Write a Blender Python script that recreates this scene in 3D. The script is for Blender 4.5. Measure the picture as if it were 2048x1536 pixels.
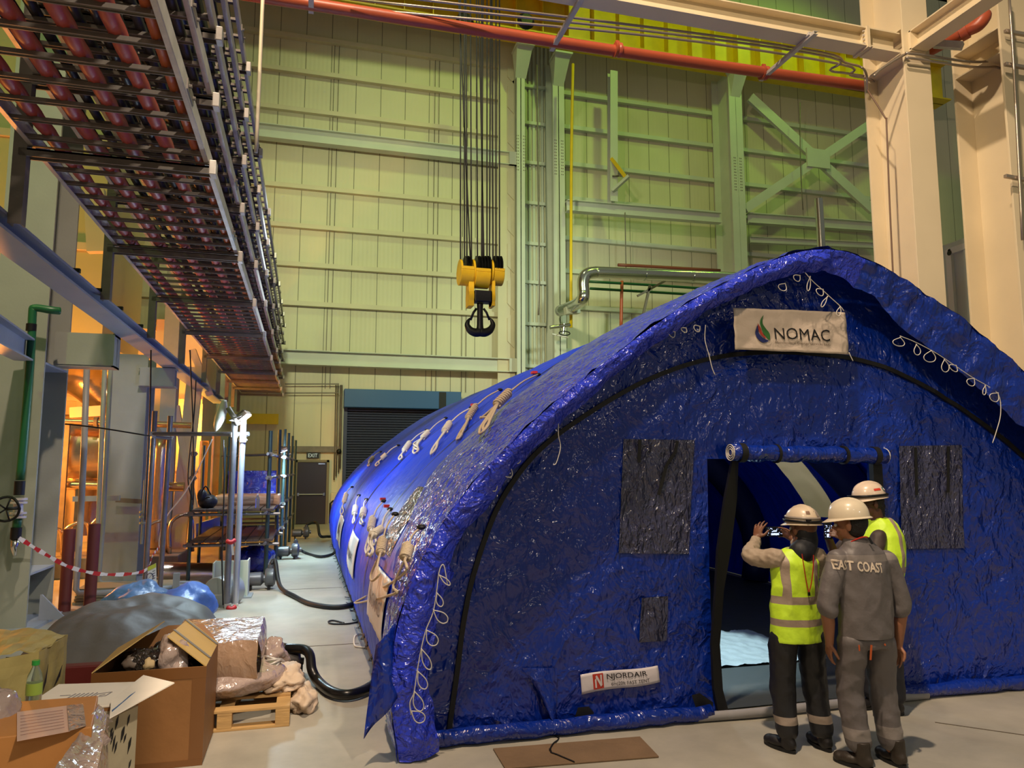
import bpy, bmesh, math, random
from mathutils import Vector, Matrix, noise as mnoise
from mathutils.bvhtree import BVHTree

for o in list(bpy.data.objects):
    bpy.data.objects.remove(o)
scene = bpy.context.scene
COL = scene.collection
V = Vector
rnd = random.Random(7)

# ------------------------------------------------------------------ camera
FPX, CX, CY = 1480.0, 1024.0, 768.0
PITCH = math.atan(170 / FPX)
YAW = math.atan(412 / FPX * math.cos(PITCH))
CAM = V((0, 0, 1.85))
_fw = V((math.sin(YAW), math.cos(YAW), 0))
_rt = V((math.cos(YAW), -math.sin(YAW), 0))
_F = _fw * math.cos(PITCH) + V((0, 0, math.sin(PITCH)))
_U = -_fw * math.sin(PITCH) + V((0, 0, math.cos(PITCH)))
cd = bpy.data.cameras.new('camera')
cam = bpy.data.objects.new('camera', cd)
COL.objects.link(cam)
cd.sensor_width = 36.0
cd.lens = FPX / 2048 * 36
cd.clip_start = 0.05
cd.clip_end = 200
cam.matrix_world = Matrix(((_rt.x, _U.x, -_F.x, CAM.x), (_rt.y, _U.y, -_F.y, CAM.y), (_rt.z, _U.z, -_F.z, CAM.z), (0, 0, 0, 1)))
scene.camera = cam


def ray(x, y):
    return _F + _rt * ((x - CX) / FPX) + _U * ((CY - y) / FPX)


def W(x, y, Y=None, X=None, z=None):
    """a point of the place seen at a sighting (x, y), at depth Y, or at side distance X, or at height z"""
    r = ray(x, y)
    if Y is not None:
        return CAM + r * (Y / r.y)
    if X is not None:
        return CAM + r * (X / r.x)
    return CAM + r * ((z - CAM.z) / r.z)


# ------------------------------------------------------------------ world, exposure, lights
scene.view_settings.view_transform = 'Standard'
scene.view_settings.look = 'None'
scene.view_settings.gamma = 1.0
scene.view_settings.use_curve_mapping = False
scene.view_settings.exposure = 0.0
world = bpy.data.worlds.new('hall_air')
scene.world = world
world.use_nodes = True
bg = world.node_tree.nodes['Background']
bg.inputs[0].default_value = (0.55, 0.55, 0.42, 1)
bg.inputs[1].default_value = 0.25


def aim(o, target):
    d = (V(target) - o.location).normalized()
    o.rotation_euler = d.to_track_quat('-Z', 'Y').to_euler()


def spot(name, loc, target, energy, col, size=1.0, angle=80, blend=0.5):
    l = bpy.data.lights.new(name, 'SPOT')
    l.energy = energy
    l.color = col
    l.shadow_soft_size = size
    l.spot_size = math.radians(angle)
    l.spot_blend = blend
    o = bpy.data.objects.new(name, l)
    o.location = loc
    COL.objects.link(o)
    aim(o, target)
    return o


def point(name, loc, energy, col, size=0.2):
    l = bpy.data.lights.new(name, 'POINT')
    l.energy = energy
    l.color = col
    l.shadow_soft_size = size
    o = bpy.data.objects.new(name, l)
    o.location = loc
    COL.objects.link(o)
    return o


# high bay lamps of the hall above the frame, with added fill spots
spot('high_bay_and_fill_warm', (-0.6, 1.2, 15.0), (4.5, 7.0, 0), 7200, (1.0, 0.77, 0.56), 0.2, 95, 0.6)
spot('high_bay_and_fill_warm', (-7.0, -4.0, 13.0), (9.2, 10.0, 7), 6800, (1.0, 0.76, 0.50), 0.35, 60, 0.6)
spot('high_bay_and_fill_warm', (3.2, -3.2, 9.5), (-2.3, 5.3, 1.7), 3300, (1.0, 0.85, 0.68), 0.2, 33, 0.5)  # added spot, narrow cone, brightening the cartons and tray rails
spot('high_bay_yellow', (-1.0, 8.0, 11.0), (3.5, 26.0, 8.0), 5800, (0.95, 1.0, 0.56), 0.4, 64, 0.9)
spot('high_bay_yellow', (2.0, 16.0, 22.0), (2.0, 26.0, 12), 1000, (0.88, 1.0, 0.45), 0.4, 110, 0.9)
spot('high_bay_green', (11.0, 15.0, 22.0), (11.0, 26.0, 12), 1700, (0.60, 1.0, 0.10), 0.4, 120, 0.7)
spot('high_bay_green', (20.0, 20.0, 23.0), (19.0, 26.0, 14), 900, (0.45, 1.0, 0.08), 0.4, 120, 0.7)
spot('cool_fill', (9.0, 14.0, 9.0), (10.0, 26.3, 4.5), 1500, (0.80, 1.0, 0.75), 0.3, 80, 0.8)
spot('cool_fill', (0.6, 13.5, 7.5), (-2.0, 12.0, 1.6), 1500, (0.72, 0.86, 1.0), 0.3, 60, 0.7)  # added cool fill for the long beam and left columns
spot('high_bay_and_fill_warm', (6.5, -9.0, 7.5), (4.0, 5.0, 1.2), 420, (1.0, 0.86, 0.76), 0.12, 60, 0.6)  # added behind the camera for glints on the tent wrinkles
spot('high_bay_and_fill_warm', (0.0, -7.0, 10.5), (3.5, 5.0, 1.5), 280, (1.0, 0.9, 0.85), 0.12, 60, 0.6)  # second added glint spot behind the camera
spot('high_bay_green', (-8.5, 3.0, 13.0), (-4.0, 14.0, 6.0), 1500, (0.62, 1.0, 0.22), 0.3, 70, 0.7)
# sodium lamps in the machinery bay on the left
point('sodium_lamp', (-4.6, 18.5, 3.4), 1500, (1.0, 0.36, 0.05), 0.25)
point('sodium_lamp', (-3.0, 21.0, 3.0), 150, (1.0, 0.50, 0.06), 0.25)
point('sodium_lamp', (-5.6, 14.6, 2.2), 1000, (1.0, 0.33, 0.05), 0.25)


# ------------------------------------------------------------------ helpers
def lin(c):
    return tuple(((v / 255) / 12.92 if v / 255 <= 0.04045 else ((v / 255 + 0.055) / 1.055) ** 2.4) for v in c)


MATS = {}


def mat(name, col, rough=0.5, metal=0.0, bump=0.0, bscale=20.0, var=0.0, vscale=3.0, coat=0.0, stretch=None,
        emit=None, estr=0.0, alpha=1.0, trans=0.0, distort=0.0, detail=4.0, bdist=0.02, spec=None, ridged=False):
    if name in MATS:
        return MATS[name]
    m = bpy.data.materials.new(name)
    m.use_nodes = True
    nt = m.node_tree
    b = nt.nodes['Principled BSDF']
    c = lin(col)
    b.inputs['Base Color'].default_value = (*c, 1)
    b.inputs['Roughness'].default_value = rough
    b.inputs['Metallic'].default_value = metal
    if spec is not None:
        b.inputs['Specular IOR Level'].default_value = spec
    if coat:
        b.inputs['Coat Weight'].default_value = coat
        b.inputs['Coat Roughness'].default_value = 0.08
    if trans:
        b.inputs['Transmission Weight'].default_value = trans
    if alpha < 1:
        b.inputs['Alpha'].default_value = alpha
    if emit:
        b.inputs['Emission Color'].default_value = (*lin(emit), 1)
        b.inputs['Emission Strength'].default_value = estr
    if bump or var:
        tc = nt.nodes.new('ShaderNodeTexCoord')
        mp = nt.nodes.new('ShaderNodeMapping')
        nt.links.new(tc.outputs['Object'], mp.inputs[0])
        if stretch:
            mp.inputs['Scale'].default_value = stretch
    if bump:
        n = nt.nodes.new('ShaderNodeTexNoise')
        n.inputs['Scale'].default_value = bscale
        n.inputs['Detail'].default_value = detail
        n.inputs['Distortion'].default_value = distort
        nt.links.new(mp.outputs[0], n.inputs['Vector'])
        hsock = n.outputs[0]
        if ridged:
            # sharp creases: cell cones in warped coordinates, at two sizes
            vm = nt.nodes.new('ShaderNodeVectorMath')
            vm.operation = 'MULTIPLY_ADD'
            nt.links.new(n.outputs['Color'], vm.inputs[0])
            vm.inputs[1].default_value = (ridged,) * 3
            nt.links.new(mp.outputs[0], vm.inputs[2])
            acc = None
            for sc_, am in ((bscale, 1.0), (bscale * 2.3, 0.5), (bscale * 5.1, 0.22)):
                vo = nt.nodes.new('ShaderNodeTexNoise')
                vo.inputs['Scale'].default_value = sc_
                vo.inputs['Detail'].default_value = 1.0
                nt.links.new(vm.outputs[0], vo.inputs['Vector'])
                su = nt.nodes.new('ShaderNodeMath')
                su.operation = 'SUBTRACT'
                nt.links.new(vo.outputs[0], su.inputs[0])
                su.inputs[1].default_value = 0.5
                ab = nt.nodes.new('ShaderNodeMath')
                ab.operation = 'ABSOLUTE'
                nt.links.new(su.outputs[0], ab.inputs[0])
                mu = nt.nodes.new('ShaderNodeMath')
                mu.operation = 'MULTIPLY_ADD'
                nt.links.new(ab.outputs[0], mu.inputs[0])
                mu.inputs[1].default_value = -3.0 * am
                if acc is None:
                    mu.inputs[2].default_value = 0.0
                else:
                    nt.links.new(acc, mu.inputs[2])
                acc = mu.outputs[0]
            hsock = acc
        bp = nt.nodes.new('ShaderNodeBump')
        bp.inputs['Strength'].default_value = bump
        bp.inputs['Distance'].default_value = bdist
        nt.links.new(hsock, bp.inputs['Height'])
        nt.links.new(bp.outputs[0], b.inputs['Normal'])
        if coat:
            nt.links.new(bp.outputs[0], b.inputs['Coat Normal'])
    if var:
        n2 = nt.nodes.new('ShaderNodeTexNoise')
        n2.inputs['Scale'].default_value = vscale
        n2.inputs['Detail'].default_value = 5
        nt.links.new(mp.outputs[0], n2.inputs['Vector'])
        r = nt.nodes.new('ShaderNodeValToRGB')
        r.color_ramp.elements[0].position = 0.3
        r.color_ramp.elements[1].position = 0.7
        r.color_ramp.elements[0].color = (*[v * (1 - var) for v in c], 1)
        r.color_ramp.elements[1].color = (*[min(1, v * (1 + var * 0.6)) for v in c], 1)
        nt.links.new(n2.outputs[0], r.inputs[0])
        nt.links.new(r.outputs[0], b.inputs['Base Color'])
    MATS[name] = m
    return m


def catmull(pts, k=6, closed=False):
    pts = [V(p) for p in pts]
    n = len(pts)
    if n < 3:
        return pts
    out = []
    rng = range(n if closed else n - 1)
    for i in rng:
        p0 = pts[(i - 1) % n] if (closed or i > 0) else pts[0] * 2 - pts[1]
        p1 = pts[i]
        p2 = pts[(i + 1) % n]
        p3 = pts[(i + 2) % n] if (closed or i + 2 < n) else pts[-1] * 2 - pts[-2]
        for j in range(k):
            t = j / k
            out.append(0.5 * ((2 * p1) + (-p0 + p2) * t + (2 * p0 - 5 * p1 + 4 * p2 - p3) * t * t + (-p0 + 3 * p1 - 3 * p2 + p3) * t ** 3))
    if not closed:
        out.append(pts[-1])
    return out


ORIGIN = {}


class MB:
    def __init__(s):
        s.v, s.f, s.mi = [], [], []
        s.cur = 0

    def add(s, vs, fs):
        b = len(s.v)
        s.v += [V(p) for p in vs]
        s.f += [tuple(b + i for i in f) for f in fs]
        s.mi += [s.cur] * len(fs)
        return s

    def box(s, c, d, R=None):
        c = V(c)
        hx, hy, hz = d[0] / 2, d[1] / 2, d[2] / 2
        vs = [V((x, y, z)) for x in (-hx, hx) for y in (-hy, hy) for z in (-hz, hz)]
        if R is not None:
            if not isinstance(R, Matrix):
                R = Matrix.Rotation(R, 3, 'Z')
            vs = [R @ v for v in vs]
        s.add([c + v for v in vs], [(0, 1, 3, 2), (4, 6, 7, 5), (0, 4, 5, 1), (2, 3, 7, 6), (0, 2, 6, 4), (1, 5, 7, 3)])
        return s

    def bb(s, x0, x1, y0, y1, z0, z1):
        return s.box(((x0 + x1) / 2, (y0 + y1) / 2, (z0 + z1) / 2), (abs(x1 - x0), abs(y1 - y0), abs(z1 - z0)))

    def hexa(s, p):
        """eight corners: bottom four (ccw) then top four"""
        s.add(p, [(3, 2, 1, 0), (4, 5, 6, 7), (0, 1, 5, 4), (1, 2, 6, 5), (2, 3, 7, 6), (3, 0, 4, 7)])
        return s

    def prof(s, p, q, prof, up=(0, 0, 1)):
        p, q = V(p), V(q)
        d = (q - p).normalized()
        up = V(up)
        if abs(d.dot(up)) > 0.99:
            up = V((0, 1, 0))
        side = d.cross(up).normalized()
        u2 = side.cross(d).normalized()
        n = len(prof)
        vs = [p + side * a + u2 * b for a, b in prof] + [q + side * a + u2 * b for a, b in prof]
        fs = [(i, (i + 1) % n, n + (i + 1) % n, n + i) for i in range(n)]
        fs += [tuple(reversed(range(n))), tuple(range(n, 2 * n))]
        s.add(vs, fs)
        return s

    def bar(s, p, q, w, h, up=(0, 0, 1)):
        return s.prof(p, q, [(-w / 2, -h / 2), (w / 2, -h / 2), (w / 2, h / 2), (-w / 2, h / 2)], up)

    def ibeam(s, p, q, w, h, tf=0.02, tw=0.014, up=(0, 0, 1)):
        a, b, t = w / 2, h / 2, tw / 2
        return s.prof(p, q, [(-a, -b), (a, -b), (a, -b + tf), (t, -b + tf), (t, b - tf), (a, b - tf), (a, b), (-a, b), (-a, b - tf), (-t, b - tf), (-t, -b + tf), (-a, -b + tf)], up)

    def chan(s, p, q, w, h, t=0.01, up=(0, 0, 1)):
        """C section, web on the -side, opening to +side"""
        a, b = w / 2, h / 2
        return s.prof(p, q, [(-a, -b), (a, -b), (a, -b + t), (-a + t, -b + t), (-a + t, b - t), (a, b - t), (a, b), (-a, b)], up)

    def angle(s, p, q, w, h, t=0.01, up=(0, 0, 1)):
        return s.prof(p, q, [(0, 0), (w, 0), (w, t), (t, t), (t, h), (0, h)], up)

    def tube(s, pts, r, n=10, closed=False, smooth=0, caps=True):
        pts = [V(p) for p in pts]
        if smooth:
            if isinstance(r, (list, tuple)):
                m = len(pts)
                rr = []
                for i in range(m if closed else m - 1):
                    for j in range(smooth):
                        rr.append(r[i] + (r[(i + 1) % m] - r[i]) * j / smooth)
                if not closed:
                    rr.append(r[-1])
                r = rr
            pts = catmull(pts, smooth, closed)
        m = len(pts)
        rr = r if isinstance(r, (list, tuple)) else [r] * m
        tang = []
        for i in range(m):
            a = pts[(i - 1) % m] if (closed or i > 0) else pts[i]
            b = pts[(i + 1) % m] if (closed or i < m - 1) else pts[i]
            t = (b - a)
            tang.append(t.normalized() if t.length > 1e-9 else V((0, 0, 1)))
        ref = V((0, 0, 1)) if abs(tang[0].z) < 0.9 else V((1, 0, 0))
        nrm = (ref - tang[0] * ref.dot(tang[0])).normalized()
        vs = []
        for i in range(m):
            nrm = (nrm - tang[i] * nrm.dot(tang[i]))
            nrm = nrm.normalized() if nrm.length > 1e-6 else tang[i].orthogonal().normalized()
            bi = tang[i].cross(nrm)
            for k in range(n):
                a = 2 * math.pi * k / n
                vs.append(pts[i] + (nrm * math.cos(a) + bi * math.sin(a)) * rr[i])
        fs = []
        for i in range(m if closed else m - 1):
            j = (i + 1) % m
            for k in range(n):
                k2 = (k + 1) % n
                fs.append((i * n + k, i * n + k2, j * n + k2, j * n + k))
        if caps and not closed:
            fs.append(tuple(reversed(range(n))))
            fs.append(tuple((m - 1) * n + k for k in range(n)))
        s.add(vs, fs)
        return s

    def lathe(s, o, ax, prof, n=24):
        """prof: list of (radius, height along ax)"""
        o, ax = V(o), V(ax).normalized()
        a = ax.orthogonal().normalized()
        b = ax.cross(a)
        vs, fs = [], []
        for r, h in prof:
            for k in range(n):
                t = 2 * math.pi * k / n
                vs.append(o + ax * h + (a * math.cos(t) + b * math.sin(t)) * max(r, 1e-5))
        for i in range(len(prof) - 1):
            for k in range(n):
                k2 = (k + 1) % n
                fs.append((i * n + k, i * n + k2, (i + 1) * n + k2, (i + 1) * n + k))
        fs.append(tuple(reversed(range(n))))
        fs.append(tuple((len(prof) - 1) * n + k for k in range(n)))
        s.add(vs, fs)
        return s

    def ell(s, c, r, nu=16, nv=10, R=None):
        c = V(c)
        if not isinstance(r, (tuple, list)):
            r = (r, r, r)
        vs, fs = [], []
        for j in range(1, nv):
            ph = math.pi * j / nv
            for i in range(nu):
                t = 2 * math.pi * i / nu
                v = V((r[0] * math.sin(ph) * math.cos(t), r[1] * math.sin(ph) * math.sin(t), r[2] * math.cos(ph)))
                vs.append(c + (R @ v if R is not None else v))
        top = len(vs)
        v = V((0, 0, r[2]))
        vs.append(c + (R @ v if R is not None else v))
        vs.append(c - (R @ v if R is not None else v))
        for j in range(nv - 2):
            for i in range(nu):
                i2 = (i + 1) % nu
                fs.append((j * nu + i, (j + 1) * nu + i, (j + 1) * nu + i2, j * nu + i2))
        for i in range(nu):
            i2 = (i + 1) % nu
            fs.append((top, i, i2))
            fs.append((top + 1, (nv - 2) * nu + i2, (nv - 2) * nu + i))
        s.add(vs, fs)
        return s

    def grid(s, fn, nu, nv, thick=0.0, off=None):
        """surface fn(u, v); with thick it gets a second skin and a rim"""
        P = [[V(fn(i / nu, j / nv)) for j in range(nv + 1)] for i in range(nu + 1)]
        w = nv + 1
        vs = [P[i][j] for i in range(nu + 1) for j in range(w)]
        fs = [(i * w + j, (i + 1) * w + j, (i + 1) * w + j + 1, i * w + j + 1) for i in range(nu) for j in range(nv)]
        if thick:
            N = len(vs)
            ns = []
            for i in range(nu + 1):
                for j in range(w):
                    a = P[min(i + 1, nu)][j] - P[max(i - 1, 0)][j]
                    b = P[i][min(j + 1, nv)] - P[i][max(j - 1, 0)]
                    c = a.cross(b)
                    ns.append(c.normalized() if c.length > 1e-12 else V((0, 0, 1)))
            vs = vs + [vs[k] - ns[k] * thick for k in range(N)]
            fs = fs + [tuple(N + k for k in reversed(f)) for f in fs]
            rim = [i * w for i in range(nu + 1)] + [nu * w + j for j in range(1, w)] + [i * w + nv for i in range(nu - 1, -1, -1)] + [j for j in range(nv - 1, 0, -1)]
            m = len(rim)
            for k in range(m):
                a, b = rim[k], rim[(k + 1) % m]
                fs.append((b, a, N + a, N + b))
        s.add(vs, fs)
        return s

    def poly(s, pts, nrm, thick):
        """flat polygon with thickness"""
        nrm = V(nrm)
        n = len(pts)
        pts = [V(p) for p in pts]
        s.add(pts + [p + nrm * thick for p in pts], [tuple(range(n)), tuple(reversed(range(n, 2 * n)))] + [(i, n + i, n + (i + 1) % n, (i + 1) % n) for i in range(n)])
        return s

    def build(s, name, m, parent=None, smooth=False, bevel=0.0, origin=None, sub=0, seg=2):
        me = bpy.data.meshes.new(name)
        if parent is not None:
            o0 = ORIGIN[parent.name]
        elif origin is not None:
            o0 = V(origin)
        else:
            lo = V((min(v.x for v in s.v), min(v.y for v in s.v), min(v.z for v in s.v)))
            hi = V((max(v.x for v in s.v), max(v.y for v in s.v), max(v.z for v in s.v)))
            o0 = V(((lo.x + hi.x) / 2, (lo.y + hi.y) / 2, lo.z))
        me.from_pydata([v - o0 for v in s.v], [], s.f)
        ms = m if isinstance(m, (list, tuple)) else [m]
        for q in ms:
            me.materials.append(q)
        if len(ms) > 1:
            me.polygons.foreach_set('material_index', s.mi)
        bm = bmesh.new()
        bm.from_mesh(me)
        bmesh.ops.recalc_face_normals(bm, faces=bm.faces)
        bm.to_mesh(me)
        bm.free()
        if smooth:
            me.polygons.foreach_set('use_smooth', [True] * len(me.polygons))
            if smooth == 'auto':
                me.set_sharp_from_angle(angle=math.radians(40))
        me.update()
        o = bpy.data.objects.new(name, me)
        COL.objects.link(o)
        if parent is not None:
            o.parent = parent
        else:
            o.location = o0
        ORIGIN[o.name] = o0
        if bevel:
            b = o.modifiers.new('bevel', 'BEVEL')
            b.width = bevel
            b.segments = seg
            b.limit_method = 'ANGLE'
        if sub:
            b = o.modifiers.new('sub', 'SUBSURF')
            b.levels = sub
            b.render_levels = sub
        return o


def tag(o, label=None, cat=None, group=None, kind=None):
    if label:
        o['label'] = label
    if cat:
        o['category'] = cat
    if group:
        o['group'] = group
    if kind:
        o['kind'] = kind
    return o


def thing(name, loc, label, cat, group=None):
    o = bpy.data.objects.new(name, None)
    o.empty_display_size = 0.1
    o.location = loc
    COL.objects.link(o)
    ORIGIN[o.name] = V(loc)
    return tag(o, label, cat, group)


def struct(o, label=None):
    o['kind'] = 'structure'
    if label:
        o['label'] = label
    return o


def copy_tree(o, parent=None):
    c = o.copy()
    COL.objects.link(c)
    if parent is not None:
        c.parent = parent
    ORIGIN[c.name] = ORIGIN[o.name]
    for ch in [q for q in list(COL.objects) if q.parent == o]:
        copy_tree(ch, c)
    return c


def dup(o, loc, rz=0.0, label=None, group=None):
    c = copy_tree(o)
    c.location = loc
    c.rotation_euler = (0, 0, rz)
    ORIGIN[c.name] = V(loc)
    if label:
        c['label'] = label
    if group:
        c['group'] = group
    return c


def text2d(body, height=1.0, bold=0.0):
    """flat outline of a word: vertices (x, y) centred, and faces"""
    cu = bpy.data.curves.new('t', 'FONT')
    cu.body = body
    cu.align_x = 'CENTER'
    cu.align_y = 'CENTER'
    cu.size = height
    cu.offset = bold
    cu.resolution_u = 3
    ob = bpy.data.objects.new('t', cu)
    COL.objects.link(ob)
    bpy.context.view_layer.update()
    me = bpy.data.meshes.new_from_object(ob.evaluated_get(bpy.context.evaluated_depsgraph_get()))
    vs = [(v.co.x, v.co.y) for v in me.vertices]
    fs = [tuple(p.vertices) for p in me.polygons]
    bpy.data.objects.remove(ob)
    bpy.data.curves.remove(cu)
    bpy.data.meshes.remove(me)
    return vs, fs


def fit_text(mb, body, fn, u0, u1, v0, v1, bold=0.0):
    """writes body into the rectangle (u0..u1, v0..v1) of the surface fn(u, v)"""
    vs, fs = text2d(body, 1.0, bold)
    xs = [v[0] for v in vs]
    ys = [v[1] for v in vs]
    x0, x1, y0, y1 = min(xs), max(xs), min(ys), max(ys)
    mb.add([fn(u0 + (u1 - u0) * (a - x0) / (x1 - x0), v0 + (v1 - v0) * (b - y0) / (y1 - y0)) for a, b in vs], fs)


def bilin(a, b, c, d):
    """corners: bottom-left, bottom-right, top-right, top-left"""
    a, b, c, d = V(a), V(b), V(c), V(d)
    return lambda u, v: (a * (1 - u) + b * u) * (1 - v) + (d * (1 - u) + c * u) * v


def nz(x, y=0.0, z=0.0):
    return mnoise.noise(V((x, y, z)))

# ------------------------------------------------------------------ materials
M_wall = mat('wall_sheet', (205, 200, 170), 0.55, 0, 0.15, 1.5, 0.08, 0.6)
M_cream = mat('cream_paint', (205, 196, 170), 0.5, 0, 0.05, 30, 0.06, 1.2)
M_paleG = mat('pale_grey_paint', (196, 200, 190), 0.5, 0, 0.05, 30, 0.06, 1.2)
M_yellow = mat('crane_yellow', (226, 190, 18), 0.45, 0, 0.05, 20, 0.12, 2)
M_hookyellow = mat('hook_yellow', (238, 192, 16), 0.42, 0, 0.05, 20, 0.1, 6)
M_black = mat('black_steel', (20, 20, 22), 0.45, 0.3, 0.1, 30)
M_rubber = mat('black_rubber', (16, 16, 17), 0.6)
M_red = mat('red_pipe_paint', (172, 80, 50), 0.4, 0, 0.04, 20, 0.1, 2)
M_galv = mat('galvanised_steel', (196, 190, 182), 0.45, 0.25, 0.08, 30, 0.2, 6)
M_darkgalv = mat('dull_galvanised_steel', (118, 110, 102), 0.5, 0.15, 0.08, 30, 0.2, 6)
M_silver = mat('insulation_cladding', (205, 205, 200), 0.18, 1.0, 0.15, 3, 0.05, 2)
M_grey = mat('blue_grey_paint', (150, 158, 170), 0.5, 0, 0.05, 30, 0.1, 2)
M_greypipe = mat('grey_pipe_paint', (140, 148, 150), 0.45, 0, 0.05, 30, 0.08, 3)
M_green = mat('green_pipe_paint', (22, 88, 52), 0.4)
M_cable = mat('dark_cable', (48, 46, 48), 0.45)
M_redcable = mat('red_cable', (165, 70, 62), 0.5, 0, 0.05, 30, 0.12, 3)
M_orcable = mat('orange_cable', (170, 88, 50), 0.5)
M_white = mat('white_paint', (225, 225, 222), 0.5)


def floor_material():
    m = bpy.data.materials.new('painted_concrete')
    m.use_nodes = True
    nt = m.node_tree
    b = nt.nodes['Principled BSDF']
    tc = nt.nodes.new('ShaderNodeTexCoord')
    n = nt.nodes.new('ShaderNodeTexNoise')
    n.inputs['Scale'].default_value = 1.1
    n.inputs['Detail'].default_value = 8
    n.inputs['Roughness'].default_value = 0.65
    nt.links.new(tc.outputs['Object'], n.inputs['Vector'])
    r = nt.nodes.new('ShaderNodeValToRGB')
    r.color_ramp.elements[0].position = 0.3
    r.color_ramp.elements[1].position = 0.72
    r.color_ramp.elements[0].color = (*lin((150, 146, 134)), 1)
    r.color_ramp.elements[1].color = (*lin((186, 180, 164)), 1)
    nt.links.new(n.outputs[0], r.inputs[0])
    nt.links.new(r.outputs[0], b.inputs['Base Color'])
    n2 = nt.nodes.new('ShaderNodeTexNoise')
    n2.inputs['Scale'].default_value = 3.0
    n2.inputs['Detail'].default_value = 6
    nt.links.new(tc.outputs['Object'], n2.inputs['Vector'])
    mr = nt.nodes.new('ShaderNodeMapRange')
    mr.inputs['To Min'].default_value = 0.28
    mr.inputs['To Max'].default_value = 0.55
    nt.links.new(n2.outputs[0], mr.inputs[0])
    nt.links.new(mr.outputs[0], b.inputs['Roughness'])
    return m


def wall_material():
    """profiled sheet: fine vertical ribs and a joint line every 0.9 m"""
    m = bpy.data.materials.new('profiled_wall_sheet')
    m.use_nodes = True
    nt = m.node_tree
    b = nt.nodes['Principled BSDF']
    b.inputs['Roughness'].default_value = 0.5
    tc = nt.nodes.new('ShaderNodeTexCoord')
    sx = nt.nodes.new('ShaderNodeSeparateXYZ')
    nt.links.new(tc.outputs['Object'], sx.inputs[0])

    def math_(op, a, bval=None):
        q = nt.nodes.new('ShaderNodeMath')
        q.operation = op
        if hasattr(a, 'node'):
            nt.links.new(a, q.inputs[0])
        else:
            q.inputs[0].default_value = a
        if bval is not None:
            if hasattr(bval, 'node'):
                nt.links.new(bval, q.inputs[1])
            else:
                q.inputs[1].default_value = bval
        return q.outputs[0]
    x = sx.outputs[0]
    ph = math_('FRACT', math_('DIVIDE', x, 0.9))
    joint = math_('LESS_THAN', math_('ABSOLUTE', math_('SUBTRACT', ph, 0.5)), 0.014)
    rib = math_('SINE', math_('MULTIPLY', x, 2 * math.pi / 0.15))
    h = math_('SUBTRACT', math_('MULTIPLY', rib, 0.12), joint)
    bp = nt.nodes.new('ShaderNodeBump')
    bp.inputs['Strength'].default_value = 0.5
    bp.inputs['Distance'].default_value = 0.02
    nt.links.new(h, bp.inputs['Height'])
    nt.links.new(bp.outputs[0], b.inputs['Normal'])
    mix = nt.nodes.new('ShaderNodeMix')
    mix.data_type = 'RGBA'
    nt.links.new(joint, mix.inputs[0])
    n = nt.nodes.new('ShaderNodeTexNoise')
    n.inputs['Scale'].default_value = 0.5
    n.inputs['Detail'].default_value = 6
    nt.links.new(tc.outputs['Object'], n.inputs['Vector'])
    r = nt.nodes.new('ShaderNodeValToRGB')
    r.color_ramp.elements[0].color = (*lin((196, 190, 164)), 1)
    r.color_ramp.elements[1].color = (*lin((216, 210, 182)), 1)
    nt.links.new(n.outputs[0], r.inputs[0])
    nt.links.new(r.outputs[0], mix.inputs[6])
    mix.inputs[7].default_value = (*lin((120, 116, 98)), 1)
    nt.links.new(mix.outputs[2], b.inputs['Base Color'])
    return m


# ------------------------------------------------------------------ setting: floor and walls
WY = 26.3
fl = MB().bb(-14, 27, -6, 27, -0.2, 0).build('floor', floor_material(), origin=(0, 0, 0))
struct(fl, 'painted concrete floor')
M_ws = wall_material()
struct(MB().bb(-14, 27, WY, WY + 0.15, 0, 24).build('wall_back', M_ws, origin=(0, WY, 0)), 'profiled sheet wall')
struct(MB().bb(-14.15, -14, -6, 27, 0, 24).build('wall_left', M_cream, origin=(-14, 0, 0)))
# floor joints: thin saw cuts
jt = MB()
M_joint = mat('joint_filler', (92, 82, 70), 0.8)
a, b = W(1870, 1445, z=0), W(2048, 1515, z=0)
jt.bar((a.x, a.y, 0.001), (b.x + 1.2, b.y - 0.5, 0.001), 0.012, 0.004)
jt.bb(-3, 0.6, 12.2, 12.215, -0.001, 0.003)
jt.bb(-3, 0.6, 8.3, 8.312, -0.001, 0.003)
struct(jt.build('trim_1', M_joint), 'dark saw-cut joints in the floor')

# girts (horizontal rails) on the back wall, one object each
GZ = [7.54, 8.92, 10.3, 11.72, 14.55, 16.0, 17.3]
nt_ = 2
for gz in GZ:
    o = MB().chan((7.0, WY - 0.10, gz), (-6.5, WY - 0.10, gz), 0.2, 0.16, 0.012).build('trim_%d' % nt_, M_cream)
    struct(o, 'horizontal wall rail')
    nt_ += 1
for gz in (5.6, 13.45):
    mb = MB().ibeam((-6.5, WY - 0.45, gz), (7.3, WY - 0.45, gz), 0.35, 0.5, 0.03, 0.02)
    mb.bb(7.0, 7.32, WY - 0.65, WY - 0.2, gz - 0.25, gz + 0.25)
    struct(mb.build('trim_%d' % nt_, M_paleG), 'deep horizontal wall beam')
    nt_ += 1
zz = [4.6, 5.6] + GZ[:4] + [13.45] + GZ[4:]
for xx in (0.55, 4.25, 5.35):
    mb = MB()
    for k in range(len(zz) - 1):
        for dx in (0, 0.16):
            mb.tube([(xx + dx, WY - 0.05, zz[k] + 0.02), (xx + dx, WY - 0.05, zz[k + 1] - 0.02)], 0.012, 6)
    struct(mb.build('trim_%d' % nt_, M_darkgalv), 'pair of vertical sag rods on the wall')
    nt_ += 1
for gz in (6.3, 8.0, 9.4, 10.7, 12.3, 13.7, 15.2, 16.6):
    o = MB().chan((26, WY - 0.10, gz), (9.3, WY - 0.10, gz), 0.2, 0.16, 0.012).build('trim_%d' % nt_, M_paleG)
    struct(o, 'horizontal wall rail')
    nt_ += 1
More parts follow.
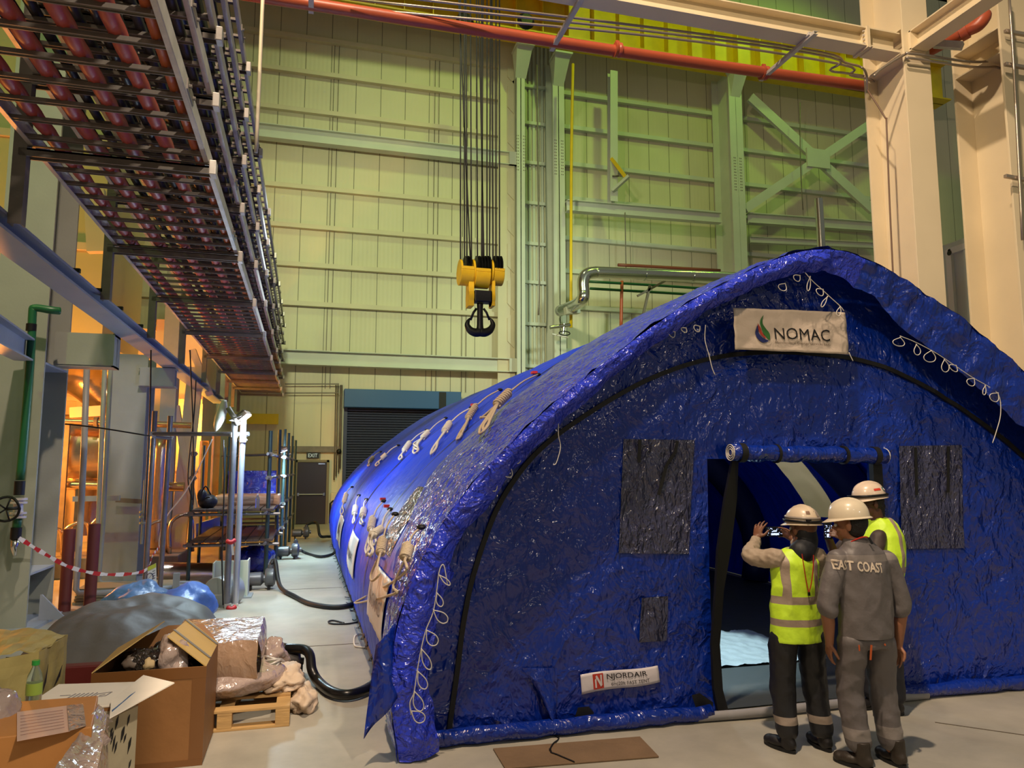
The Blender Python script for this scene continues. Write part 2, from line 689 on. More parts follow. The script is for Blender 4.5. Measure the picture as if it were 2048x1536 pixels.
# recess strip between the two middle columns: deep corrugated sheet
mb = MB()
for k in range(8):
    mb.bb(7.75 + k * 0.17, 7.84 + k * 0.17, WY - 0.08, WY, 4.0, 20)
for gz in (5.6, 7.2, 8.8, 10.3, 11.9, 13.5, 15.1, 16.6):
    mb.bb(7.7, 9.2, WY - 0.2, WY - 0.08, gz, gz + 0.12)
struct(mb.build('trim_%d' % nt_, M_paleG), 'ribbed strip of wall between two columns')
nt_ += 1


# ------------------------------------------------------------------ wall columns
def wall_column(x0, x1, label, top=17.6, depth=0.9):
    t = thing('steel_column', ((x0 + x1) / 2, WY - depth / 2 - 0.2, 0), label, 'column', 'steel columns along the back wall')
    xm = (x0 + x1) / 2
    yf = WY - 0.2 - depth
    mb = MB().bb(x0, x1, yf, yf + 0.04, 0, top).bb(xm - 0.015, xm + 0.015, yf, WY - 0.2, 0, top).bb(x0, x1, WY - 0.24, WY - 0.2, 0, top)
    mb.build('shaft', M_paleG, t)
    # bracket under the crane girder
    mb = MB().hexa([(xm - 0.2, yf - 0.0, top - 1.3), (xm + 0.2, yf, top - 1.3), (xm + 0.2, yf + 0.1, top - 1.3), (xm - 0.2, yf + 0.1, top - 1.3),
                    (xm - 0.3, yf - 0.55, top - 0.35), (xm + 0.3, yf - 0.55, top - 0.35), (xm + 0.3, yf + 0.1, top - 0.35), (xm - 0.3, yf + 0.1, top - 0.35)])
    mb.bb(xm - 0.34, xm + 0.34, yf - 0.7, yf + 0.1, top - 0.35, top - 0.28)
    mb.build('bracket', M_paleG, t)
    mb = MB()
    for k in range(12):
        for dx in (-0.16, -0.1, 0.1, 0.16):
            mb.bb(xm + dx - 0.015, xm + dx + 0.015, yf - 0.012, yf, 12.8 + k * 0.12, 12.83 + k * 0.12)
    mb.build('splice_bolts', M_darkgalv, t)
    return t


wall_column(W(1034, 400, Y=25.2).x, W(1050, 400, Y=25.2).x, 'narrower wall column directly right of the hanging crane hook', 17.7)
wall_column(W(1107, 400, Y=25.2).x, W(1130, 400, Y=25.2).x, 'wall column beside the yellow vertical pipe, near the pipe elbow', 17.6)
wall_column(W(1465, 400, Y=24.8).x, W(1491, 400, Y=24.8).x, 'wall column left of the crossed braces, above the tent roof', 18.0, 1.3)
# stub gussets holding the left wall rails to the first column
gg = MB()
for gz in [7.0, 8.4, 9.8, 11.2, 12.6, 14.6, 16.0, 17.2]:
    gg.hexa([(6.95, WY - 0.55, gz - 0.5), (7.2, WY - 0.55, gz - 0.75), (7.2, WY - 0.5, gz - 0.75), (6.95, WY - 0.5, gz - 0.5),
             (6.95, WY - 0.55, gz + 0.35), (7.2, WY - 0.55, gz + 0.6), (7.2, WY - 0.5, gz + 0.6), (6.95, WY - 0.5, gz + 0.35)])
gg.bb(6.6, 7.25, WY - 0.5, WY - 0.46, 0, 19)
struct(gg.build('trim_%d' % nt_, M_cream), 'flashing and gusset plates beside the column')
nt_ += 1

# cross brace right of the third column
t = thing('cross_brace', (21.3, 25.2, 15.3), 'crossed green-lit steel braces between column and near pillar', 'brace')
P1, P2 = W(1500, 195, Y=25.3), W(1745, 420, Y=25.3)
Q1, Q2 = W(1490, 418, Y=25.1), W(1745, 245, Y=25.1)
MB().bar(P1, P2, 0.14, 0.42, (0, 0, 1)).build('brace_member', M_paleG, t)
MB().bar(Q1, Q2, 0.14, 0.36, (0, 0, 1)).build('brace_member', M_paleG, t)
cc = W(1636, 317, Y=25.0)
MB().box(cc, (1.1, 0.08, 0.8)).build('gusset_plate', M_paleG, t)

# horizontal beams between columns 2 and 3 and beyond
a = W(1133, 412, Y=24.9)
b = W(1440, 437, Y=24.9)
mb = MB().ibeam(a, b, 0.3, 0.42, 0.03, 0.02)
tag(mb.build('steel_beam', M_paleG), 'pale horizontal steel beam joining two wall columns above the silver pipe', 'beam')
a = W(1495, 437, Y=25.3)
b = W(1755, 455, Y=25.3)
tag(MB().ibeam(a, b, 0.3, 0.42, 0.03, 0.02).build('steel_beam', M_paleG), 'green-lit horizontal beam below the crossed braces', 'beam')
a = W(1500, 480, Y=25.6)
b = W(1755, 492, Y=25.6)
tag(MB().ibeam(a, b, 0.2, 0.25, 0.02, 0.02).build('steel_beam', M_paleG), 'thin lower beam below the crossed braces', 'beam')
# hanging vertical member with knee (crane stop) right of column 2
t = thing('hanging_strut', W(1225, 400, Y=24.8), 'pale vertical strut with a slanted yellow bracket at its foot', 'strut')
MB().ibeam(W(1225, 145, Y=24.8), W(1225, 405, Y=24.8), 0.3, 0.3, 0.03, 0.02, (0, 1, 0)).build('post', M_paleG, t)
mb = MB().bar(W(1224, 318, Y=24.7), W(1252, 355, Y=24.3), 0.2, 0.12)
mb.build('slanted_bracket', M_yellow, t)
MB().bar(W(1225, 382, Y=24.6), W(1258, 352, Y=24.2), 0.16, 0.1).build('slanted_bracket', M_paleG, t)

# ------------------------------------------------------------------ crane runway girder
t = thing('crane_girder', (8, 25.0, 17.8), 'long yellow crane runway girder along the top of the back wall', 'girder')
ga, gb = V((-9, 24.7, 18.45)), V((26.5, 24.7, 18.45))
zb = 17.75
mb = MB().bb(-9, 26.5, 24.3, 25.2, zb, zb + 0.06).bb(-9, 26.5, 24.72, 24.76, zb, zb + 1.7).bb(-9, 26.5, 24.35, 25.15, zb + 1.7, zb + 1.78)
mb.build('beam', M_yellow, t)
k = -8.4
while k < 26:
    MB().bb(k, k + 0.03, 24.38, 24.72, zb + 0.06, zb + 1.7).build('stiffener', M_yellow, t)
    k += 1.02
MB().bar((-9, 24.75, zb + 1.84), (26.5, 24.75, zb + 1.84), 0.09, 0.12).build('rail', M_darkgalv, t)
# crane bridge end carriage above, dark
t = thing('crane_carriage', (4, 23.8, 20.2), 'crane end carriage with wheels seen above the hoist ropes', 'crane')
c0 = W(960, 20, Y=23.2)
MB().bb(-2.0, 9.3, 22.6, 22.9, 18.9, 20.3).build('bridge_beam', M_yellow, t)
for q in (930, 1052):
    p = W(q, 42, Y=22.4)
    MB().lathe(p, (0, -1, 0), [(0.0, -0.1), (0.26, -0.1), (0.3, 0), (0.2, 0.1), (0.0, 0.1)], 16).build('wheel', M_black, t)

# ------------------------------------------------------------------ hook block with ropes
HY = 13.0
hp = W(960, 600, Y=HY)
HS = (W(1000, 600, Y=HY) - W(920, 600, Y=HY)).length / 80.0   # metres a pixel at this depth
t = thing('crane_hook_block', (hp.x, HY, W(960, 672, Y=HY).z), 'yellow crane hook block hanging with black double hook', 'hook')


def hb(x, y, dy=0.0):
    return W(x, y, Y=HY + dy)


hm = MB()
for (xa, xb, ya, yb) in ((918, 944, 518, 572), (947, 976, 522, 578), (984, 1004, 524, 572)):
    a, b = hb(xa, ya), hb(xb, yb)
    r = abs(a.z - b.z) / 2
    zc = (a.z + b.z) / 2
    pr = []
    for k in range(13):
        an = math.pi * (1 + k / 12)
        pr.append((math.cos(an) * r, math.sin(an) * r))
    n = len(pr)
    hm.add([(a.x, HY + u, zc + w) for u, w in pr] + [(b.x, HY + u, zc + w) for u, w in pr],
           [(i, (i + 1) % n, n + (i + 1) % n, n + i) for i in range(n)] + [tuple(range(n)), tuple(reversed(range(n, 2 * n)))])
    hm.bb(a.x, b.x, HY - r, HY + r, zc, zc + r * 0.25)
for q in (920, 945, 981):
    a = hb(q, 545)
    hm.lathe((a.x - 0.02, HY, a.z), (1, 0, 0), [(0.0, 0), (0.24, 0), (0.24, 0.04), (0.0, 0.04)], 24)
hm.build('sheave_guard', M_hookyellow, t, smooth='auto', bevel=0.008)
for q in (930, 937, 953, 959, 965, 971, 976, 989, 994, 999):
    a = hb(q, 535)
    MB().lathe((a.x - 0.015, HY, a.z - 0.02), (1, 0, 0), [(0.0, 0), (0.235, 0), (0.21, 0.012), (0.235, 0.03), (0.0, 0.03)], 28).build('sheave', M_black, t, smooth='auto')
for (qa, qb) in ((935, 945), (981, 987)):
    a, b = hb(qa, 560), hb(qb, 618)
    MB().bb(a.x, b.x, HY - 0.14, HY + 0.14, b.z + 0.03, a.z).lathe((a.x, HY, hb(940, 595).z), (1, 0, 0), [(0, 0), (0.16, 0), (0.16, b.x - a.x), (0, b.x - a.x)], 20).build('side_plate', M_hookyellow, t, smooth='auto', bevel=0.006)
a, b = hb(947, 582), hb(981, 607)
MB().bb(a.x, b.x, HY - 0.12, HY + 0.12, b.z, a.z).build('trunnion', M_black, t, bevel=0.02)
# double hook: forged body as one swept shape
hk = MB()
hk.tube([hb(960, 607), hb(960, 625), hb(960, 650), hb(960, 662)], [0.06, 0.055, 0.06, 0.075], 14, smooth=4)
for sgn in (-1, 1):
    pts = [hb(960, 664), hb(960 + sgn * 10, 665), hb(960 + sgn * 20, 660), hb(960 + sgn * 25.5, 650), hb(960 + sgn * 23, 641), hb(960 + sgn * 19, 636)]
    hk.tube(pts, [0.085, 0.08, 0.068, 0.05, 0.03, 0.012], 14, smooth=5)
hk.build('double_hook', M_black, t, smooth=True)
for sgn in (-1, 1):
    MB().tube([hb(960 + sgn * 7, 617), hb(960 + sgn * 13, 625), hb(960 + sgn * 19, 640)], 0.022, 8).build('safety_latch', M_black, t, smooth=True)
# ropes: each a hoist rope going up out of sight
tops = [(921, 921), (929, 929), (934, 932), (941, 919), (943, 941), (955, 953), (963, 966), (965, 963), (968, 958), (974, 974), (979, 981), (986, 984), (992, 992), (999, 999)]
ORDN = ['leftmost', 'second from the left', 'third from the left', 'fourth from the left', 'fifth from the left', 'sixth from the left', 'seventh from the left', 'seventh from the right', 'sixth from the right', 'fifth from the right', 'fourth from the right', 'third from the right', 'second from the right', 'rightmost']
for i, (xb, xt) in enumerate(tops):
    p0 = hb(xb, 526)
    p1 = W(xt, 30, Y=HY)
    d = (p1 - p0)
    p1 = p0 + d * 1.35
    o = MB().tube([p0, p1], 0.014, 6).build('hoist_rope', M_rubber)
    tag(o, 'thin black hoist rope, %s where they meet the yellow hook block' % ORDN[i], 'rope', 'hoist ropes above the hook block')

# ------------------------------------------------------------------ roller shutter
t = thing('roller_shutter', (3.2, WY - 0.1, 0), 'dark blue closed roller shutter in the back wall behind the tent', 'shutter')
mb = MB()
zz_ = 0.05
while zz_ < 3.95:
    mb.prof((1.3, WY - 0.12, zz_), (5.0, WY - 0.12, zz_), [(-0.02, 0), (0.03, 0.02), (0.035, 0.06), (0.0, 0.085), (-0.02, 0.085)])
    zz_ += 0.088
M_shut = mat('shutter_blue', (62, 68, 90), 0.35, 0.3)
mb.build('curtain', M_shut, t)
M_shbox = mat('shutter_box_blue', (40, 84, 140), 0.4)
MB().bb(1.18, 5.25, WY - 0.55, WY - 0.02, 3.95, 4.58).build('hood_box', M_shbox, t, bevel=0.02)
for xx in (1.2, 5.0):
    MB().bb(xx, xx + 0.12, WY - 0.2, WY - 0.02, 0, 3.95).build('guide_rail', M_shut, t)
MB().bb(4.45, 4.7, WY - 0.57, WY - 0.55, 3.97, 4.55).build('motor_cover', M_black, t)

# ------------------------------------------------------------------ exit door
t = thing('door_1', (0.2, WY - 0.06, 0), None, None)
t['kind'] = 'structure'
M_door = mat('dark_door_paint', (52, 44, 52), 0.3)
M_frame = mat('door_frame_paint', (120, 112, 90), 0.5)
MB().bb(-0.28, 0.68, WY - 0.1, WY - 0.04, 0.02, 2.08).build('door_leaf', M_door, t, bevel=0.005)
mb = MB().bb(-0.36, -0.28, WY - 0.14, WY, 0, 2.16).bb(0.68, 0.76, WY - 0.14, WY, 0, 2.16).bb(-0.36, 0.76, WY - 0.14, WY, 2.08, 2.16)
mb.build('door_frame', M_frame, t)
MB().tube([(-0.22, WY - 0.16, 1.0), (0.62, WY - 0.16, 1.0)], 0.022, 8).bb(-0.26, -0.2, WY - 0.18, WY - 0.1, 0.95, 1.05).bb(0.58, 0.64, WY - 0.18, WY - 0.1, 0.95, 1.05).build('push_bar', M_silver, t)
MB().bb(0.4, 0.62, WY - 0.16, WY - 0.1, 2.0, 2.05).build('door_closer', M_silver, t)
t = thing('exit_sign', (0.2, WY - 0.06, 2.24), 'small dark EXIT sign above the back door', 'sign')
MB().bb(0.0, 0.42, WY - 0.1, WY - 0.02, 2.22, 2.40).build('housing', mat('sign_dark', (30, 34, 40), 0.4), t)
mb = MB()
fit_text(mb, 'EXIT', lambda u, v: V((0.06 + u * 0.3, WY - 0.105, 2.25 + v * 0.12)), 0, 1, 0, 1)
mb.build('lettering', mat('sign_text', (190, 200, 200), 0.5, emit=(190, 210, 210), estr=0.4), t)

# ------------------------------------------------------------------ the inflatable tent
TY0, TY1, TXC = 5.12, 19.8, 4.05
HALF = [(3.37, 0.0), (3.43, 0.45), (3.38, 0.9), (3.16, 1.4), (2.72, 1.93), (2.03, 2.52), (1.05, 3.18), (0.0, 3.56)]
_prof = catmull([V((-a, 0, b)) for a, b in HALF] + [V((a, 0, b)) for a, b in reversed(HALF[:-1])], 14)
_len = [0.0]
for i in range(1, len(_prof)):
    _len.append(_len[-1] + (_prof[i] - _prof[i - 1]).length)
TL = _len[-1]


def prof_at(u):
    """cross-section point (dx, z) and outward normal at arc share u"""
    u = min(max(u, 0.0), 1.0)
    d = u * TL
    lo, hi = 0, len(_len) - 1
    while hi - lo > 1:
        m = (lo + hi) // 2
        if _len[m] <= d:
            lo = m
        else:
            hi = m
    t = (d - _len[lo]) / (_len[hi] - _len[lo])
    p = _prof[lo].lerp(_prof[hi], t)
    k = V((_prof[hi].x - _prof[lo].x, 0, _prof[hi].z - _prof[lo].z)).normalized()
    return p, V((-k.z, 0, k.x))


SEAMS = [5.12, 8.05, 11.0, 13.95, 16.9, 19.8]


def skin_pt(u, Y, off=0.0, wrk=1.0):
    p, n = prof_at(u)
    k = 0
    while k < len(SEAMS) - 2 and Y > SEAMS[k + 1]:
        k += 1
    t = min(max((Y - SEAMS[k]) / (SEAMS[k + 1] - SEAMS[k]), 0), 1)
    puff = 0.055 * math.sin(math.pi * t) ** 0.7 * min(1, 12 * min(u, 1 - u))
    s = u * TL
    w = wrk * (0.010 * nz(s * 2.2 + 7, Y * 5.5) + 0.006 * nz(s * 1.2, Y * 14 + 3) - 0.012 * abs(nz(s * 3, Y * 3, 5)))
    end = 0.0
    if Y > TY1 - 1.0:
        end = -0.25 * ((Y - TY1 + 1.0)) ** 2
    q = p + n * (puff + w + off + end)
    return V((TXC + q.x, Y, max(q.z, 0.004)))


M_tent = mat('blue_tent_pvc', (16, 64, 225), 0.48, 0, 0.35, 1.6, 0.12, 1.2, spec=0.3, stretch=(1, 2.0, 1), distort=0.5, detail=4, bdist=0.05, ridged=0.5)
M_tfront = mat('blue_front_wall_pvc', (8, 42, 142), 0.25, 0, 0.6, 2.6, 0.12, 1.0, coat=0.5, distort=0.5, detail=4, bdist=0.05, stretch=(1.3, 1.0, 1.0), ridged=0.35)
M_hood = mat('crinkled_blue_film', (44, 62, 205), 0.2, 0, 0.9, 4.5, 0.1, 2.0, coat=0.35, distort=0.4, detail=4, bdist=0.05, ridged=0.25)
M_pane = mat('wrinkled_clear_pvc', (58, 60, 90), 0.16, 0, 0.9, 4.0, 0, 1, coat=0.8, distort=0.4, detail=4, bdist=0.05, stretch=(1.6, 1, 0.8), ridged=0.3)
M_roofpane = mat('milky_window_pvc', (200, 205, 190), 0.3)
_nt = M_roofpane.node_tree
_tr = _nt.nodes.new('ShaderNodeBsdfTranslucent')
_tr.inputs[0].default_value = (0.85, 0.9, 0.8, 1)
_mx = _nt.nodes.new('ShaderNodeMixShader')
_mx.inputs[0].default_value = 0.75
_nt.links.new(_nt.nodes['Principled BSDF'].outputs[0], _mx.inputs[1])
_nt.links.new(_tr.outputs[0], _mx.inputs[2])
_nt.links.new(_mx.outputs[0], _nt.nodes['Material Output'].inputs[0])
M_blacktape = mat('black_webbing', (10, 10, 12), 0.6)
M_rope = mat('white_rope', (222, 215, 200), 0.7, 0, 0.3, 60)
M_tan = mat('tan_rope', (196, 178, 150), 0.7, 0, 0.3, 60)
M_cord = mat('grey_cord', (200, 195, 188), 0.6)
M_banner = mat('white_banner_film', (196, 180, 165), 0.42, 0, 0.5, 5.0, 0.05, 2, distort=1.5, bdist=0.02)
M_bannerside = mat('white_side_banner', (228, 228, 224), 0.45, 0, 0.4, 6.0, 0.08, 3, bdist=0.02)
M_ink = mat('dark_print', (16, 14, 16), 0.5)
M_rope_red = mat('red_rope', (200, 40, 45), 0.6)
M_inner = mat('inner_lining', (24, 32, 82), 0.5, 0, 0.2, 4)

tent = thing('inflatable_tent', (TXC, TY0, 0), 'large blue inflatable tent with an open doorway and arched roof', 'tent')

NU, NVY = 150, 230


ROOF_WIN = ((0.70, 0.893, 9.15, 9.75), (0.82, 0.893, 11.0, 11.8), (0.80, 0.893, 14.8, 15.6))


def in_roof_window(u, Y):
    for k, (ua, ub, ya, yb) in enumerate(ROOF_WIN):
        if ua < u < ub and ya < Y < yb:
            return k + 1
    return 0


P = [[skin_pt(i / NU, TY0 + (TY1 - TY0) * j / NVY) for j in range(NVY + 1)] for i in range(NU + 1)]
sk = MB()
sk.v = [p for row in P for p in row]
wins = [MB() for _ in ROOF_WIN]
for wn in wins:
    wn.v = list(sk.v)
for i in range(NU):
    for j in range(NVY):
        f = (i * (NVY + 1) + j, i * (NVY + 1) + j + 1, (i + 1) * (NVY + 1) + j + 1, (i + 1) * (NVY + 1) + j)
        kk = in_roof_window((i + 0.5) / NU, TY0 + (TY1 - TY0) * (j + 0.5) / NVY)
        if kk:
            wins[kk - 1].f.append(f)
            wins[kk - 1].mi.append(0)
        else:
            sk.f.append(f)
            sk.mi.append(0)
sk.build('roof_skin', M_tent, tent, smooth=True)
TB = BVHTree.FromPolygons([tuple(p) for p in sk.v], sk.f)


def compact(mb):
    used = sorted({i for f in mb.f for i in f})
    mp = {k: n for n, k in enumerate(used)}
    mb.v = [mb.v[k] for k in used]
    mb.f = [tuple(mp[i] for i in f) for f in mb.f]


for wn in wins:
    compact(wn)
    wn.build('window_pane', M_roofpane, tent, smooth=True)


def thit(x, y, off=0.02):
    d = ray(x, y).normalized()
    loc, n, _, _ = TB.ray_cast(CAM, d)
    if loc is None:
        loc, n, _, _ = TB.find_nearest(W(x, y, Y=9))
    if n.dot(d) > 0:
        n = -n
    if loc.y < 7.2:
        off += 0.075
    return loc + n * off, n


# ribs of air inside, seen through the doorway
for k, ys in enumerate(SEAMS[1:-1]):
    pts = []
    for i in range(0, 61):
        p, n = prof_at(i / 60)
        q = p - n * 0.22
        pts.append(V((TXC + q.x, ys, max(q.z, 0.02))))
    MB().tube(pts, 0.21, 12).build('air_rib', M_inner, tent, smooth=True)
# black strips outside: seam lines with their shade put in as colour
for ys in SEAMS[1:-1]:
    MB().grid(lambda u, v: skin_pt(u, ys - 0.03 + 0.06 * v, 0.008, 0.6), 120, 1).build('seam_shade_strip', M_blacktape, tent, smooth=True)
# black ground skirt along the left side
skm = MB()
skm.grid(lambda u, v: V((skin_pt(0, TY0 + 0.1 + u * (TY1 - TY0 - 0.2)).x - 0.02 + 0.03 * v, TY0 + 0.1 + u * (TY1 - TY0 - 0.2), 0.012 + 0.05 * v)), 120, 2)
skm.build('ground_skirt', M_blacktape, tent)
y = TY0 + 0.5
while y < TY1 - 0.2:
    b0 = skin_pt(0, y)
    ww = 0.03 + 0.05 * rnd.random()
    mb = MB()
    mb.grid(lambda u, v: V((b0.x - (0.02 + ww) * u, y + 0.05 * v + 0.02 * u, 0.012 + 0.05 * (1 - u) * (1 - u) + 0.02 * math.sin(u * 3 + y))), 4, 2, thick=0.003)
    mb.build('webbing_tab', M_blacktape, tent)
    y += 0.42 + 0.2 * rnd.random()


def prof_z(x):
    """height of the cross-section above side position x"""
    dx = min(abs(x - TXC), 3.36)
    for k in range(len(_prof) // 2, len(_prof) - 1):
        if _prof[k].x <= dx <= _prof[k + 1].x:
            t = (dx - _prof[k].x) / (_prof[k + 1].x - _prof[k].x)
            return _prof[k].z + t * (_prof[k + 1].z - _prof[k].z)
    return 1.2


FY = 5.26


def wr(x, z):
    a, b = x + 0.6 * z, z - 0.5 * x
    w = 0.030 * nz(x * 1.1, z * 1.1, 3) + 0.020 * (0.5 - abs(nz(a * 1.1 + 4, b * 3.2))) + 0.009 * (0.5 - abs(nz(a * 2.6, b * 7, 8)))
    if z < 0.5:
        w += 0.05 * (0.5 - z)
    return w


def front_pt(x, z, off=0.0):
    return V((x, FY - wr(x, z) - off, z))


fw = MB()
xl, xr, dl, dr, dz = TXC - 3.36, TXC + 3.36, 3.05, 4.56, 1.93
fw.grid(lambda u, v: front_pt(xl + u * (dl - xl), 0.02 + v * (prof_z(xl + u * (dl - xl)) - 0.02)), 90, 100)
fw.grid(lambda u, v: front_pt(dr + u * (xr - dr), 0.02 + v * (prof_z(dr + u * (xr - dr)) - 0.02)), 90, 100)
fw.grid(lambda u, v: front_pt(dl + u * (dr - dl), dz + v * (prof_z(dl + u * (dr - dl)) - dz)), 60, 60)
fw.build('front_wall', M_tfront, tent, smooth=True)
# back wall of the tent
MB().grid(lambda u, v: V((xl + u * (xr - xl), TY1 - 0.3, 0.02 + v * (prof_z(xl + u * (xr - xl)) - 0.2))), 30, 20).build('back_wall', M_tent, tent, smooth=True)


# hood of crinkled film wrapping the front edge, with a lip hanging inwards
def hood_w(s, y):
    return 0.020 * nz(s * 4, y * 4, 2) + 0.016 * (0.5 - abs(nz(s * 6, y * 9, 6))) + 0.008 * nz(s * 15, y * 13)


def hood_pt(u, v):
    p, n = prof_at(u)
    s = u * TL
    y = 4.93 + v * ((0.55 + 1.25 * min(1, max(0, (u - 0.09) / 0.10)) if u < 0.5 else 1.3) + 0.2 * nz(s * 1.5, 9))
    k0 = math.sin(math.pi * min(max((y - TY0) / 2.93, 0), 1)) ** 0.7
    f = 0.055 - 0.02 * v + hood_w(s, y) * (1 - v * 0.6) + 0.055 * k0 * (1 if y < 8.05 else 0)
    q = p + n * f
    yy = y - 0.03 * nz(s * 5, 1)
    return V((TXC + q.x, yy, max(q.z + (0.02 if 0.46 < u < 0.5 else 0), 0.01)))


def lip_len(u):
    if u < 0.5:
        l = 0.12 + 0.04 * math.cos(u * 9) + (0.05 if u < 0.12 else 0)
    else:
        l = 0.12 + 0.20 * min(1, (u - 0.5) / 0.10)
    return l + 0.045 * nz(u * 32, 4) + 0.02 * nz(u * 90, 1)


def lip_pt(u, v):
    p, n = prof_at(u)
    s = u * TL
    L = lip_len(u)
    q = p + n * (0.055 - (L + 0.055) * v)
    y = 4.93 - 0.03 * nz(s * 5, 1) + 0.02 * nz(s * 5, v * 4) + 0.06 * v + 0.015 * nz(s * 14, v * 3)
    if u < 0.5:
        y -= 0.05 * math.sin(v * 3.1)
    return V((TXC + q.x, y, max(q.z, 0.01)))


hd = MB()
hd.grid(lambda u, v: hood_pt(0.50 * u, v), 150, 44)
hd.build('hood_film', M_hood, tent, smooth=True)
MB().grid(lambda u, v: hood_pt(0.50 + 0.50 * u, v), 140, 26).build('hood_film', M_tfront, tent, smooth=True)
hl = MB()
hl.grid(lambda u, v: lip_pt(0.53 * u, v), 160, 8)
hl.build('hood_lip', M_hood, tent, smooth=True)
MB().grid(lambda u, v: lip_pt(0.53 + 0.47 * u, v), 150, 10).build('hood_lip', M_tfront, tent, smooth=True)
# loose corner flap at the left foot
cf = bilin(W(728, 1478, Y=4.9), W(800, 1390, Y=4.92), W(812, 1220, Y=4.95), W(752, 1290, Y=4.95))
MB().grid(lambda u, v: cf(u, v) + V((0, 0.03 * math.sin(u * 7 + v * 3), 0)), 10, 14, thick=0.004).build('corner_flap', M_tfront, tent, smooth=True)

# black zip arc on the front wall
arc = [(893, 1492), (915, 1340), (935, 1200), (968, 1085), (1010, 990), (1080, 900), (1175, 828), (1290, 762), (1400, 722), (1500, 706), (1610, 706), (1730, 722), (1830, 762), (1930, 822), (2040, 905), (2120, 985), (2200, 1100)]
pts = catmull([W(a, b, Y=FY - 0.03) for a, b in arc], 8)
pts = [front_pt(p.x, p.z, 0.015) for p in pts]
mb = MB()
for i in range(len(pts) - 1):
    mb.bar(pts[i], pts[i + 1] + (pts[i + 1] - pts[i]) * 0.15, 0.035, 0.02, (0, 1, 0))
mb.build('zip_arc', M_blacktape, tent)


def fpx(x, y, off=0.01):
    p = W(x, y, Y=FY - 0.02)
    return front_pt(p.x, p.z, off)


def patch(corners, name, m, off=0.012, nu=20, nv=20, surf=True):
    f = bilin(*[W(a, b, Y=FY - 0.02) for a, b in corners])

    def fn(u, v):
        p = f(u, v)
        return front_pt(p.x, p.z, off)
    MB().grid(fn, nu, nv).build(name, m, tent, smooth=True)
    return fn


patch([(1237, 1106), (1378, 1108), (1388, 880), (1246, 878)], 'front_window', M_pane)
patch([(1803, 1098), (1930, 1096), (1922, 890), (1797, 892)], 'front_window', M_pane)
patch([(1278, 1285), (1334, 1282), (1336, 1192), (1284, 1196)], 'small_window', M_pane, nu=10, nv=10)
mb = MB()
for (a, b) in (((1277, 880), (1275, 925)), ((1352, 882), (1347, 905)), ((1347, 905), (1330, 930)), ((1330, 930), (1315, 990)), ((1828, 895), (1830, 990)), ((1892, 893), (1894, 985))):
    MB().bar(fpx(*a, 0.03), fpx(*b, 0.03), 0.025, 0.006, (0, 1, 0)).build('window_strap', M_blacktape, tent)

# banner with the drop logo
BA = [W(1480, 696, Y=4.98), W(1710, 706, Y=4.98), W(1702, 621, Y=4.98), W(1477, 612, Y=4.98)]
bf = bilin(*BA)


def ban(u, v, off=0.0):
    p = bf(u, v)
    return p + V((0, 0.07 - off - 0.012 * nz(p.x * 5, p.z * 14) - 0.008 * abs(nz(p.x * 9 + p.z * 14, p.z * 6)), 0.006 * nz(p.x * 6, 3)))


bn = MB().grid(ban, 40, 16, thick=0.003).build('banner', M_banner, tent, smooth=True)
mb = MB()
fit_text(mb, 'NOMAC', lambda u, v: ban(u, v, 0.008), 0.34, 0.835, 0.285, 0.56, 0.0)
mb.build('lettering', M_ink, bn)
mb = MB()
fit_text(mb, 'Maintenance Energy Services LLC', lambda u, v: ban(u, v, 0.008), 0.34, 0.835, 0.165, 0.235)
mb.build('small_lettering', mat('grey_print', (110, 96, 84), 0.5), bn)


def drop(pts, name, m):
    mb = MB()
    cp = catmull([V((a, b, 0)) for a, b in pts], 5, True)
    vs = [ban(p.x, p.y, 0.008) for p in cp]
    mb.add(vs, [tuple(range(len(vs)))])
    mb.build(name, m, bn)


# drop logo: navy crescent, red sliver, green blade
def lp(x, y):   # sighting inside the banner to its own u, v
    return ((x - 250) / 1590.0 + 0.005, 1 - (y - 200 - (x - 250) * 0.045) / 600.0)


drop([lp(*q) for q in ((547, 455), (522, 530), (520, 590), (545, 650), (600, 700), (650, 703), (690, 680), (640, 655), (590, 610), (560, 550))], 'logo_shape', mat('navy_print', (22, 32, 88), 0.5))
drop([lp(*q) for q in ((556, 430), (552, 480), (565, 540), (600, 600), (655, 655), (640, 610), (612, 560), (590, 500), (570, 460))], 'logo_shape', mat('red_print', (150, 52, 36), 0.5))
drop([lp(*q) for q in ((648, 310), (605, 370), (590, 440), (610, 540), (650, 610), (700, 665), (714, 630), (705, 570), (665, 510), (630, 440), (630, 380))], 'logo_shape', mat('green_print', (44, 98, 40), 0.5))

# lower label
LB = [W(1166, 1391, Y=FY - 0.07), W(1324, 1366, Y=FY - 0.07), W(1320, 1333, Y=FY - 0.07), W(1164, 1352, Y=FY - 0.07)]
lf = bilin(*LB)


def lab(u, v, off=0.0):
    p = lf(u, v)
    q = front_pt(p.x, p.z, 0.02 + off)
    return V((p.x, q.y, p.z + 0.008 * math.sin(u * 6)))


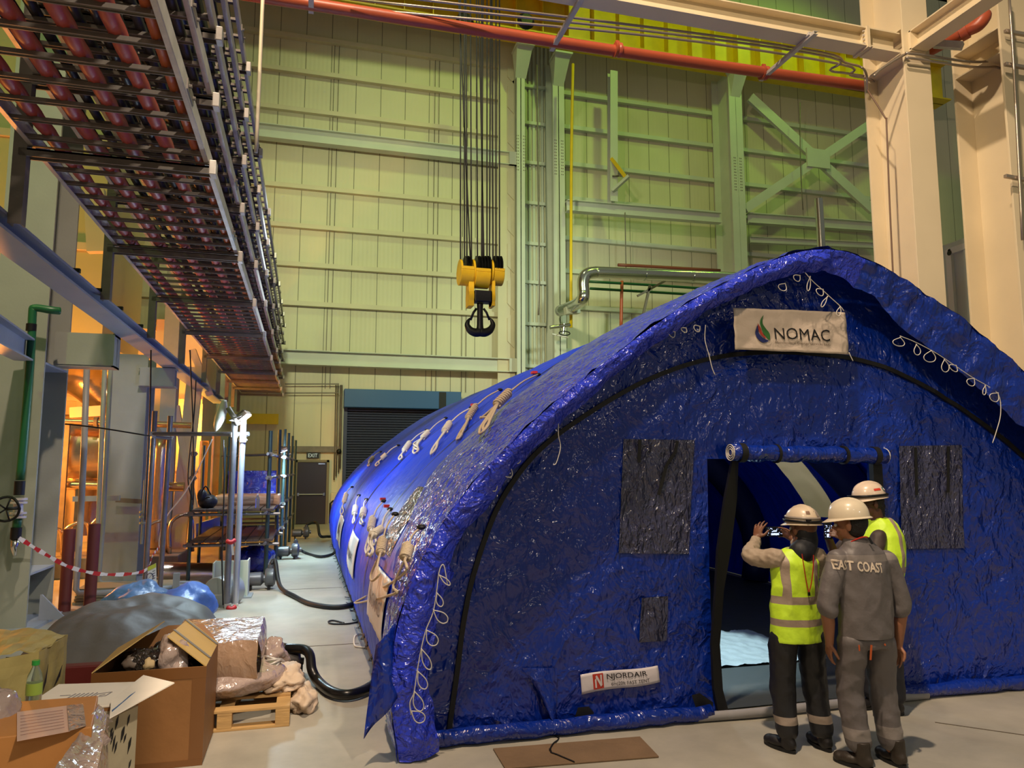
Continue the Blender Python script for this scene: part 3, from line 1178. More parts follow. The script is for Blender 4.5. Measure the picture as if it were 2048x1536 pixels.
lbl = MB().grid(lab, 24, 6, thick=0.003).build('label_strip', mat('white_label_film', (216, 208, 212), 0.4, 0, 0.2, 8), tent, smooth=True)
mb = MB()
fit_text(mb, 'NJORDAIR', lambda u, v: lab(u, v, 0.006), 0.32, 0.845, 0.47, 0.84, 0.004)
fit_text(mb, '6m|20ft FAST TENT', lambda u, v: lab(u, v, 0.006), 0.37, 0.865, 0.13, 0.38)
mb.build('lettering', M_ink, lbl)
mb = MB()
mb.add([lab(0.145, 0.12, 0.005), lab(0.275, 0.12, 0.005), lab(0.275, 0.92, 0.005), lab(0.145, 0.92, 0.005)], [(0, 1, 2, 3)])
mb.build('logo_square', mat('logo_red', (186, 52, 36), 0.5), lbl)
mb = MB()
for q in (((0.165, 0.2), (0.185, 0.2), (0.185, 0.72), (0.165, 0.62)), ((0.175, 0.78), (0.195, 0.85), (0.255, 0.3), (0.235, 0.22)), ((0.235, 0.4), (0.255, 0.3), (0.255, 0.85), (0.235, 0.85))):
    mb.add([lab(a, b, 0.008) for a, b in q], [(0, 1, 2, 3)])
mb.build('logo_letter', mat('label_white', (214, 205, 205), 0.5), lbl)

# doorway: black edges, rolled door, threshold tube
mb = MB()
ed = [(1468, 905), (1450, 1000), (1436, 1100), (1432, 1180), (1424, 1290), (1428, 1380), (1440, 1440)]
ed2 = [(1478, 905), (1474, 1000), (1462, 1100), (1448, 1180), (1440, 1290), (1446, 1380), (1462, 1440)]
for i in range(len(ed) - 1):
    a, b, c, d = W(*ed[i], Y=FY - 0.08), W(*ed2[i], Y=FY - 0.04), W(*ed2[i + 1], Y=FY - 0.04), W(*ed[i + 1], Y=FY - 0.08)
    mb.add([a, b, c, d, a + V((0, .03, 0)), b + V((0, .03, 0)), c + V((0, .03, 0)), d + V((0, .03, 0))], [(0, 1, 2, 3), (4, 7, 6, 5), (0, 4, 5, 1), (1, 5, 6, 2), (2, 6, 7, 3), (3, 7, 4, 0)])
mb.build('door_edge', M_blacktape, tent, smooth=False)
MB().bb(dr - 0.02, dr + 0.07, FY - 0.1, FY - 0.05, 0.02, 1.95).build('door_edge', M_blacktape, tent)
ra, rb = W(1462, 905, Y=FY - 0.14), W(1768, 912, Y=FY - 0.14)
rp = [ra.lerp(rb, k / 24) + V((0, 0, 0.006 * math.sin(k * 1.3))) for k in range(25)]
rl = MB().tube(rp, [0.065 + 0.006 * math.sin(k * 2.1) for k in range(25)], 16).build('door_roll', M_tfront, tent, smooth=True)
for f in (0.06, 0.28, 0.72, 0.93):
    c = ra.lerp(rb, f)
    wd = 0.05 if f in (0.06, 0.93) else 0.022
    MB().lathe(c - V((wd / 2, 0, 0)), (1, 0, 0), [(0.0, 0), (0.076, 0), (0.076, wd), (0, wd)], 18).build('strap', M_blacktape, rl, smooth='auto')
for f, sg in ((0.0, -1), (1.0, 1)):
    c = ra.lerp(rb, f)
    mb = MB()
    for r in (0.062, 0.045, 0.028):
        mb.tube([c + V((sg * 0.006, r * math.cos(a * math.pi / 8), r * math.sin(a * math.pi / 8))) for a in range(16)], 0.004, 6, closed=True)
    mb.build('roll_end', M_cord, rl)
a, b = W(1395, 1450, Y=5.06), W(1960, 1425, Y=5.06)
MB().tube([(2.8, 5.12, 0.035), (3.4, 5.08, 0.04), (4.0, 5.1, 0.04), (4.9, 5.12, 0.035)], 0.035, 10, smooth=4).build('threshold_tube', mat('grey_tube', (150, 148, 150), 0.5), tent, smooth=True)
# folded hem along the foot of the front wall
for (x0, x1) in ((0.85, 2.95), (4.62, 7.3)):
    hp_ = [V((x0 + (x1 - x0) * k / 20, FY - 0.13 - 0.03 * nz(k * 0.7, 2 + x0), 0.06 + 0.015 * nz(k * 0.5, 9))) for k in range(21)]
    MB().tube(hp_, [0.055 + 0.015 * nz(k * 0.9, x0) for k in range(21)], 10).build('bottom_hem', M_tfront, tent, smooth=True)
# black patches and openings on the foot of the wall
for pts_ in ([(1146, 1422), (1150, 1410), (1172, 1408), (1182, 1420), (1180, 1440), (1160, 1448), (1142, 1440)],
             [(1376, 1386), (1392, 1382), (1418, 1400), (1416, 1410), (1398, 1412), (1400, 1425), (1386, 1418)],
             [(2003, 1360), (2020, 1357), (2040, 1360), (2048, 1372), (2036, 1380), (2030, 1393), (2018, 1388), (2006, 1376)],
             [(1798, 1382), (1822, 1385), (1820, 1402), (1800, 1400)]):
    mb = MB()
    vs = [fpx(a, b, 0.05) for a, b in pts_]
    mb.add(vs, [tuple(range(len(vs)))])
    mb.build('black_patch', M_blacktape, tent)
# pointed blue pocket of loose cloth with a black strap down to the floor
pk = MB()
pk.grid(lambda u, v: fpx(1042 + 70 * u + (1 - v) * (38 - 40 * u) , 1334 + 100 * (1 - v) * (0.55 + 0.45 * math.sin(math.pi * min(1, u * 0.8))), 0.02 + 0.09 * math.sin(math.pi * u) ** 1.5 * (1 - v)), 16, 12)
pk.build('loose_pocket', M_tfront, tent, smooth=True)
st = [fpx(1099, 1440, 0.09), fpx(1103, 1462, 0.14), V(W(1104, 1490, z=0.01)), V(W(1100, 1504, z=0.008)), V(W(1122, 1514, z=0.008)), V(W(1150, 1526, z=0.008))]
mb = MB()
cs = catmull(st, 5)
for i in range(len(cs) - 1):
    mb.bar(cs[i], cs[i + 1], 0.03, 0.006, (0, 1, 0.3))
mb.build('strap', M_blacktape, tent)


# ---- cords with loops hanging on the front
def loops_cord(main, loops, name='loop_cord', Y=4.97, r=0.0036, m=None):
    mb = MB()
    mb.tube([W(a, b, Y=Y) for a, b in main], r, 6, smooth=5)
    for (x, y, dx, dy, wd) in loops:
        n = (dy, -dx)
        L = math.hypot(dx, dy)
        n = (n[0] / L, n[1] / L)
        pt = [(x, y), (x + dx * 0.5 + n[0] * wd, y + dy * 0.5 + n[1] * wd), (x + dx * 0.85 + n[0] * wd * 0.9, y + dy * 0.85 + n[1] * wd * 0.9), (x + dx, y + dy),
              (x + dx * 0.85 - n[0] * wd * 0.9, y + dy * 0.85 - n[1] * wd * 0.9), (x + dx * 0.5 - n[0] * wd, y + dy * 0.5 - n[1] * wd), (x + 1, y + 1)]
        mb.tube([W(a, b, Y=Y - 0.01) for a, b in pt], r, 6, smooth=5)
    return mb.build(name, m or M_cord, tent, smooth=True)


loops_cord([(895, 1170), (889, 1135), (884, 1130), (878, 1145), (873, 1185), (866, 1225), (852, 1260), (842, 1300), (834, 1345), (828, 1385), (820, 1405), (822, 1430)],
           [(878, 1150, 22, 20, 4), (873, 1185, 10, 28, 6), (866, 1220, 28, 24, 9), (852, 1260, 20, 30, 10), (842, 1297, 18, 42, 7), (835, 1342, 16, 36, 8), (828, 1382, 14, 40, 9), (822, 1422, 26, 20, 10)], Y=4.85)
loops_cord([(1610, 545), (1625, 562), (1645, 580), (1660, 594), (1680, 612), (1688, 622)],
           [(1570, 566, -8, 14, 8), (1600, 550, -10, 10, 7), (1620, 552, -4, 30, 3), (1646, 578, -10, 10, 8), (1655, 592, -12, 22, 3), (1680, 612, -4, 20, 4)])
loops_cord([(1800, 672), (1830, 684), (1870, 705), (1905, 728), (1945, 755), (1985, 778), (1999, 795), (2001, 830), (1992, 865), (1985, 886)],
           [(1800, 674, -4, 18, 11), (1832, 688, 4, 22, 6), (1862, 700, -4, 24, 11), (1888, 718, 4, 26, 7), (1912, 730, -8, 10, 9), (1948, 756, -10, 14, 8), (1970, 770, -2, 20, 3), (1996, 785, -12, 16, 9)])
loops_cord([(1411, 650), (1410, 680), (1418, 710), (1424, 735), (1430, 750)], [(1372, 655, -6, 8, 6), (1350, 663, -10, 8, 7), (1400, 652, -10, 8, 7)])
loops_cord([(1117, 845), (1117, 870), (1121, 895), (1113, 925), (1107, 930)], [(1043, 910, -16, 12, 9), (1022, 935, -10, 18, 9), (995, 968, -14, 10, 8)])
loops_cord([(1698, 705), (1702, 714), (1706, 722)], [])
mb = MB()
mb.tube([W(800, 1440, Y=5.0), W(804, 1470, Y=4.95), W(815, 1492, z=0.012), W(838, 1497, z=0.012), W(850, 1497, z=0.012)], 0.011, 8, smooth=5)
mb.tube([W(812, 1490, z=0.012), W(822, 1500, z=0.012), W(832, 1492, z=0.03), W(826, 1486, z=0.03)], 0.012, 8, smooth=5)
mb.build('ground_rope', M_rope, tent, smooth=True)


# ---- coiled guy ropes lying on the roof and side
def coil(anchor, bx, tail, m, name='coiled_guy_rope', r=0.012, wrap=0.035):
    a, na = thit(*anchor, 0.02)
    b0, nb = thit(*bx[0], 0.04)
    b1, _ = thit(*bx[1], 0.04)
    mb = MB()
    mb.tube([a, (a + b0) / 2 + na * 0.02, b0], r * 0.8, 6, smooth=3)
    d = (b1 - b0)
    L = d.length
    d.normalize()
    e1 = nb.cross(d).normalized()
    n = 8
    sp = []
    for k in range(n * 10):
        an = 2 * math.pi * k / 10
        sp.append(b0 + d * (L * k / (n * 10)) + (e1 * math.cos(an) + nb * math.sin(an)) * wrap)
    mb.tube(sp, r, 6)
    mb.tube([b0, b1], wrap * 0.9, 8)
    for (t0, t1, sgn) in tail:
        c0, _ = thit(*t0, 0.03)
        c1, _ = thit(*t1, 0.03)
        mid, _ = thit((t0[0] + t1[0]) / 2 + sgn, (t0[1] + t1[1]) / 2 + abs(sgn) * 0.3, 0.03)
        mid2, _ = thit((t0[0] + t1[0]) / 2 - sgn, (t0[1] + t1[1]) / 2, 0.03)
        mb.tube([b1, c0, mid, c1, mid2, b1 + e1 * 0.02], r, 6, smooth=5)
    mb.build(name, m, tent, smooth=True)
    MB().ell(a, (0.035, 0.035, 0.02), 10, 6).build('anchor_patch', M_blacktape, tent)


coil((1078, 752), ((1032, 805), (1008, 830)), [((995, 850), (978, 886), 6), ((990, 852), (976, 852), 3), ((992, 856), (984, 880), -4)], M_tan)
coil((1002, 782), ((955, 818), (940, 842)), [((930, 862), (918, 884), 3), ((932, 858), (922, 878), -2)], M_tan)
coil((944, 818), ((903, 852), (893, 868)), [((880, 885), (866, 912), 3)], M_rope, r=0.014)
coil((893, 838), ((860, 868), (848, 880)), [((838, 893), (832, 910), 5), ((830, 890), (838, 902), 4)], M_rope, r=0.014)
coil((855, 862), ((822, 890), (812, 905)), [((806, 912), (802, 922), 3)], M_rope, r=0.014)
coil((798, 892), ((775, 912), (766, 920)), [((760, 925), (754, 934), 3)], M_rope, r=0.014)
coil((762, 905), ((748, 918), (742, 926)), [((740, 930), (738, 934), 2)], M_tan, r=0.012)
coil((770, 1004), ((752, 1040), (748, 1062)), [((742, 1085), (744, 1112), 7), ((758, 1085), (755, 1118), 6)], M_rope, r=0.012)
coil((783, 1020), ((770, 1062), (767, 1080)), [((762, 1095), (764, 1118), 6)], M_rope, r=0.012)
coil((735, 1000), ((733, 1022), (731, 1034)), [((728, 1042), (727, 1050), 3)], M_rope, r=0.012)
coil((720, 992), ((716, 1016), (714, 1030)), [((712, 1036), (710, 1048), 2)], M_rope, r=0.012)
coil((706, 975), ((696, 990), (692, 1005)), [((688, 1014), (686, 1030), 3)], M_rope, r=0.012)
coil((808, 1040), ((790, 1092), (787, 1115)), [((780, 1140), (770, 1168), 8)], M_tan, r=0.010)
coil((864, 1068), ((845, 1108), (838, 1130)), [((826, 1165), (814, 1195), 4)], M_tan, r=0.010)
for (x, y) in ((768, 1000), (776, 1014), (1070, 748), (948, 812)):
    a, n_ = thit(x, y, 0.02)
    MB().box(a, (0.06, 0.09, 0.03)).build('red_tab', M_rope_red, tent)


# ---- banners on the left side of the tent
def side_fn(ua, ub, ya, yb, off):
    return lambda u, v, o=0.0: skin_pt(ub + (ua - ub) * (1 - v), yb + (ya - yb) * u, off + o, 0.6)


for (ya, yb) in ((5.75, 6.95), (9.1, 10.9), (12.6, 14.4)):
    uu0, uu1 = 0.052, 0.094
    fn = side_fn(uu0, uu1, ya, yb, 0.02)
    bo = MB().grid(fn, 14, 12, thick=0.003).build('side_banner', M_bannerside, tent, smooth=True)
    mb = MB()
    fit_text(mb, 'NOMAC', lambda u, v: fn(u, v, 0.012), 0.30, 0.88, 0.34, 0.58, 0.012)
    cp = catmull([V((0.2, 0.75, 0)), V((0.15, 0.5, 0)), V((0.17, 0.3, 0)), V((0.24, 0.3, 0)), V((0.26, 0.45, 0))], 5, True)
    mb.add([fn(p.x, p.y, 0.012) for p in cp], [tuple(range(len(cp)))])
    mb.build('lettering', mat('faded_print', (90, 92, 100), 0.5), bo)
MB().grid(lambda u, v: skin_pt(0.105 + 0.06 * u, 6.3 + 0.9 * v, 0.006, 1.0), 14, 20).build('side_window', M_pane, tent, smooth=True)

# ------------------------------------------------------------------ cable trays overhead on the left
TX0, TX1 = -2.02, -0.80
TRAY_Y0, TRAY_Y1 = 2.4, 24.4
LEV = [4.2, 4.75, 5.3, 5.85, 6.4]
SUPY = [3.45, 5.9, 8.4, 10.75, 13.3, 16.1, 18.6, 20.6, 22.3, 24.1]
rung_mesh = None
where = ['lowest cable tray of the stack, carrying the thick red cables', 'second cable tray from the bottom of the overhead stack',
         'middle cable tray of the five in the overhead stack', 'second cable tray from the top of the overhead stack', 'topmost cable tray of the overhead stack']
tray0 = None
for li, z in enumerate(LEV):
    if tray0 is None:
        t = thing('cable_tray', ((TX0 + TX1) / 2, TRAY_Y0, z), 'galvanised ladder: ' + where[0], 'cable tray', 'stacked overhead cable trays')
        for xx, sg in ((TX0, 1), (TX1, -1)):
            mb = MB().bb(xx - 0.006, xx + 0.006, TRAY_Y0, TRAY_Y1, z, z + 0.11)
            mb.bb(xx if sg > 0 else xx - 0.03, xx + 0.03 if sg > 0 else xx, TRAY_Y0, TRAY_Y1, z - 0.004, z + 0.004)
            mb.bb(xx if sg > 0 else xx - 0.03, xx + 0.03 if sg > 0 else xx, TRAY_Y0, TRAY_Y1, z + 0.106, z + 0.114)
            mb.build('side_rail', M_galv, t)
        y = TRAY_Y0 + 0.1
        while y < TRAY_Y1:
            if rung_mesh is None:
                r0 = MB().bb(TX0, TX1, y - 0.02, y + 0.02, z + 0.012, z + 0.032).bb(TX0, TX1, y - 0.022, y - 0.014, z + 0.004, z + 0.02).bb(TX0, TX1, y + 0.014, y + 0.022, z + 0.004, z + 0.02).build('rung', M_darkgalv, t)
                rung_mesh, ry = r0, y
            else:
                c = rung_mesh.copy()
                COL.objects.link(c)
                c.location = (0, y - ry, 0)
                ORIGIN[c.name] = ORIGIN[t.name]
            y += 0.3
        y = 4.9
        while y < TRAY_Y1:
            MB().bb(TX1 + 0.006, TX1 + 0.014, y - 0.12, y + 0.12, z + 0.02, z + 0.09).lathe((TX1 + 0.012, y - 0.08, z + 0.055), (1, 0, 0), [(0, 0), (0.012, 0), (0.012, 0.02), (0, 0.02)], 6).lathe((TX1 + 0.012, y + 0.08, z + 0.055), (1, 0, 0), [(0, 0), (0.012, 0), (0.012, 0.02), (0, 0.02)], 6).build('splice_plate', M_darkgalv, t)
            y += 3.0
        tray0 = t
    else:
        dup(tray0, ((TX0 + TX1) / 2, TRAY_Y0, z), 0, 'galvanised ladder: ' + where[li])

# red cables in the lowest tray
cx_names = ['leftmost thick red cable in the lowest tray', 'second thick red cable from the left in the lowest tray', 'third thick red cable from the left in the lowest tray', 'rightmost thick red cable in the lowest tray']
for i, xx in enumerate((-1.87, -1.60, -1.345, -1.09)):
    pts = []
    y = TRAY_Y0
    while y <= TRAY_Y1:
        ph = ((y - TRAY_Y0 - 0.1) / 0.3) % 1.0
        pts.append((xx + 0.012 * nz(y * 0.5, i * 3), y, LEV[0] + 0.082 - 0.014 * math.sin(math.pi * ph)))
        y += 0.06
    tag(MB().tube(pts, 0.05, 10).build('red_cable', M_redcable, smooth=True), cx_names[i], 'cable', 'red cables in the lowest tray')
pts = [(-0.885 + 0.01 * nz(y * 0.4, 20), y, LEV[0] + 0.07) for y in [TRAY_Y0 + 0.5 * k for k in range(44)]]
tag(MB().tube(pts, 0.034, 8).build('orange_cable', M_orcable, smooth=True), 'thinner orange cable beside the outer rail of the lowest tray', 'cable')
# dark cables in the upper trays
base_c = None
lvn = ['second', 'third', 'fourth', 'top']
for li, z in enumerate(LEV[1:]):
    for k in range(9):
        xx = TX0 + 0.1 + k * 0.125
        if base_c is None:
            pts = [(xx + 0.008 * nz(y * 0.6, 50), y, z + 0.035 + 0.034) for y in [TRAY_Y0 + 0.25 * q for q in range(88)]]
            base_c = MB().tube(pts, 0.036, 8).build('dark_cable', M_cable, smooth=True)
            tag(base_c, 'dark power cable lying in the second tray of the overhead stack', 'cable', 'dark cables in the second tray')
            bl = base_c.location.copy()
            bx0, bz0 = xx, z
        else:
            c = base_c.copy()
            COL.objects.link(c)
            c.location = bl + V((xx - bx0, 0, z - bz0))
            ORIGIN[c.name] = V(c.location)
            tag(c, 'dark power cable lying in the %s tray of the overhead stack' % lvn[li], 'cable', 'dark cables in the %s tray' % lvn[li])

# supports: post with one arm per level
ordn = ['directly overhead at the frame top', 'nearest one seen whole', 'second nearest, above the long blue-grey beam', 'third nearest', 'fourth nearest', 'fifth nearest', 'sixth nearest, lit orange', 'seventh nearest, lit orange', 'second last before the back wall', 'last one at the tray end']
sup0 = None
for i, y in enumerate(SUPY):
    lb = 'steel post with arms carrying the cable trays, ' + ordn[i]
    if sup0 is None:
        t = thing('tray_support', (-2.15, y, 3.60), lb, 'support', 'cable tray supports')
        mb = MB().chan((-2.07, y + 0.045, 3.60), (-2.07, y + 0.045, 7.4), 0.09, 0.088, 0.012, (1, 0, 0))
        mb.build('post', M_darkgalv, t)
        for z in LEV:
            mb = MB().bb(-2.08, TX1 + 0.05, y + 0.0, y + 0.085, z - 0.045, z - 0.03).bb(-2.08, TX1 + 0.05, y, y + 0.012, z - 0.09, z - 0.03).bb(-2.08, TX1 + 0.05, y + 0.073, y + 0.085, z - 0.09, z - 0.03)
            mb.bb(-2.08, TX1 + 0.05, y + 0.0, y + 0.03, z - 0.012, z - 0.006)
            a = mb.build('arm', M_darkgalv, t)
            MB().bb(TX1 + 0.01, TX1 + 0.06, y - 0.01, y + 0.095, z - 0.095, z + 0.02).build('end_clamp', M_galv, a, bevel=0.006)
        sup0 = t
    else:
        dup(sup0, (-2.15, y, 3.60), 0, lb)

# thin rod hanging beside the trays
o = MB().tube([W(527, -40, Y=8.5), W(519, 150, Y=8.5), W(512, 305, Y=8.5)], 0.022, 8, smooth=3).build('hanging_conduit', M_cream, smooth=True)
tag(o, 'slim pale conduit hanging beside the cable tray edge', 'conduit')

# ------------------------------------------------------------------ long blue-grey beam and its columns
def beam_pt(x, y, Y):
    return W(x, y, Y=Y)


BXR = -2.36
bz = 3.54
bh_ = W(0, 412, X=-2.12).z - bz
tag(MB().ibeam((-2.242, 3.6, bz + bh_ / 2), (-2.242, 20.5, bz + bh_ / 2), 0.252, bh_, 0.025, 0.014).build('long_beam', M_grey), 'long blue-grey steel beam running away under the cable trays', 'beam')
for y in (6.5, 8.6, 10.9, 13.2):
    pass
t = thing('cable_tie_rack', (BXR - 0.05, 9.0, bz + 0.55), 'black ties and white rope ends fixed along the top of the long blue-grey beam', 'tie')
for y in (7.6, 8.4, 9.3, 10.4, 11.2):
    MB().bb(-2.35, -2.1, y, y + 0.04, bz + bh_, bz + bh_ + 0.04).build('tie', M_black, t)

t = thing('steel_column', (-3.35, 10.4, 0), 'large grey steel column at the left with the green pipe in front', 'column', 'columns of the left bay')
XR = -3.05
MB().bb(XR - 0.55, XR, 9.93, 9.97, 0, 12).bb(XR - 0.55, XR, 10.81, 10.85, 0, 12).bb(XR - 0.29, XR - 0.26, 9.97, 10.81, 0, 12).build('shaft', mat('grey_column_paint', (142, 146, 138), 0.5, 0, 0.05, 30, 0.12, 1.2), t)
for z in (0.62, 3.1):
    MB().bb(XR - 0.27, XR, 9.97, 10.81, z, z + 0.025).build('stiffener', M_grey, t)
MB().bb(XR - 0.65, XR + 0.1, 9.85, 10.95, 0, 0.04).build('base_plate', M_grey, t)
MB().hexa([(XR, 10.36, 0.04), (XR + 0.3, 10.36, 0.04), (XR + 0.3, 10.39, 0.04), (XR, 10.39, 0.04), (XR, 10.36, 0.34), (XR + 0.02, 10.36, 0.34), (XR + 0.02, 10.39, 0.34), (XR, 10.39, 0.34)]).build('gusset', M_grey, t)
tag(MB().ibeam((-3.02, 10.3, 3.32), (-2.36, 10.3, 3.32), 0.3, 0.42, 0.025, 0.02).bb(-2.38, -2.36, 10.15, 10.45, 3.11, 3.54).bb(-3.02, -2.36, 10.14, 10.16, 3.13, 3.52).build('stub_beam', MATS['grey_column_paint']), 'short stub beam between the large left column and the long beam', 'beam')
t = thing('steel_column', (-2.9, 13.9, 0), 'second grey column of the left bay behind the grey water pipes', 'column', 'columns of the left bay')
MB().bb(-3.15, -2.6, 13.45, 13.49, 0, 3.75).bb(-3.15, -2.6, 14.1, 14.14, 0, 3.75).bb(-2.89, -2.86, 13.49, 14.1, 0, 3.75).build('shaft', M_grey, t)
MB().bb(-3.22, -2.52, 13.35, 14.25, 0, 0.04).build('base_plate', M_grey, t)
tag(MB().ibeam((-2.72, 13.5, 3.37), (-2.16, 13.5, 3.37), 0.3, 0.32, 0.025, 0.02).bb(-2.7, -2.16, 13.34, 13.36, 3.22, 3.52).build('stub_beam', M_grey), 'short stub beam on top of the second left column', 'beam')
# lower blue side beam at the left frame edge
a, b = W(-60, 660, Y=8.8), W(52, 705, Y=9.4)
tag(MB().ibeam(W(-80, 625, Y=6.6), W(50, 700, Y=9.7), 0.2, 0.26, 0.02, 0.015).build('side_beam', M_grey), 'short blue-grey beam entering at the left frame edge below the long beam', 'beam')

# ------------------------------------------------------------------ green drain pipe with valve
t = thing('green_pipe', W(28, 1110, Y=9.6), 'dark green vertical pipe with a white-flanged valve on the left column', 'pipe')
g = lambda x, y: W(x, y, Y=9.65)
MB().tube([W(120, 622, Y=9.7), W(100, 620, Y=9.65), g(70, 616), g(65, 628), g(62, 700), g(50, 850), g(40, 960)], 0.045, 12, smooth=5).build('upper_pipe', M_green, t, smooth=True)
MB().tube([g(36, 1030), g(32, 1065)], 0.045, 12).build('lower_pipe', M_green, t, smooth=True)
MB().tube([g(40, 962), g(38, 990)], 0.055, 12).build('collar', M_black, t, smooth='auto')
MB().tube([g(33, 1055), g(31, 1078)], 0.056, 12).build('collar', M_black, t, smooth='auto')
MB().tube([g(63, 648), g(62, 662)], 0.055, 12).build('collar', M_black, t, smooth='auto')
vb = MB()
for q in (998, 1005, 1026, 1034):
    p = g(38 - (q - 998) * 0.06, q)
    vb.lathe(p, (0, 0, 1), [(0, -0.012), (0.085, -0.012), (0.085, 0.012), (0, 0.012)], 20)
vb.tube([g(37, 1000), g(36, 1032)], 0.05, 14)
vb.build('valve_body', mat('white_flange', (205, 200, 196), 0.4, 0.3), t, smooth='auto')
c = W(12, 1018, Y=9.3)
wm = MB().tube([c + V((0.13 * math.cos(a * math.pi / 10), -0.02 * math.sin(a), 0.13 * math.sin(a * math.pi / 10))) for a in range(20)], 0.014, 8, closed=True)
for k in range(5):
    an = k * 2 * math.pi / 5
    wm.tube([c, c + V((0.13 * math.cos(an), 0, 0.13 * math.sin(an)))], 0.009, 6)
wm.tube([c, g(36, 1016)], 0.018, 8)
wm.build('hand_wheel', M_black, t, smooth=True)
MB().tube([g(31, 1078), g(28, 1095), g(29, 1112)], [0.045, 0.035, 0.018], 10).build('drain_tap', M_silver, t, smooth=True)

# ------------------------------------------------------------------ grey service pipes
def gp(px, Y, r, label, m=M_greypipe, grp=None, sm=0):
    pts = [W(a, b, Y=Y) for a, b in px]
    o = MB().tube(pts, r, 12, smooth=sm).build('service_pipe', m, smooth=True)
    return tag(o, label, 'pipe', grp)


gp([(174, 725), (168, 900), (160, 1060), (153, 1160), (152, 1178), (158, 1186), (200, 1186), (350, 1176)], 11.6, 0.042, 'grey service pipe nearest the left column, turning to run low along the floor')
gp([(210, 728), (203, 880), (196, 1060), (189, 1160), (190, 1172), (200, 1176)], 12.6, 0.035, 'middle thin grey service pipe of the three vertical ones')
gp([(222, 728), (214, 880), (205, 1060), (198, 1150), (198, 1162), (206, 1167), (280, 1167), (395, 1166), (403, 1168), (396, 1178), (394, 1215)], 12.4, 0.034, 'right grey service pipe of the three vertical ones, bending into a low run')
t = thing('pipe_run', W(380, 1228, Y=11.4), 'low pale grey pipe elbow standing on a foot beside the end cap', 'pipe')
MB().tube([W(345, 1177, Y=11.5), W(372, 1176, Y=11.5), W(379, 1180, Y=11.5), W(379, 1195, Y=11.5), W(378, 1228, Y=11.5)], 0.06, 12, smooth=4).build('elbow_pipe', M_greypipe, t, smooth=True)
MB().lathe(W(379, 1186, Y=11.5), (0, 0, 1), [(0, 0), (0.08, 0), (0.08, 0.04), (0, 0.04)], 16).build('flange', M_greypipe, t, smooth='auto')
MB().bb(-1.72, -1.64, 11.3, 11.36, 0, 0.42).build('foot', M_greypipe, t)
tag(MB().tube([W(320, 1222, Y=10.95), W(462, 1216, Y=10.95)], 0.028, 8).build('floor_pipe', M_greypipe, smooth=True), 'thin grey pipe lying on the floor by the scaffold feet', 'pipe')
t = thing('pipe_bracket', W(215, 1000, Y=13.2), 'horizontal steel bracket holding the grey pipes across the second column', 'bracket')
MB().bar(W(146, 998, Y=12.9), W(240, 996, Y=12.9), 0.06, 0.08).build('arm', M_grey, t)
MB().bar(W(232, 1000, Y=13.3), W(285, 1003, Y=13.3), 0.05, 0.07).build('arm', M_darkgalv, t)

# brown floor posts
for (xx, top, lb) in ((-2.95, 1.07, 'left dark red-brown steel post on the floor beside the big column'), (-2.66, 1.13, 'right dark red-brown steel post with a base flange')):
    t = thing('floor_post', (xx, 11.0, 0), lb, 'post', 'red-brown floor posts')
    MB().lathe((xx, 11.0, 0), (0, 0, 1), [(0, 0), (0.072, 0), (0.072, top), (0.062, top + 0.004), (0.0, top + 0.004)], 20).build('tube', mat('red_brown_paint', (92, 38, 34), 0.5), t, smooth='auto')
    MB().lathe((xx, 11.0, 0), (0, 0, 1), [(0, 0), (0.15, 0), (0.15, 0.03), (0, 0.03)], 20).build('base_flange', M_darkgalv, t, smooth='auto')

# ------------------------------------------------------------------ orange-lit machinery bay
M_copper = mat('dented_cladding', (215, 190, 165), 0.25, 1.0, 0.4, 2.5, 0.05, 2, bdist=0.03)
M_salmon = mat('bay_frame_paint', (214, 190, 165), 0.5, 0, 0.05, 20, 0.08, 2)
t = thing('machine_enclosure', (-7.5, 21.5, 0), 'large panelled machine enclosure glowing under orange lamps at the far left', 'enclosure')
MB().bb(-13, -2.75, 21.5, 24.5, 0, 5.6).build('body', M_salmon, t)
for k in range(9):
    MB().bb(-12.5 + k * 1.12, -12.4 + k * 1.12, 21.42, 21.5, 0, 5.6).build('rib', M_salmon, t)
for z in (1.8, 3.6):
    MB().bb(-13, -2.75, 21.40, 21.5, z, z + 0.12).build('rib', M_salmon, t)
# tall panels catching yellow light
for (x0, x1, y0, y1, lb) in ((396, 418, 882, 1000, 'left of two tall yellow-lit panels behind the scaffold'), (420, 442, 870, 1000, 'right of two tall yellow-lit panels behind the scaffold')):
    a, b = W(x0, y1, Y=19.5), W(x1, y0, Y=19.5)
    t2 = thing('wall_panel', ((a.x + b.x) / 2, 19.5, 0), lb, 'panel', 'yellow-lit panels')
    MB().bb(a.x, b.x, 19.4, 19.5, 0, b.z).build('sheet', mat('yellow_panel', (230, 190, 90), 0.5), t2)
    MB().bb(a.x, a.x + 0.05, 19.34, 19.4, 0, b.z).build('edge_strip', M_salmon, t2)
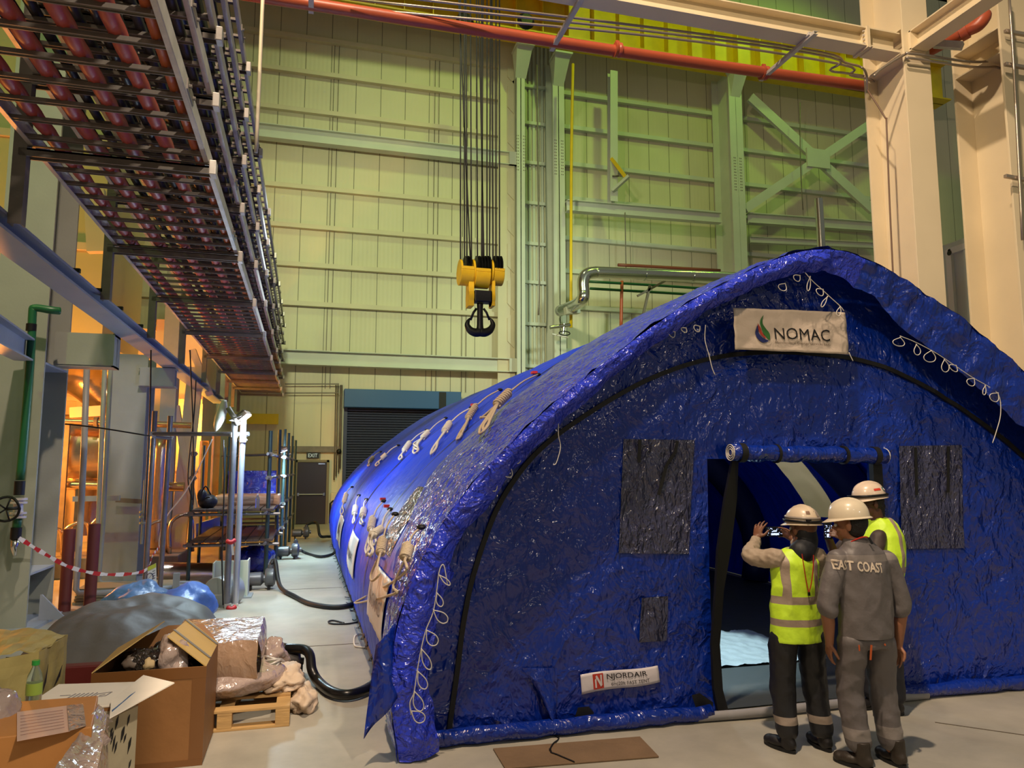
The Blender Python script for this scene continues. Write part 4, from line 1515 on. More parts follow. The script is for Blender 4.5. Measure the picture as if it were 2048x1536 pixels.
# big vessel and ducts
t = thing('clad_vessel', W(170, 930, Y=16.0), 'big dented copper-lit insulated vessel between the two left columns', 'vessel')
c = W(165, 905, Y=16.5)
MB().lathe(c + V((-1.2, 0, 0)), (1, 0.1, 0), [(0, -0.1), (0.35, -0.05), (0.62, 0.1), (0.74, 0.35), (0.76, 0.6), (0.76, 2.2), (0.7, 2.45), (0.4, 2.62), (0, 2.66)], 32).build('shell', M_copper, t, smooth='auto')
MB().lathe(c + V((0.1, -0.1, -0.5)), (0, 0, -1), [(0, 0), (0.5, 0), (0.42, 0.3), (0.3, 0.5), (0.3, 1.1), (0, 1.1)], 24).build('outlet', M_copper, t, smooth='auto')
t = thing('clad_duct', W(170, 790, Y=17), 'upper wrinkled insulated duct seen between pipes below the stub beam', 'duct')
MB().tube([W(120, 742, Y=18.5), W(160, 755, Y=18.2), W(190, 775, Y=18.2), W(215, 800, Y=18.2), W(240, 820, Y=18.2)], 0.42, 20, smooth=6).build('duct', M_copper, t, smooth=True)
tag(MB().bar(W(142, 826, Y=15.8), W(206, 822, Y=15.8), 0.2, 0.2).build('cross_bar', M_salmon), 'short orange-lit box bar across in front of the duct', 'bar')
tag(MB().tube([W(325, 875, Y=15.6), W(318, 960, Y=15.6), W(309, 1140, Y=15.6)], 0.17, 20, smooth=3).build('riser_pipe', M_copper, smooth=True), 'vertical insulated riser pipe behind the near scaffold frame', 'pipe')
tag(MB().tube([W(318, 1148, Y=13.9), W(440, 1150, Y=14.2)], 0.2, 20).build('floor_duct', M_copper, smooth='auto'), 'copper-lit insulated pipe lying low behind the round end cap', 'pipe')
t = thing('end_cap_drum', W(432, 1215, Y=10.95), 'upright round silver pipe end cap standing on the floor', 'drum')
c = W(432, 1187, Y=11.0)
MB().lathe(c, (0.55, 1, 0), [(0, 0), (0.205, 0), (0.215, 0.02), (0.215, 0.35), (0.2, 0.36), (0, 0.36)], 32).build('drum', mat('drum_sheet', (165, 168, 168), 0.4, 0.4, 0.05, 20), t, smooth='auto')
MB().bar(c + V((-0.205, -0.005, -0.02)), c + V((0.205, -0.13, 0.0)), 0.012, 0.012).build('seam', M_galv, t)
# slanted frames and supports
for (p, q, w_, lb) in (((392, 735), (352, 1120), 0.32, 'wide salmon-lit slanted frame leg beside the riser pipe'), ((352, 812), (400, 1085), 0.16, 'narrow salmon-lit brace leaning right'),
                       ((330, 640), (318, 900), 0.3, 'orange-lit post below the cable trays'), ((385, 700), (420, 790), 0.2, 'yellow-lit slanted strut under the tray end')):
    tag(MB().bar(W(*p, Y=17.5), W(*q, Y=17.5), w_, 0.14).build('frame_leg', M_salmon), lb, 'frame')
t = thing('yellow_ladder', W(330, 800, Y=18.2), 'bright yellow rails glimpsed below the tray supports', 'rail')
for (p, q) in (((296, 770), (300, 900)), ((302, 640), (360, 660)), ((305, 655), (352, 672))):
    MB().bar(W(*p, Y=18.5), W(*q, Y=18.5), 0.14, 0.1).build('rail', M_yellow, t)
t = thing('machine_skid', (-3.6, 14.6, 0), 'dark machine skid with small pipes under the scaffold deck', 'machine')
MB().bb(-4.6, -2.1, 14.3, 15.4, 0.0, 0.35).build('base_frame', M_darkgalv, t, bevel=0.02)
for k in range(6):
    x0 = -4.4 + k * 0.42
    MB().tube([(x0, 14.6, 0.35), (x0, 14.6, 0.7 + 0.1 * (k % 3)), (x0 + 0.3, 14.7, 0.8 + 0.1 * (k % 3)), (x0 + 0.35, 14.8, 0.36)], 0.035, 8, smooth=4).build('small_pipe', M_copper, t, smooth=True)
for (x0, z0, x1, z1, r, y, lb) in ((-4.4, 1.55, -2.3, 1.5, 0.09, 15.9, 'horizontal copper-lit pipe low in the orange bay'), (-4.6, 2.75, -2.2, 2.7, 0.06, 15.7, 'thin horizontal pipe high in the orange bay')):
    t = thing('bay_pipe', ((x0 + x1) / 2, y, min(z0, z1)), lb, 'pipe')
    MB().tube([(x0, y, z0), (x1, y, z1)], r, 12).build('pipe', M_copper, t, smooth='auto')
    for f in (0.3, 0.7):
        MB().lathe((x0 + (x1 - x0) * f, y, z0 + (z1 - z0) * f), (1, 0, 0), [(0, -0.03), (r * 1.7, -0.03), (r * 1.7, 0.03), (0, 0.03)], 16).build('flange', M_darkgalv, t, smooth='auto')
    MB().bb(x0 + 0.2, x0 + 0.28, y - 0.04, y + 0.04, 0, z0).build('stand', M_darkgalv, t)
t = thing('small_valve', W(286, 1030, Y=12.9), 'small grey valve on a thin pipe behind the left scaffold upright', 'valve')
MB().tube([W(290, 960, Y=12.9), W(287, 1020, Y=12.9), W(285, 1060, Y=12.9), W(283, 1088, Y=12.9)], 0.02, 8).build('pipe', M_greypipe, t)
for q in (1024, 1034, 1046):
    MB().lathe(W(286, q, Y=12.9), (0, 0, 1), [(0, -0.015), (0.055, -0.015), (0.055, 0.015), (0, 0.015)], 14).build('flange', M_greypipe, t, smooth='auto')
# stack of thin boards lying on the floor
for k in range(5):
    tag(MB().box((-2.42 + 0.01 * k, 11.9 + 0.02 * (k % 2), 0.02 + 0.045 * k), (1.2, 0.6, 0.035), 0.02 * (k % 3)).build('floor_board', mat('green_grey_board', (120, 124, 104), 0.6)), 'thin grey-green board in the low stack behind the brown posts', 'board', 'stacked boards by the brown posts')

# left bay high background: panels beyond the columns
t = thing('filter_housing', (-6.5, 15.5, 3.2), 'big pale-green lit housing high in the left bay behind the tray posts', 'housing')
MB().bb(-9.5, -4.0, 16.2, 19.5, 4.4, 12).build('body', mat('housing_paint', (186, 182, 140), 0.5), t)
for z in (6.2, 8.4):
    MB().bb(-9.55, -3.95, 16.12, 16.2, z, z + 0.15).build('rib', M_cream, t)
tag(MB().bar(W(196, 505, Y=15.5), W(190, 380, Y=15.5), 0.35, 0.2).build('cream_duct', M_cream), 'cream hanging panel glimpsed left of the second tray support', 'panel')
tag(MB().bb(-3.05, -2.75, 17.2, 17.6, 0, 9).build('bay_post', M_grey), 'blue-grey post behind the tray supports in the left bay', 'post')

# ------------------------------------------------------------------ scaffold
M_scaf = mat('scaffold_tube', (128, 126, 128), 0.4, 0.6, 0.1, 30, 0.15, 6)
M_scafg = mat('green_scaffold_tube', (62, 84, 84), 0.45, 0.4, 0.1, 30, 0.15, 6)


def coupler(mb, p):
    mb.box(p, (0.085, 0.085, 0.07))
    mb.tube([V(p) + V((-0.06, 0, 0)), V(p) + V((0.06, 0, 0))], 0.014, 6)


t = thing('scaffold_tower', (-1.4, 11.2, 0), 'near scaffold frame of grey tubes holding the first work lamp', 'scaffold')
st_px = [((288, 1208), (310, 822), 11.38), ((318, 1205), (341, 832), 11.55), ((452, 1222), (470, 828), 10.85), ((470, 1218), (487, 836), 10.95)]
for (a, b, Y) in st_px:
    p, q = W(*a, Y=Y), W(*b, Y=Y)
    p.z = 0.0
    MB().tube([p, q], 0.042 if Y < 11 else 0.036, 12).build('standard', mat('pale_scaffold_tube', (190, 192, 195), 0.35, 0.5) if Y == 10.95 else M_scaf, t, smooth='auto')
MB().tube([W(300, 868, Y=11.36), W(498, 868, Y=10.9)], 0.03, 10).tube([W(302, 873, Y=11.35), W(342, 876, Y=11.5)], 0.03, 10).build('ledger', M_scaf, t, smooth='auto')
cb = MB()
for p in (W(307, 868, Y=11.36), W(338, 874, Y=11.52), W(469, 870, Y=10.86), W(486, 872, Y=10.93), W(486, 880, Y=10.93), W(456, 1212, Y=10.85), W(470, 1212, Y=10.95)):
    coupler(cb, p)
cb.build('coupler', M_galv, t, bevel=0.006)


def lamp(loc, target, name_label, size, energy, cable=None):
    t = thing('work_lamp', loc, name_label, 'lamp')
    loc = V(loc)
    d = (V(target) - loc).normalized()
    R = d.to_track_quat('Y', 'Z').to_matrix()
    MB().box(loc, (size, 0.06, size * 0.75), R).build('housing', M_galv, t, bevel=0.01)
    mb = MB()
    for k in range(5):
        mb.box(loc - d * 0.045 + R @ V((-size * 0.36 + k * size * 0.18, 0, 0)), (0.008, 0.03, size * 0.6), R)
    mb.build('cooling_fins', M_darkgalv, t)
    MB().box(loc + d * 0.033, (size * 0.86, 0.006, size * 0.6), R).build('led_panel', mat('led_white', (235, 245, 255), 0.3, emit=(225, 240, 255), estr=30), t)
    MB().tube([loc + R @ V((-size * 0.55, 0, 0)), loc + R @ V((-size * 0.55, -0.05, -0.16)), loc + R @ V((size * 0.55, -0.05, -0.16)), loc + R @ V((size * 0.55, 0, 0))], 0.01, 6).build('bracket', M_darkgalv, t)
    l = bpy.data.lights.new('lamp_light', 'SPOT')
    l.energy = energy
    l.color = (0.58, 0.92, 1.0)
    l.shadow_soft_size = 0.12
    l.spot_size = math.radians(135)
    l.spot_blend = 0.5
    o = bpy.data.objects.new('lamp_light', l)
    COL.objects.link(o)
    o.parent = t
    o.location = d * 0.06
    g2 = bpy.data.lights.new('lamp_glow', 'POINT')
    g2.energy = 85 if energy < 200 else 40
    g2.color = (0.66, 0.84, 1.0)
    g2.shadow_soft_size = 0.08
    og = bpy.data.objects.new('lamp_glow', g2)
    COL.objects.link(og)
    og.parent = t
    og.location = d * 0.14
    o.rotation_euler = d.to_track_quat('-Z', 'Y').to_euler()
    return t


lamp(W(488, 832, Y=10.7), (1.2, 10.2, 0.0), 'white LED work lamp clamped on top of the near scaffold frame', 0.2, 160)
lamp(W(566, 900, Y=16.2), (0.45, 16.4, 0.0), 'second white LED work lamp glaring on the far scaffold uprights', 0.2, 480)

# white bag and cables hanging near the lamp
t = thing('plastic_bag', W(438, 850, Y=10.9), 'white plastic bag tied to the beam end beside the lamp', 'bag')
MB().tube([W(449, 800, Y=10.9), W(446, 815, Y=10.9), W(440, 835, Y=10.88), W(434, 852, Y=10.9), W(431, 863, Y=10.92)], [0.03, 0.06, 0.07, 0.05, 0.01], 10, smooth=3).build('bag', mat('bag_white', (190, 188, 176), 0.5, 0, 0.6, 12), t, smooth=True)
tag(MB().tube([W(456, 815, Y=10.8), W(470, 838, Y=10.8), W(478, 850, Y=10.8)], 0.035, 8).build('lamp_arm', M_darkgalv, smooth=True), 'short dark tube holding the first lamp to the beam end', 'tube')
for (pp, lb) in (([(380, 700), (384, 800), (386, 860), (387, 980), (386, 1010)], 'black cable hanging from the beam end down to the scaffold deck'),
                 ([(392, 760), (388, 830), (380, 900), (376, 960), (384, 1000)], 'thin black cable looping beside the scaffold upright'),
                 ([(302, 700), (300, 820), (292, 980), (290, 1040)], 'thin cable dropping behind the left scaffold upright'),
                 ([(446, 1210), (444, 1100), (448, 980), (447, 880)], 'black cable running up the near scaffold standard'),
                 ([(130, 848), (200, 856), (300, 872)], 'black wire slung from the big column to the scaffold')):
    Y = 12.6 if pp[0][0] in (380, 392) else 11.2
    if pp[0][0] == 446:
        Y = 10.75
    tag(MB().tube([W(a, b, Y=Y) for a, b in pp], 0.01, 6, smooth=5).build('hanging_cable', M_rubber, smooth=True), lb, 'cable')
tag(MB().tube([W(a, b, Y=11.9) for a, b in ((425, 878), (400, 930), (370, 985), (335, 1030), (322, 1060), (318, 1090), (324, 1100), (330, 1085), (326, 1050))], 0.008, 6, smooth=5).build('thin_rope', M_rope, smooth=True), 'thin white rope slanting down across the scaffold bay', 'rope')

# caution tape
t = thing('caution_tape', W(160, 1120, Y=10.2), 'red and white striped barrier tape sagging from the green pipe to the scaffold', 'tape')
M_tr, M_tw = mat('tape_red', (190, 36, 40), 0.5), mat('tape_white', (225, 222, 220), 0.5)
cp = catmull([W(38, 1076, Y=9.5), W(90, 1108, Y=9.8), W(145, 1136, Y=10.1), W(215, 1149, Y=10.5), W(288, 1142, Y=11.2), W(306, 1110, Y=11.3), W(318, 1095, Y=11.4)], 10)
tp = MB()
for i in range(len(cp) - 1):
    tp.cur = (i // 2) % 2
    tp.bar(cp[i], cp[i + 1], 0.004, 0.04 + 0.01 * math.sin(i), (0.3, 0, 1))
tp.build('striped_band', [M_tw, M_tr], t)
for (x, y, lb) in ((462, 1082, 'red and white tape end knotted on the near scaffold standard'), (463, 1215, 'red and white tape tied at the foot of the near scaffold standard')):
    t = thing('tape_knot', W(x, y, Y=10.75), lb, 'tape')
    MB().tube([W(x - 8, y, Y=10.75), W(x, y + 3, Y=10.72), W(x + 8, y - 2, Y=10.75)], 0.03, 8, smooth=3).build('knot', M_tr, t, smooth=True)
    MB().bar(W(x + 2, y + 3, Y=10.72), W(x + 4, y + (28 if y < 1200 else 6), Y=10.72), 0.03, 0.004).build('tail', M_tw, t)
t = thing('warning_sign', W(304, 1165, Y=11.25), 'small white warning sign with yellow top on the scaffold frame', 'sign')
sf = bilin(W(294, 1172, Y=11.25), W(313, 1164, Y=11.25), W(312, 1126, Y=11.25), W(296, 1134, Y=11.25))
mb = MB()
mb.grid(lambda u, v: sf(u, v), 4, 4, thick=0.004)
mb.build('plate', mat('sign_white', (215, 218, 225), 0.5), t)
MB().grid(lambda u, v: sf(u, 0.78 + 0.22 * v) + V((0, -0.008, 0)), 2, 2).build('yellow_header', mat('sign_yellow', (180, 190, 70), 0.5), t)
mb = MB()
cc = sf(0.3, 0.42)
mb.tube([cc + V((0.04 * math.cos(k * math.pi / 8), -0.01, 0.05 * math.sin(k * math.pi / 8))) for k in range(16)], 0.005, 6, closed=True)
mb.bar(cc + V((-0.03, -0.012, -0.035)), cc + V((0.03, -0.012, 0.035)), 0.008, 0.004)
for k in range(4):
    mb.bar(sf(0.58, 0.25 + 0.13 * k) + V((0, -0.01, 0)), sf(0.9, 0.25 + 0.13 * k) + V((0, -0.01, 0)), 0.004, 0.008)
mb.build('pictogram', mat('sign_ink', (50, 56, 90), 0.5), t)

# far scaffold with decks
t = thing('scaffold_platform', (-1.2, 13.4, 0), 'long green-grey scaffold with two plank decks along the aisle', 'scaffold')
for (x, Y, ztop) in ((-0.60, 13.3, 2.5), (-0.52, 15.3, 2.62), (-0.46, 16.6, 2.7), (-0.42, 18.4, 2.7), (-0.36, 20.0, 2.7), (-0.30, 21.6, 2.65)):
    MB().tube([(x, Y, 0), (x, Y, ztop)], 0.034, 10).build('standard', M_scafg, t, smooth='auto')
for (x, Y, zt) in ((-1.8, 13.3, 2.1), (-1.9, 15.3, 2.3), (-1.65, 16.6, 2.3), (-1.75, 18.4, 2.6), (-1.7, 20.0, 2.6)):
    MB().tube([(x, Y, 0), (x, Y, zt)], 0.03, 10).build('standard', M_scafg, t, smooth='auto')
for Y in (13.3, 15.3, 16.6, 18.4, 20.0):
    for z in (0.6, 1.1):
        MB().tube([(-1.9, Y, z), (-0.4, Y, z)], 0.026, 8).build('transom', M_scaf, t, smooth='auto')
for z in (0.63, 1.13, 1.7, 2.1):
    MB().tube([(-0.62, 13.0, z), (-0.3, 21.6, z)], 0.024, 8).build('ledger', M_scaf, t, smooth='auto')
MB().tube([(-1.9, 18.4, 2.15), (-0.36, 18.4, 2.2)], 0.028, 8).build('ledger', M_scaf, t, smooth='auto')
for (x, Y) in ((-0.60, 13.3), (-0.52, 15.3), (-0.46, 16.6), (-0.42, 18.4), (-0.36, 20.0), (-1.8, 13.3)):
    for z in (0.62, 1.12, 1.7, 2.1):
        mb = MB()
        coupler(mb, (x, Y, z))
        mb.build('coupler', M_darkgalv, t)
M_plank = mat('dark_plank', (86, 74, 68), 0.7, 0, 0.2, 10, 0.3, 4, stretch=(8, 1, 1))
for z in (0.65, 1.15):
    for k in range(6):
        MB().bb(-1.78 + k * 0.215, -1.58 + k * 0.215, 13.2, 20.2 if z > 1 else 16.4, z, z + 0.04).build('plank', M_plank, t, bevel=0.004)

# things on and around the far scaffold
t = thing('tarp_covered_box', (-1.0, 17.6, 1.19), 'box under shiny blue tarpaulin on the far end of the scaffold deck', 'box')
MB().grid(lambda u, v: V((-1.62 + 1.05 * u, 17.2 - 0.02 * nz(u * 6, v * 6), 1.19 + 0.62 * v)), 20, 14).grid(lambda u, v: V((-1.62 + 1.05 * u, 17.2 + 0.7 * v, 1.81 + 0.02 * nz(u * 6, v * 6))), 20, 10).grid(lambda u, v: V((-0.57 + 0.01 * nz(u * 5, v * 5), 17.2 + 0.7 * u, 1.19 + 0.62 * v)), 10, 10).grid(lambda u, v: V((-1.62, 17.2 + 0.7 * u, 1.19 + 0.62 * v)), 4, 4).build('tarpaulin', mat('dark_blue_tarp', (22, 40, 150), 0.25, 0, 0.9, 5, 0.1, 2, coat=0.5, distort=2, bdist=0.05), t, smooth=True)
tag(MB().box((-1.02, 15.0, 1.28), (1.15, 1.1, 0.19), 0.02).build('wrapped_bundle', mat('wrapped_timber', (196, 160, 130), 0.3, 0, 0.6, 5, 0.2, 4, stretch=(1, 4, 4)), bevel=0.05, seg=3), 'low plastic-wrapped timber bundle on the upper scaffold deck', 'bundle')
t = thing('tool_bag', (-1.6, 13.8, 1.19), 'black slumped tool bag at the left end of the upper deck', 'bag')
MB().ell((-1.6, 13.7, 1.30), (0.16, 0.2, 0.13), 14, 10).ell((-1.68, 13.6, 1.40), (0.08, 0.1, 0.12), 12, 8).build('bag', mat('bag_black', (34, 34, 40), 0.5, 0, 0.5, 10), t, smooth=True)
MB().tube([(-1.7, 13.55, 1.42), (-1.62, 13.5, 1.56), (-1.54, 13.55, 1.42)], 0.012, 6, smooth=4).build('handle', M_black, t, smooth=True)
t = thing('water_bottle', (-0.78, 13.5, 1.19), 'clear plastic water bottle standing on the upper scaffold deck', 'bottle')
MB().lathe((-0.78, 13.45, 1.19), (0, 0, 1), [(0, 0), (0.033, 0), (0.035, 0.02), (0.035, 0.15), (0.03, 0.18), (0.014, 0.21), (0.014, 0.225), (0, 0.225)], 16).build('body', mat('clear_bottle', (200, 210, 215), 0.1, trans=0.8), t, smooth='auto')
MB().lathe((-0.78, 13.45, 1.415), (0, 0, 1), [(0, 0), (0.016, 0), (0.016, 0.02), (0, 0.02)], 12).build('cap', M_white, t)
t = thing('blue_bundle', (-0.82, 14.0, 0), 'crumpled blue plastic bundle under the scaffold next to the uprights', 'bundle')
MB().grid(lambda u, v: V((-0.86, 14.2, 0.26)) + V((0.34 * math.cos(2 * math.pi * u) * math.sin(math.pi * v), 0.4 * math.sin(2 * math.pi * u) * math.sin(math.pi * v), -0.24 * math.cos(math.pi * v))) * (1 + 0.22 * nz(math.cos(6.28 * u) * 2, math.sin(6.28 * u) * 2, v * 4)), 40, 24).build('bundle', MATS['dark_blue_tarp'], t, smooth=True)
t = thing('ramp_panel', (-1.5, 17, 0.8), 'grey sloping panel behind the lower deck', 'panel')
MB().hexa([W(392, 1075, Y=15.5), W(470, 1048, Y=18), W(470, 1046, Y=18.3), W(392, 1073, Y=15.8), W(392, 1048, Y=15.5), W(470, 1025, Y=18), W(470, 1024, Y=18.3), W(392, 1046, Y=15.8)]).build('panel', M_grey, t)
# short steel section standing on the floor
t = thing('steel_offcut', (-1.0, 11.9, 0), 'short pale steel beam offcut standing on end beside the lamp post', 'beam')
a, b = W(472, 1193, z=0), W(497, 1190, z=0)
ht = W(496, 1118, Y=a.y).z
MB().bb(a.x - 0.3, b.x, 11.75, 11.78, 0, ht * 0.97).bb(b.x - 0.02, b.x, 11.62, 11.95, 0, ht).bb(a.x - 0.32, a.x - 0.30, 11.6, 11.95, 0.02, ht * 0.95).build('section', M_paleG, t, bevel=0.003)
MB().bb(a.x - 0.1, b.x + 0.06, 11.55, 11.98, 0, 0.02).build('base_plate', M_greypipe, t)

# wall corner pieces: conduits, bell, grey cabinet beside the back door
t = thing('conduit_rack', (0.9, WY - 0.1, 2.3), 'rack of thin conduits dropping down the wall beside the shutter', 'conduit')
for k, x in enumerate((672, 676, 681, 684)):
    MB().tube([W(x, 770, Y=WY - 0.1), W(x - 4, 960 - 8 * k, Y=WY - 0.1)], 0.025, 6).build('conduit', M_darkgalv, t, smooth=True)
MB().tube([W(570, 768, Y=WY - 0.2), W(678, 768, Y=WY - 0.2)], 0.02, 6).tube([W(570, 786, Y=WY - 0.2), W(678, 786, Y=WY - 0.2)], 0.02, 6).build('cross_rail', M_darkgalv, t)
t = thing('alarm_bell', W(678, 903, Y=WY - 0.25), 'round dark alarm bell on the wall beside the shutter edge', 'bell')
MB().lathe(W(678, 903, Y=WY - 0.1), (0, -1, 0), [(0, 0), (0.09, 0), (0.085, 0.05), (0.05, 0.09), (0, 0.1)], 20).build('gong', M_black, t, smooth='auto')
t = thing('wall_cabinet', (1.0, WY - 0.4, 0), 'pale low cabinet with black rail between the back door and shutter', 'cabinet')
MB().bb(0.84, 1.18, WY - 0.3, WY - 0.02, 0.0, 1.05).build('body', M_cream, t, bevel=0.01)
MB().tube([(0.82, WY - 0.5, 0.05), (0.82, WY - 0.5, 0.7), (0.9, WY - 0.5, 0.78), (1.3, WY - 0.5, 0.78)], 0.035, 8).build('rail', M_black, t)
tag(MB().bb(-0.9, 1.1, WY - 0.12, WY - 0.02, 2.42, 2.62).build('cable_duct', M_darkgalv), 'grey horizontal cable duct on the wall above the exit door', 'duct')
tag(MB().bb(-2.6, -0.95, WY - 0.12, WY, 3.35, 3.7).build('wall_light_box', M_yellow), 'orange-yellow panel on the back wall left of the door', 'panel')

# ------------------------------------------------------------------ blowers and hoses
M_blow = mat('blower_grey', (92, 94, 98), 0.4, 0.3, 0.05, 20)


def blower(loc, rz, label, s=1.0):
    t = thing('air_blower', loc, label, 'blower', 'air blowers along the aisle')
    R = Matrix.Rotation(rz, 3, 'Z')

    def T(x, y, z):
        return V(loc) + R @ V((x * s, y * s, z * s))
    ax = R @ V((1, 0, 0))
    MB().lathe(T(-0.24, 0, 0.16), ax, [(0, 0), (0.07 * s, 0.0), (0.1 * s, 0.03 * s), (0.105 * s, 0.24 * s), (0.06 * s, 0.28 * s), (0.06 * s, 0.3 * s), (0, 0.3 * s)], 20).build('motor', M_blow, t, smooth='auto')
    MB().lathe(T(0.06, 0, 0.18), ax, [(0, 0), (0.12 * s, 0), (0.145 * s, 0.03 * s), (0.145 * s, 0.12 * s), (0.11 * s, 0.15 * s), (0.05 * s, 0.16 * s), (0.05 * s, 0.2 * s), (0, 0.2 * s)], 24).build('fan_housing', M_blow, t, smooth='auto')
    MB().tube([T(0.14, 0.0, 0.28), T(0.14, 0.0, 0.37)], 0.045 * s, 12).build('outlet', M_blow, t, smooth='auto')
    for dx in (-0.15, 0.12):
        MB().box(T(dx, 0, 0.03), (0.04 * s, 0.2 * s, 0.06 * s), R).build('foot', M_black, t)
    return T


T = blower((-0.62, 12.35, 0), 0.0, 'grey air blower on the floor at the foot of the first green scaffold upright')


def hose(pts, r, label, m=M_rubber):
    return tag(MB().tube(pts, r, 10, smooth=8).build('air_hose', m, smooth=True), label, 'hose', 'black hoses to the tent')


hose([T(0.14, 0.0, 0.38), T(0.2, 0.0, 0.42), W(560, 1172, z=0.08), W(590, 1193, z=0.035), W(620, 1207, z=0.035), W(665, 1214, z=0.035), W(700, 1210, z=0.035), W(716, 1196, z=0.04), W(718, 1178, z=0.14)], 0.032, 'black air hose from the middle blower curving over the bright floor')
T = blower((-0.30, 16.3, 0), 0.0, 'smaller-looking air blower beside the far scaffold uprights')
hose([T(0.14, 0.0, 0.38), W(590, 1093, z=0.2), W(612, 1106, z=0.035), W(640, 1113, z=0.035), W(665, 1108, z=0.05), W(672, 1098, z=0.2)], 0.03, 'black air hose from the second blower to the tent side')
T = blower((-0.08, 20.8, 0), 0.0, 'farthest air blower near the back door')
hose([T(0.14, 0.0, 0.38), T(0.4, 0.0, 0.42), W(640, 1071, z=0.2), W(655, 1073, z=0.1), W(675, 1073, z=0.12)], 0.035, 'thick black hose from the farthest blower by the exit door')
# small strap and rope ends on the bright floor
o = MB().tube([W(a, b, z=0.012) for a, b in ((720, 1243), (700, 1247), (680, 1248), (662, 1247), (657, 1243), (668, 1241), (688, 1246))], 0.01, 6, smooth=4).build('floor_strap', M_blacktape)
tag(o, 'thin black strap curled on the bright floor beside the tent', 'strap')
o = MB().tube([W(a, b, z=0.012) for a, b in ((738, 1280), (724, 1268), (710, 1272), (709, 1290), (720, 1294), (742, 1296))], 0.009, 6, smooth=4).build('rope_end', M_rope)
tag(o, 'white rope end lying on the floor at the tent skirt', 'rope')

# ------------------------------------------------------------------ packing stuff in the left foreground
M_card = mat('cardboard', (172, 128, 84), 0.7, 0, 0.1, 20, 0.1, 4)
M_cardD = mat('brown_cardboard', (140, 96, 52), 0.6, 0, 0.1, 20, 0.1, 4)
M_cardY = mat('yellow_cardboard', (188, 156, 88), 0.6, 0, 0.05, 20, 0.08, 4)
M_cardW = mat('white_carton', (240, 230, 214), 0.6, 0, 0.04, 20, 0.05, 4)
M_wrap = mat('wrapping_film', (170, 150, 140), 0.14, 0, 0.6, 4, 0.2, 4, coat=0.9, distort=0.5, bdist=0.02, ridged=0.3)
M_wrapbox = mat('film_wrapped_cardboard', (166, 134, 108), 0.22, 0, 0.5, 3, 0.2, 3, coat=0.8, distort=0.5, bdist=0.015, stretch=(2, 2, 1), ridged=0.3)
M_darkfilm = mat('dark_crumpled_film', (44, 34, 30), 0.15, 0, 1.0, 6, 0, 5, coat=0.9, distort=0.5, bdist=0.04, ridged=0.3)
M_wood = mat('pallet_wood', (190, 152, 96), 0.7, 0, 0.2, 12, 0.2, 5, stretch=(1, 6, 6))
M_tape = mat('parcel_tape', (118, 78, 42), 0.25)
M_stripe = mat('grey_tape', (120, 116, 112), 0.4)


def crumple(c, r, name, m, parent, amp=0.25, seed=0, nu=44, nv=28, flat=0.0):
    def fn(u, v):
        a, b = 2 * math.pi * u, math.pi * v
        d = V((math.cos(a) * math.sin(b), math.sin(a) * math.sin(b), -math.cos(b)))
        k = 1 + amp * nz(d.x * 1.6 + seed, d.y * 1.6, d.z * 1.6) + amp * 0.5 * (0.5 - abs(nz(d.x * 4 + seed, d.y * 4, d.z * 4))) + amp * 0.15 * nz(d.x * 12, d.y * 12 + seed, d.z * 12)
        p = V(c) + V((d.x * r[0], d.y * r[1], d.z * r[2])) * k
        p.z = max(p.z, flat)
        return p
    return MB().grid(fn, nu, nv).build(name, m, parent, smooth=True)


def flap(a, b, c, d, th=0.006, nu=6, nv=6, bend=0.0):
    f = bilin(a, b, c, d)
    nrm = (V(b) - V(a)).cross(V(d) - V(a)).normalized()
    return MB().grid(lambda u, v: f(u, v) + nrm * bend * math.sin(math.pi * v), nu, nv, thick=th)


# open carton with gabled flaps
t = thing('open_carton', (-0.9, 5.57, 0), 'tall open brown carton with gabled flaps full of crumpled dark film', 'carton')
bx0, bx1, by0, by1, bh = -1.23, -0.575, 5.24, 5.91, 0.6
mb = MB().bb(bx0, bx1, by0, by0 + 0.012, 0, bh).bb(bx0, bx1, by1 - 0.012, by1, 0, bh).bb(bx0, bx0 + 0.012, by0, by1, 0, bh).bb(bx1 - 0.012, bx1, by0, by1, 0, bh).bb(bx0, bx1, by0, by1, 0, 0.01)
mb.build('box', M_cardD, t, bevel=0.003)
MB().bb(bx0 - 0.003, bx1 + 0.003, by0 - 0.003, by0 + 0.001, bh - 0.07, bh).bb(bx1 - 0.08, bx1 + 0.002, by0 - 0.003, by0 + 0.001, 0.0405, bh - 0.0705).bb(bx0, bx1 + 0.002, by0 - 0.003, by0 + 0.001, 0.001, 0.04).build('tape', M_tape, t)
rf = [V((bx1, by0, bh)), V((bx1, by1, bh)), W(376, 1238, Y=6.0), W(335, 1272, Y=5.35)]
flap(rf[0], rf[1], rf[2], rf[3]).build('flap', M_cardY, t)
f4 = bilin(rf[0], rf[1], rf[2], rf[3])
for u in (0.3, 0.9):
    mb = MB().bar(f4(u, 0) + V((0.0, 0, 0.006)), f4(u, 1) + V((0, 0, 0.006)), 0.03, 0.004, (0.6, 0, 1))
    mb.build('flap_tape', M_stripe, t)
flap(V((bx0, by0, bh)), V((bx0, by1, bh)), W(330, 1243, Y=6.0), W(305, 1262, Y=5.5)).build('flap', M_cardY, t)
flap(V((bx0, by1, bh)), V((bx1, by1, bh)), V((bx1 - 0.12, by1 + 0.1, bh + 0.12)), V((bx0 + 0.3, by1 + 0.1, bh + 0.12))).build('flap', M_cardD, t)
crumple((-0.9, 5.57, 0.52), (0.27, 0.27, 0.15), 'film_filling', M_darkfilm, t, 0.5, 3)
crumple((-0.8, 5.42, 0.62), (0.1, 0.1, 0.13), 'film_filling', M_wrap, t, 0.6, 9, 30, 20)
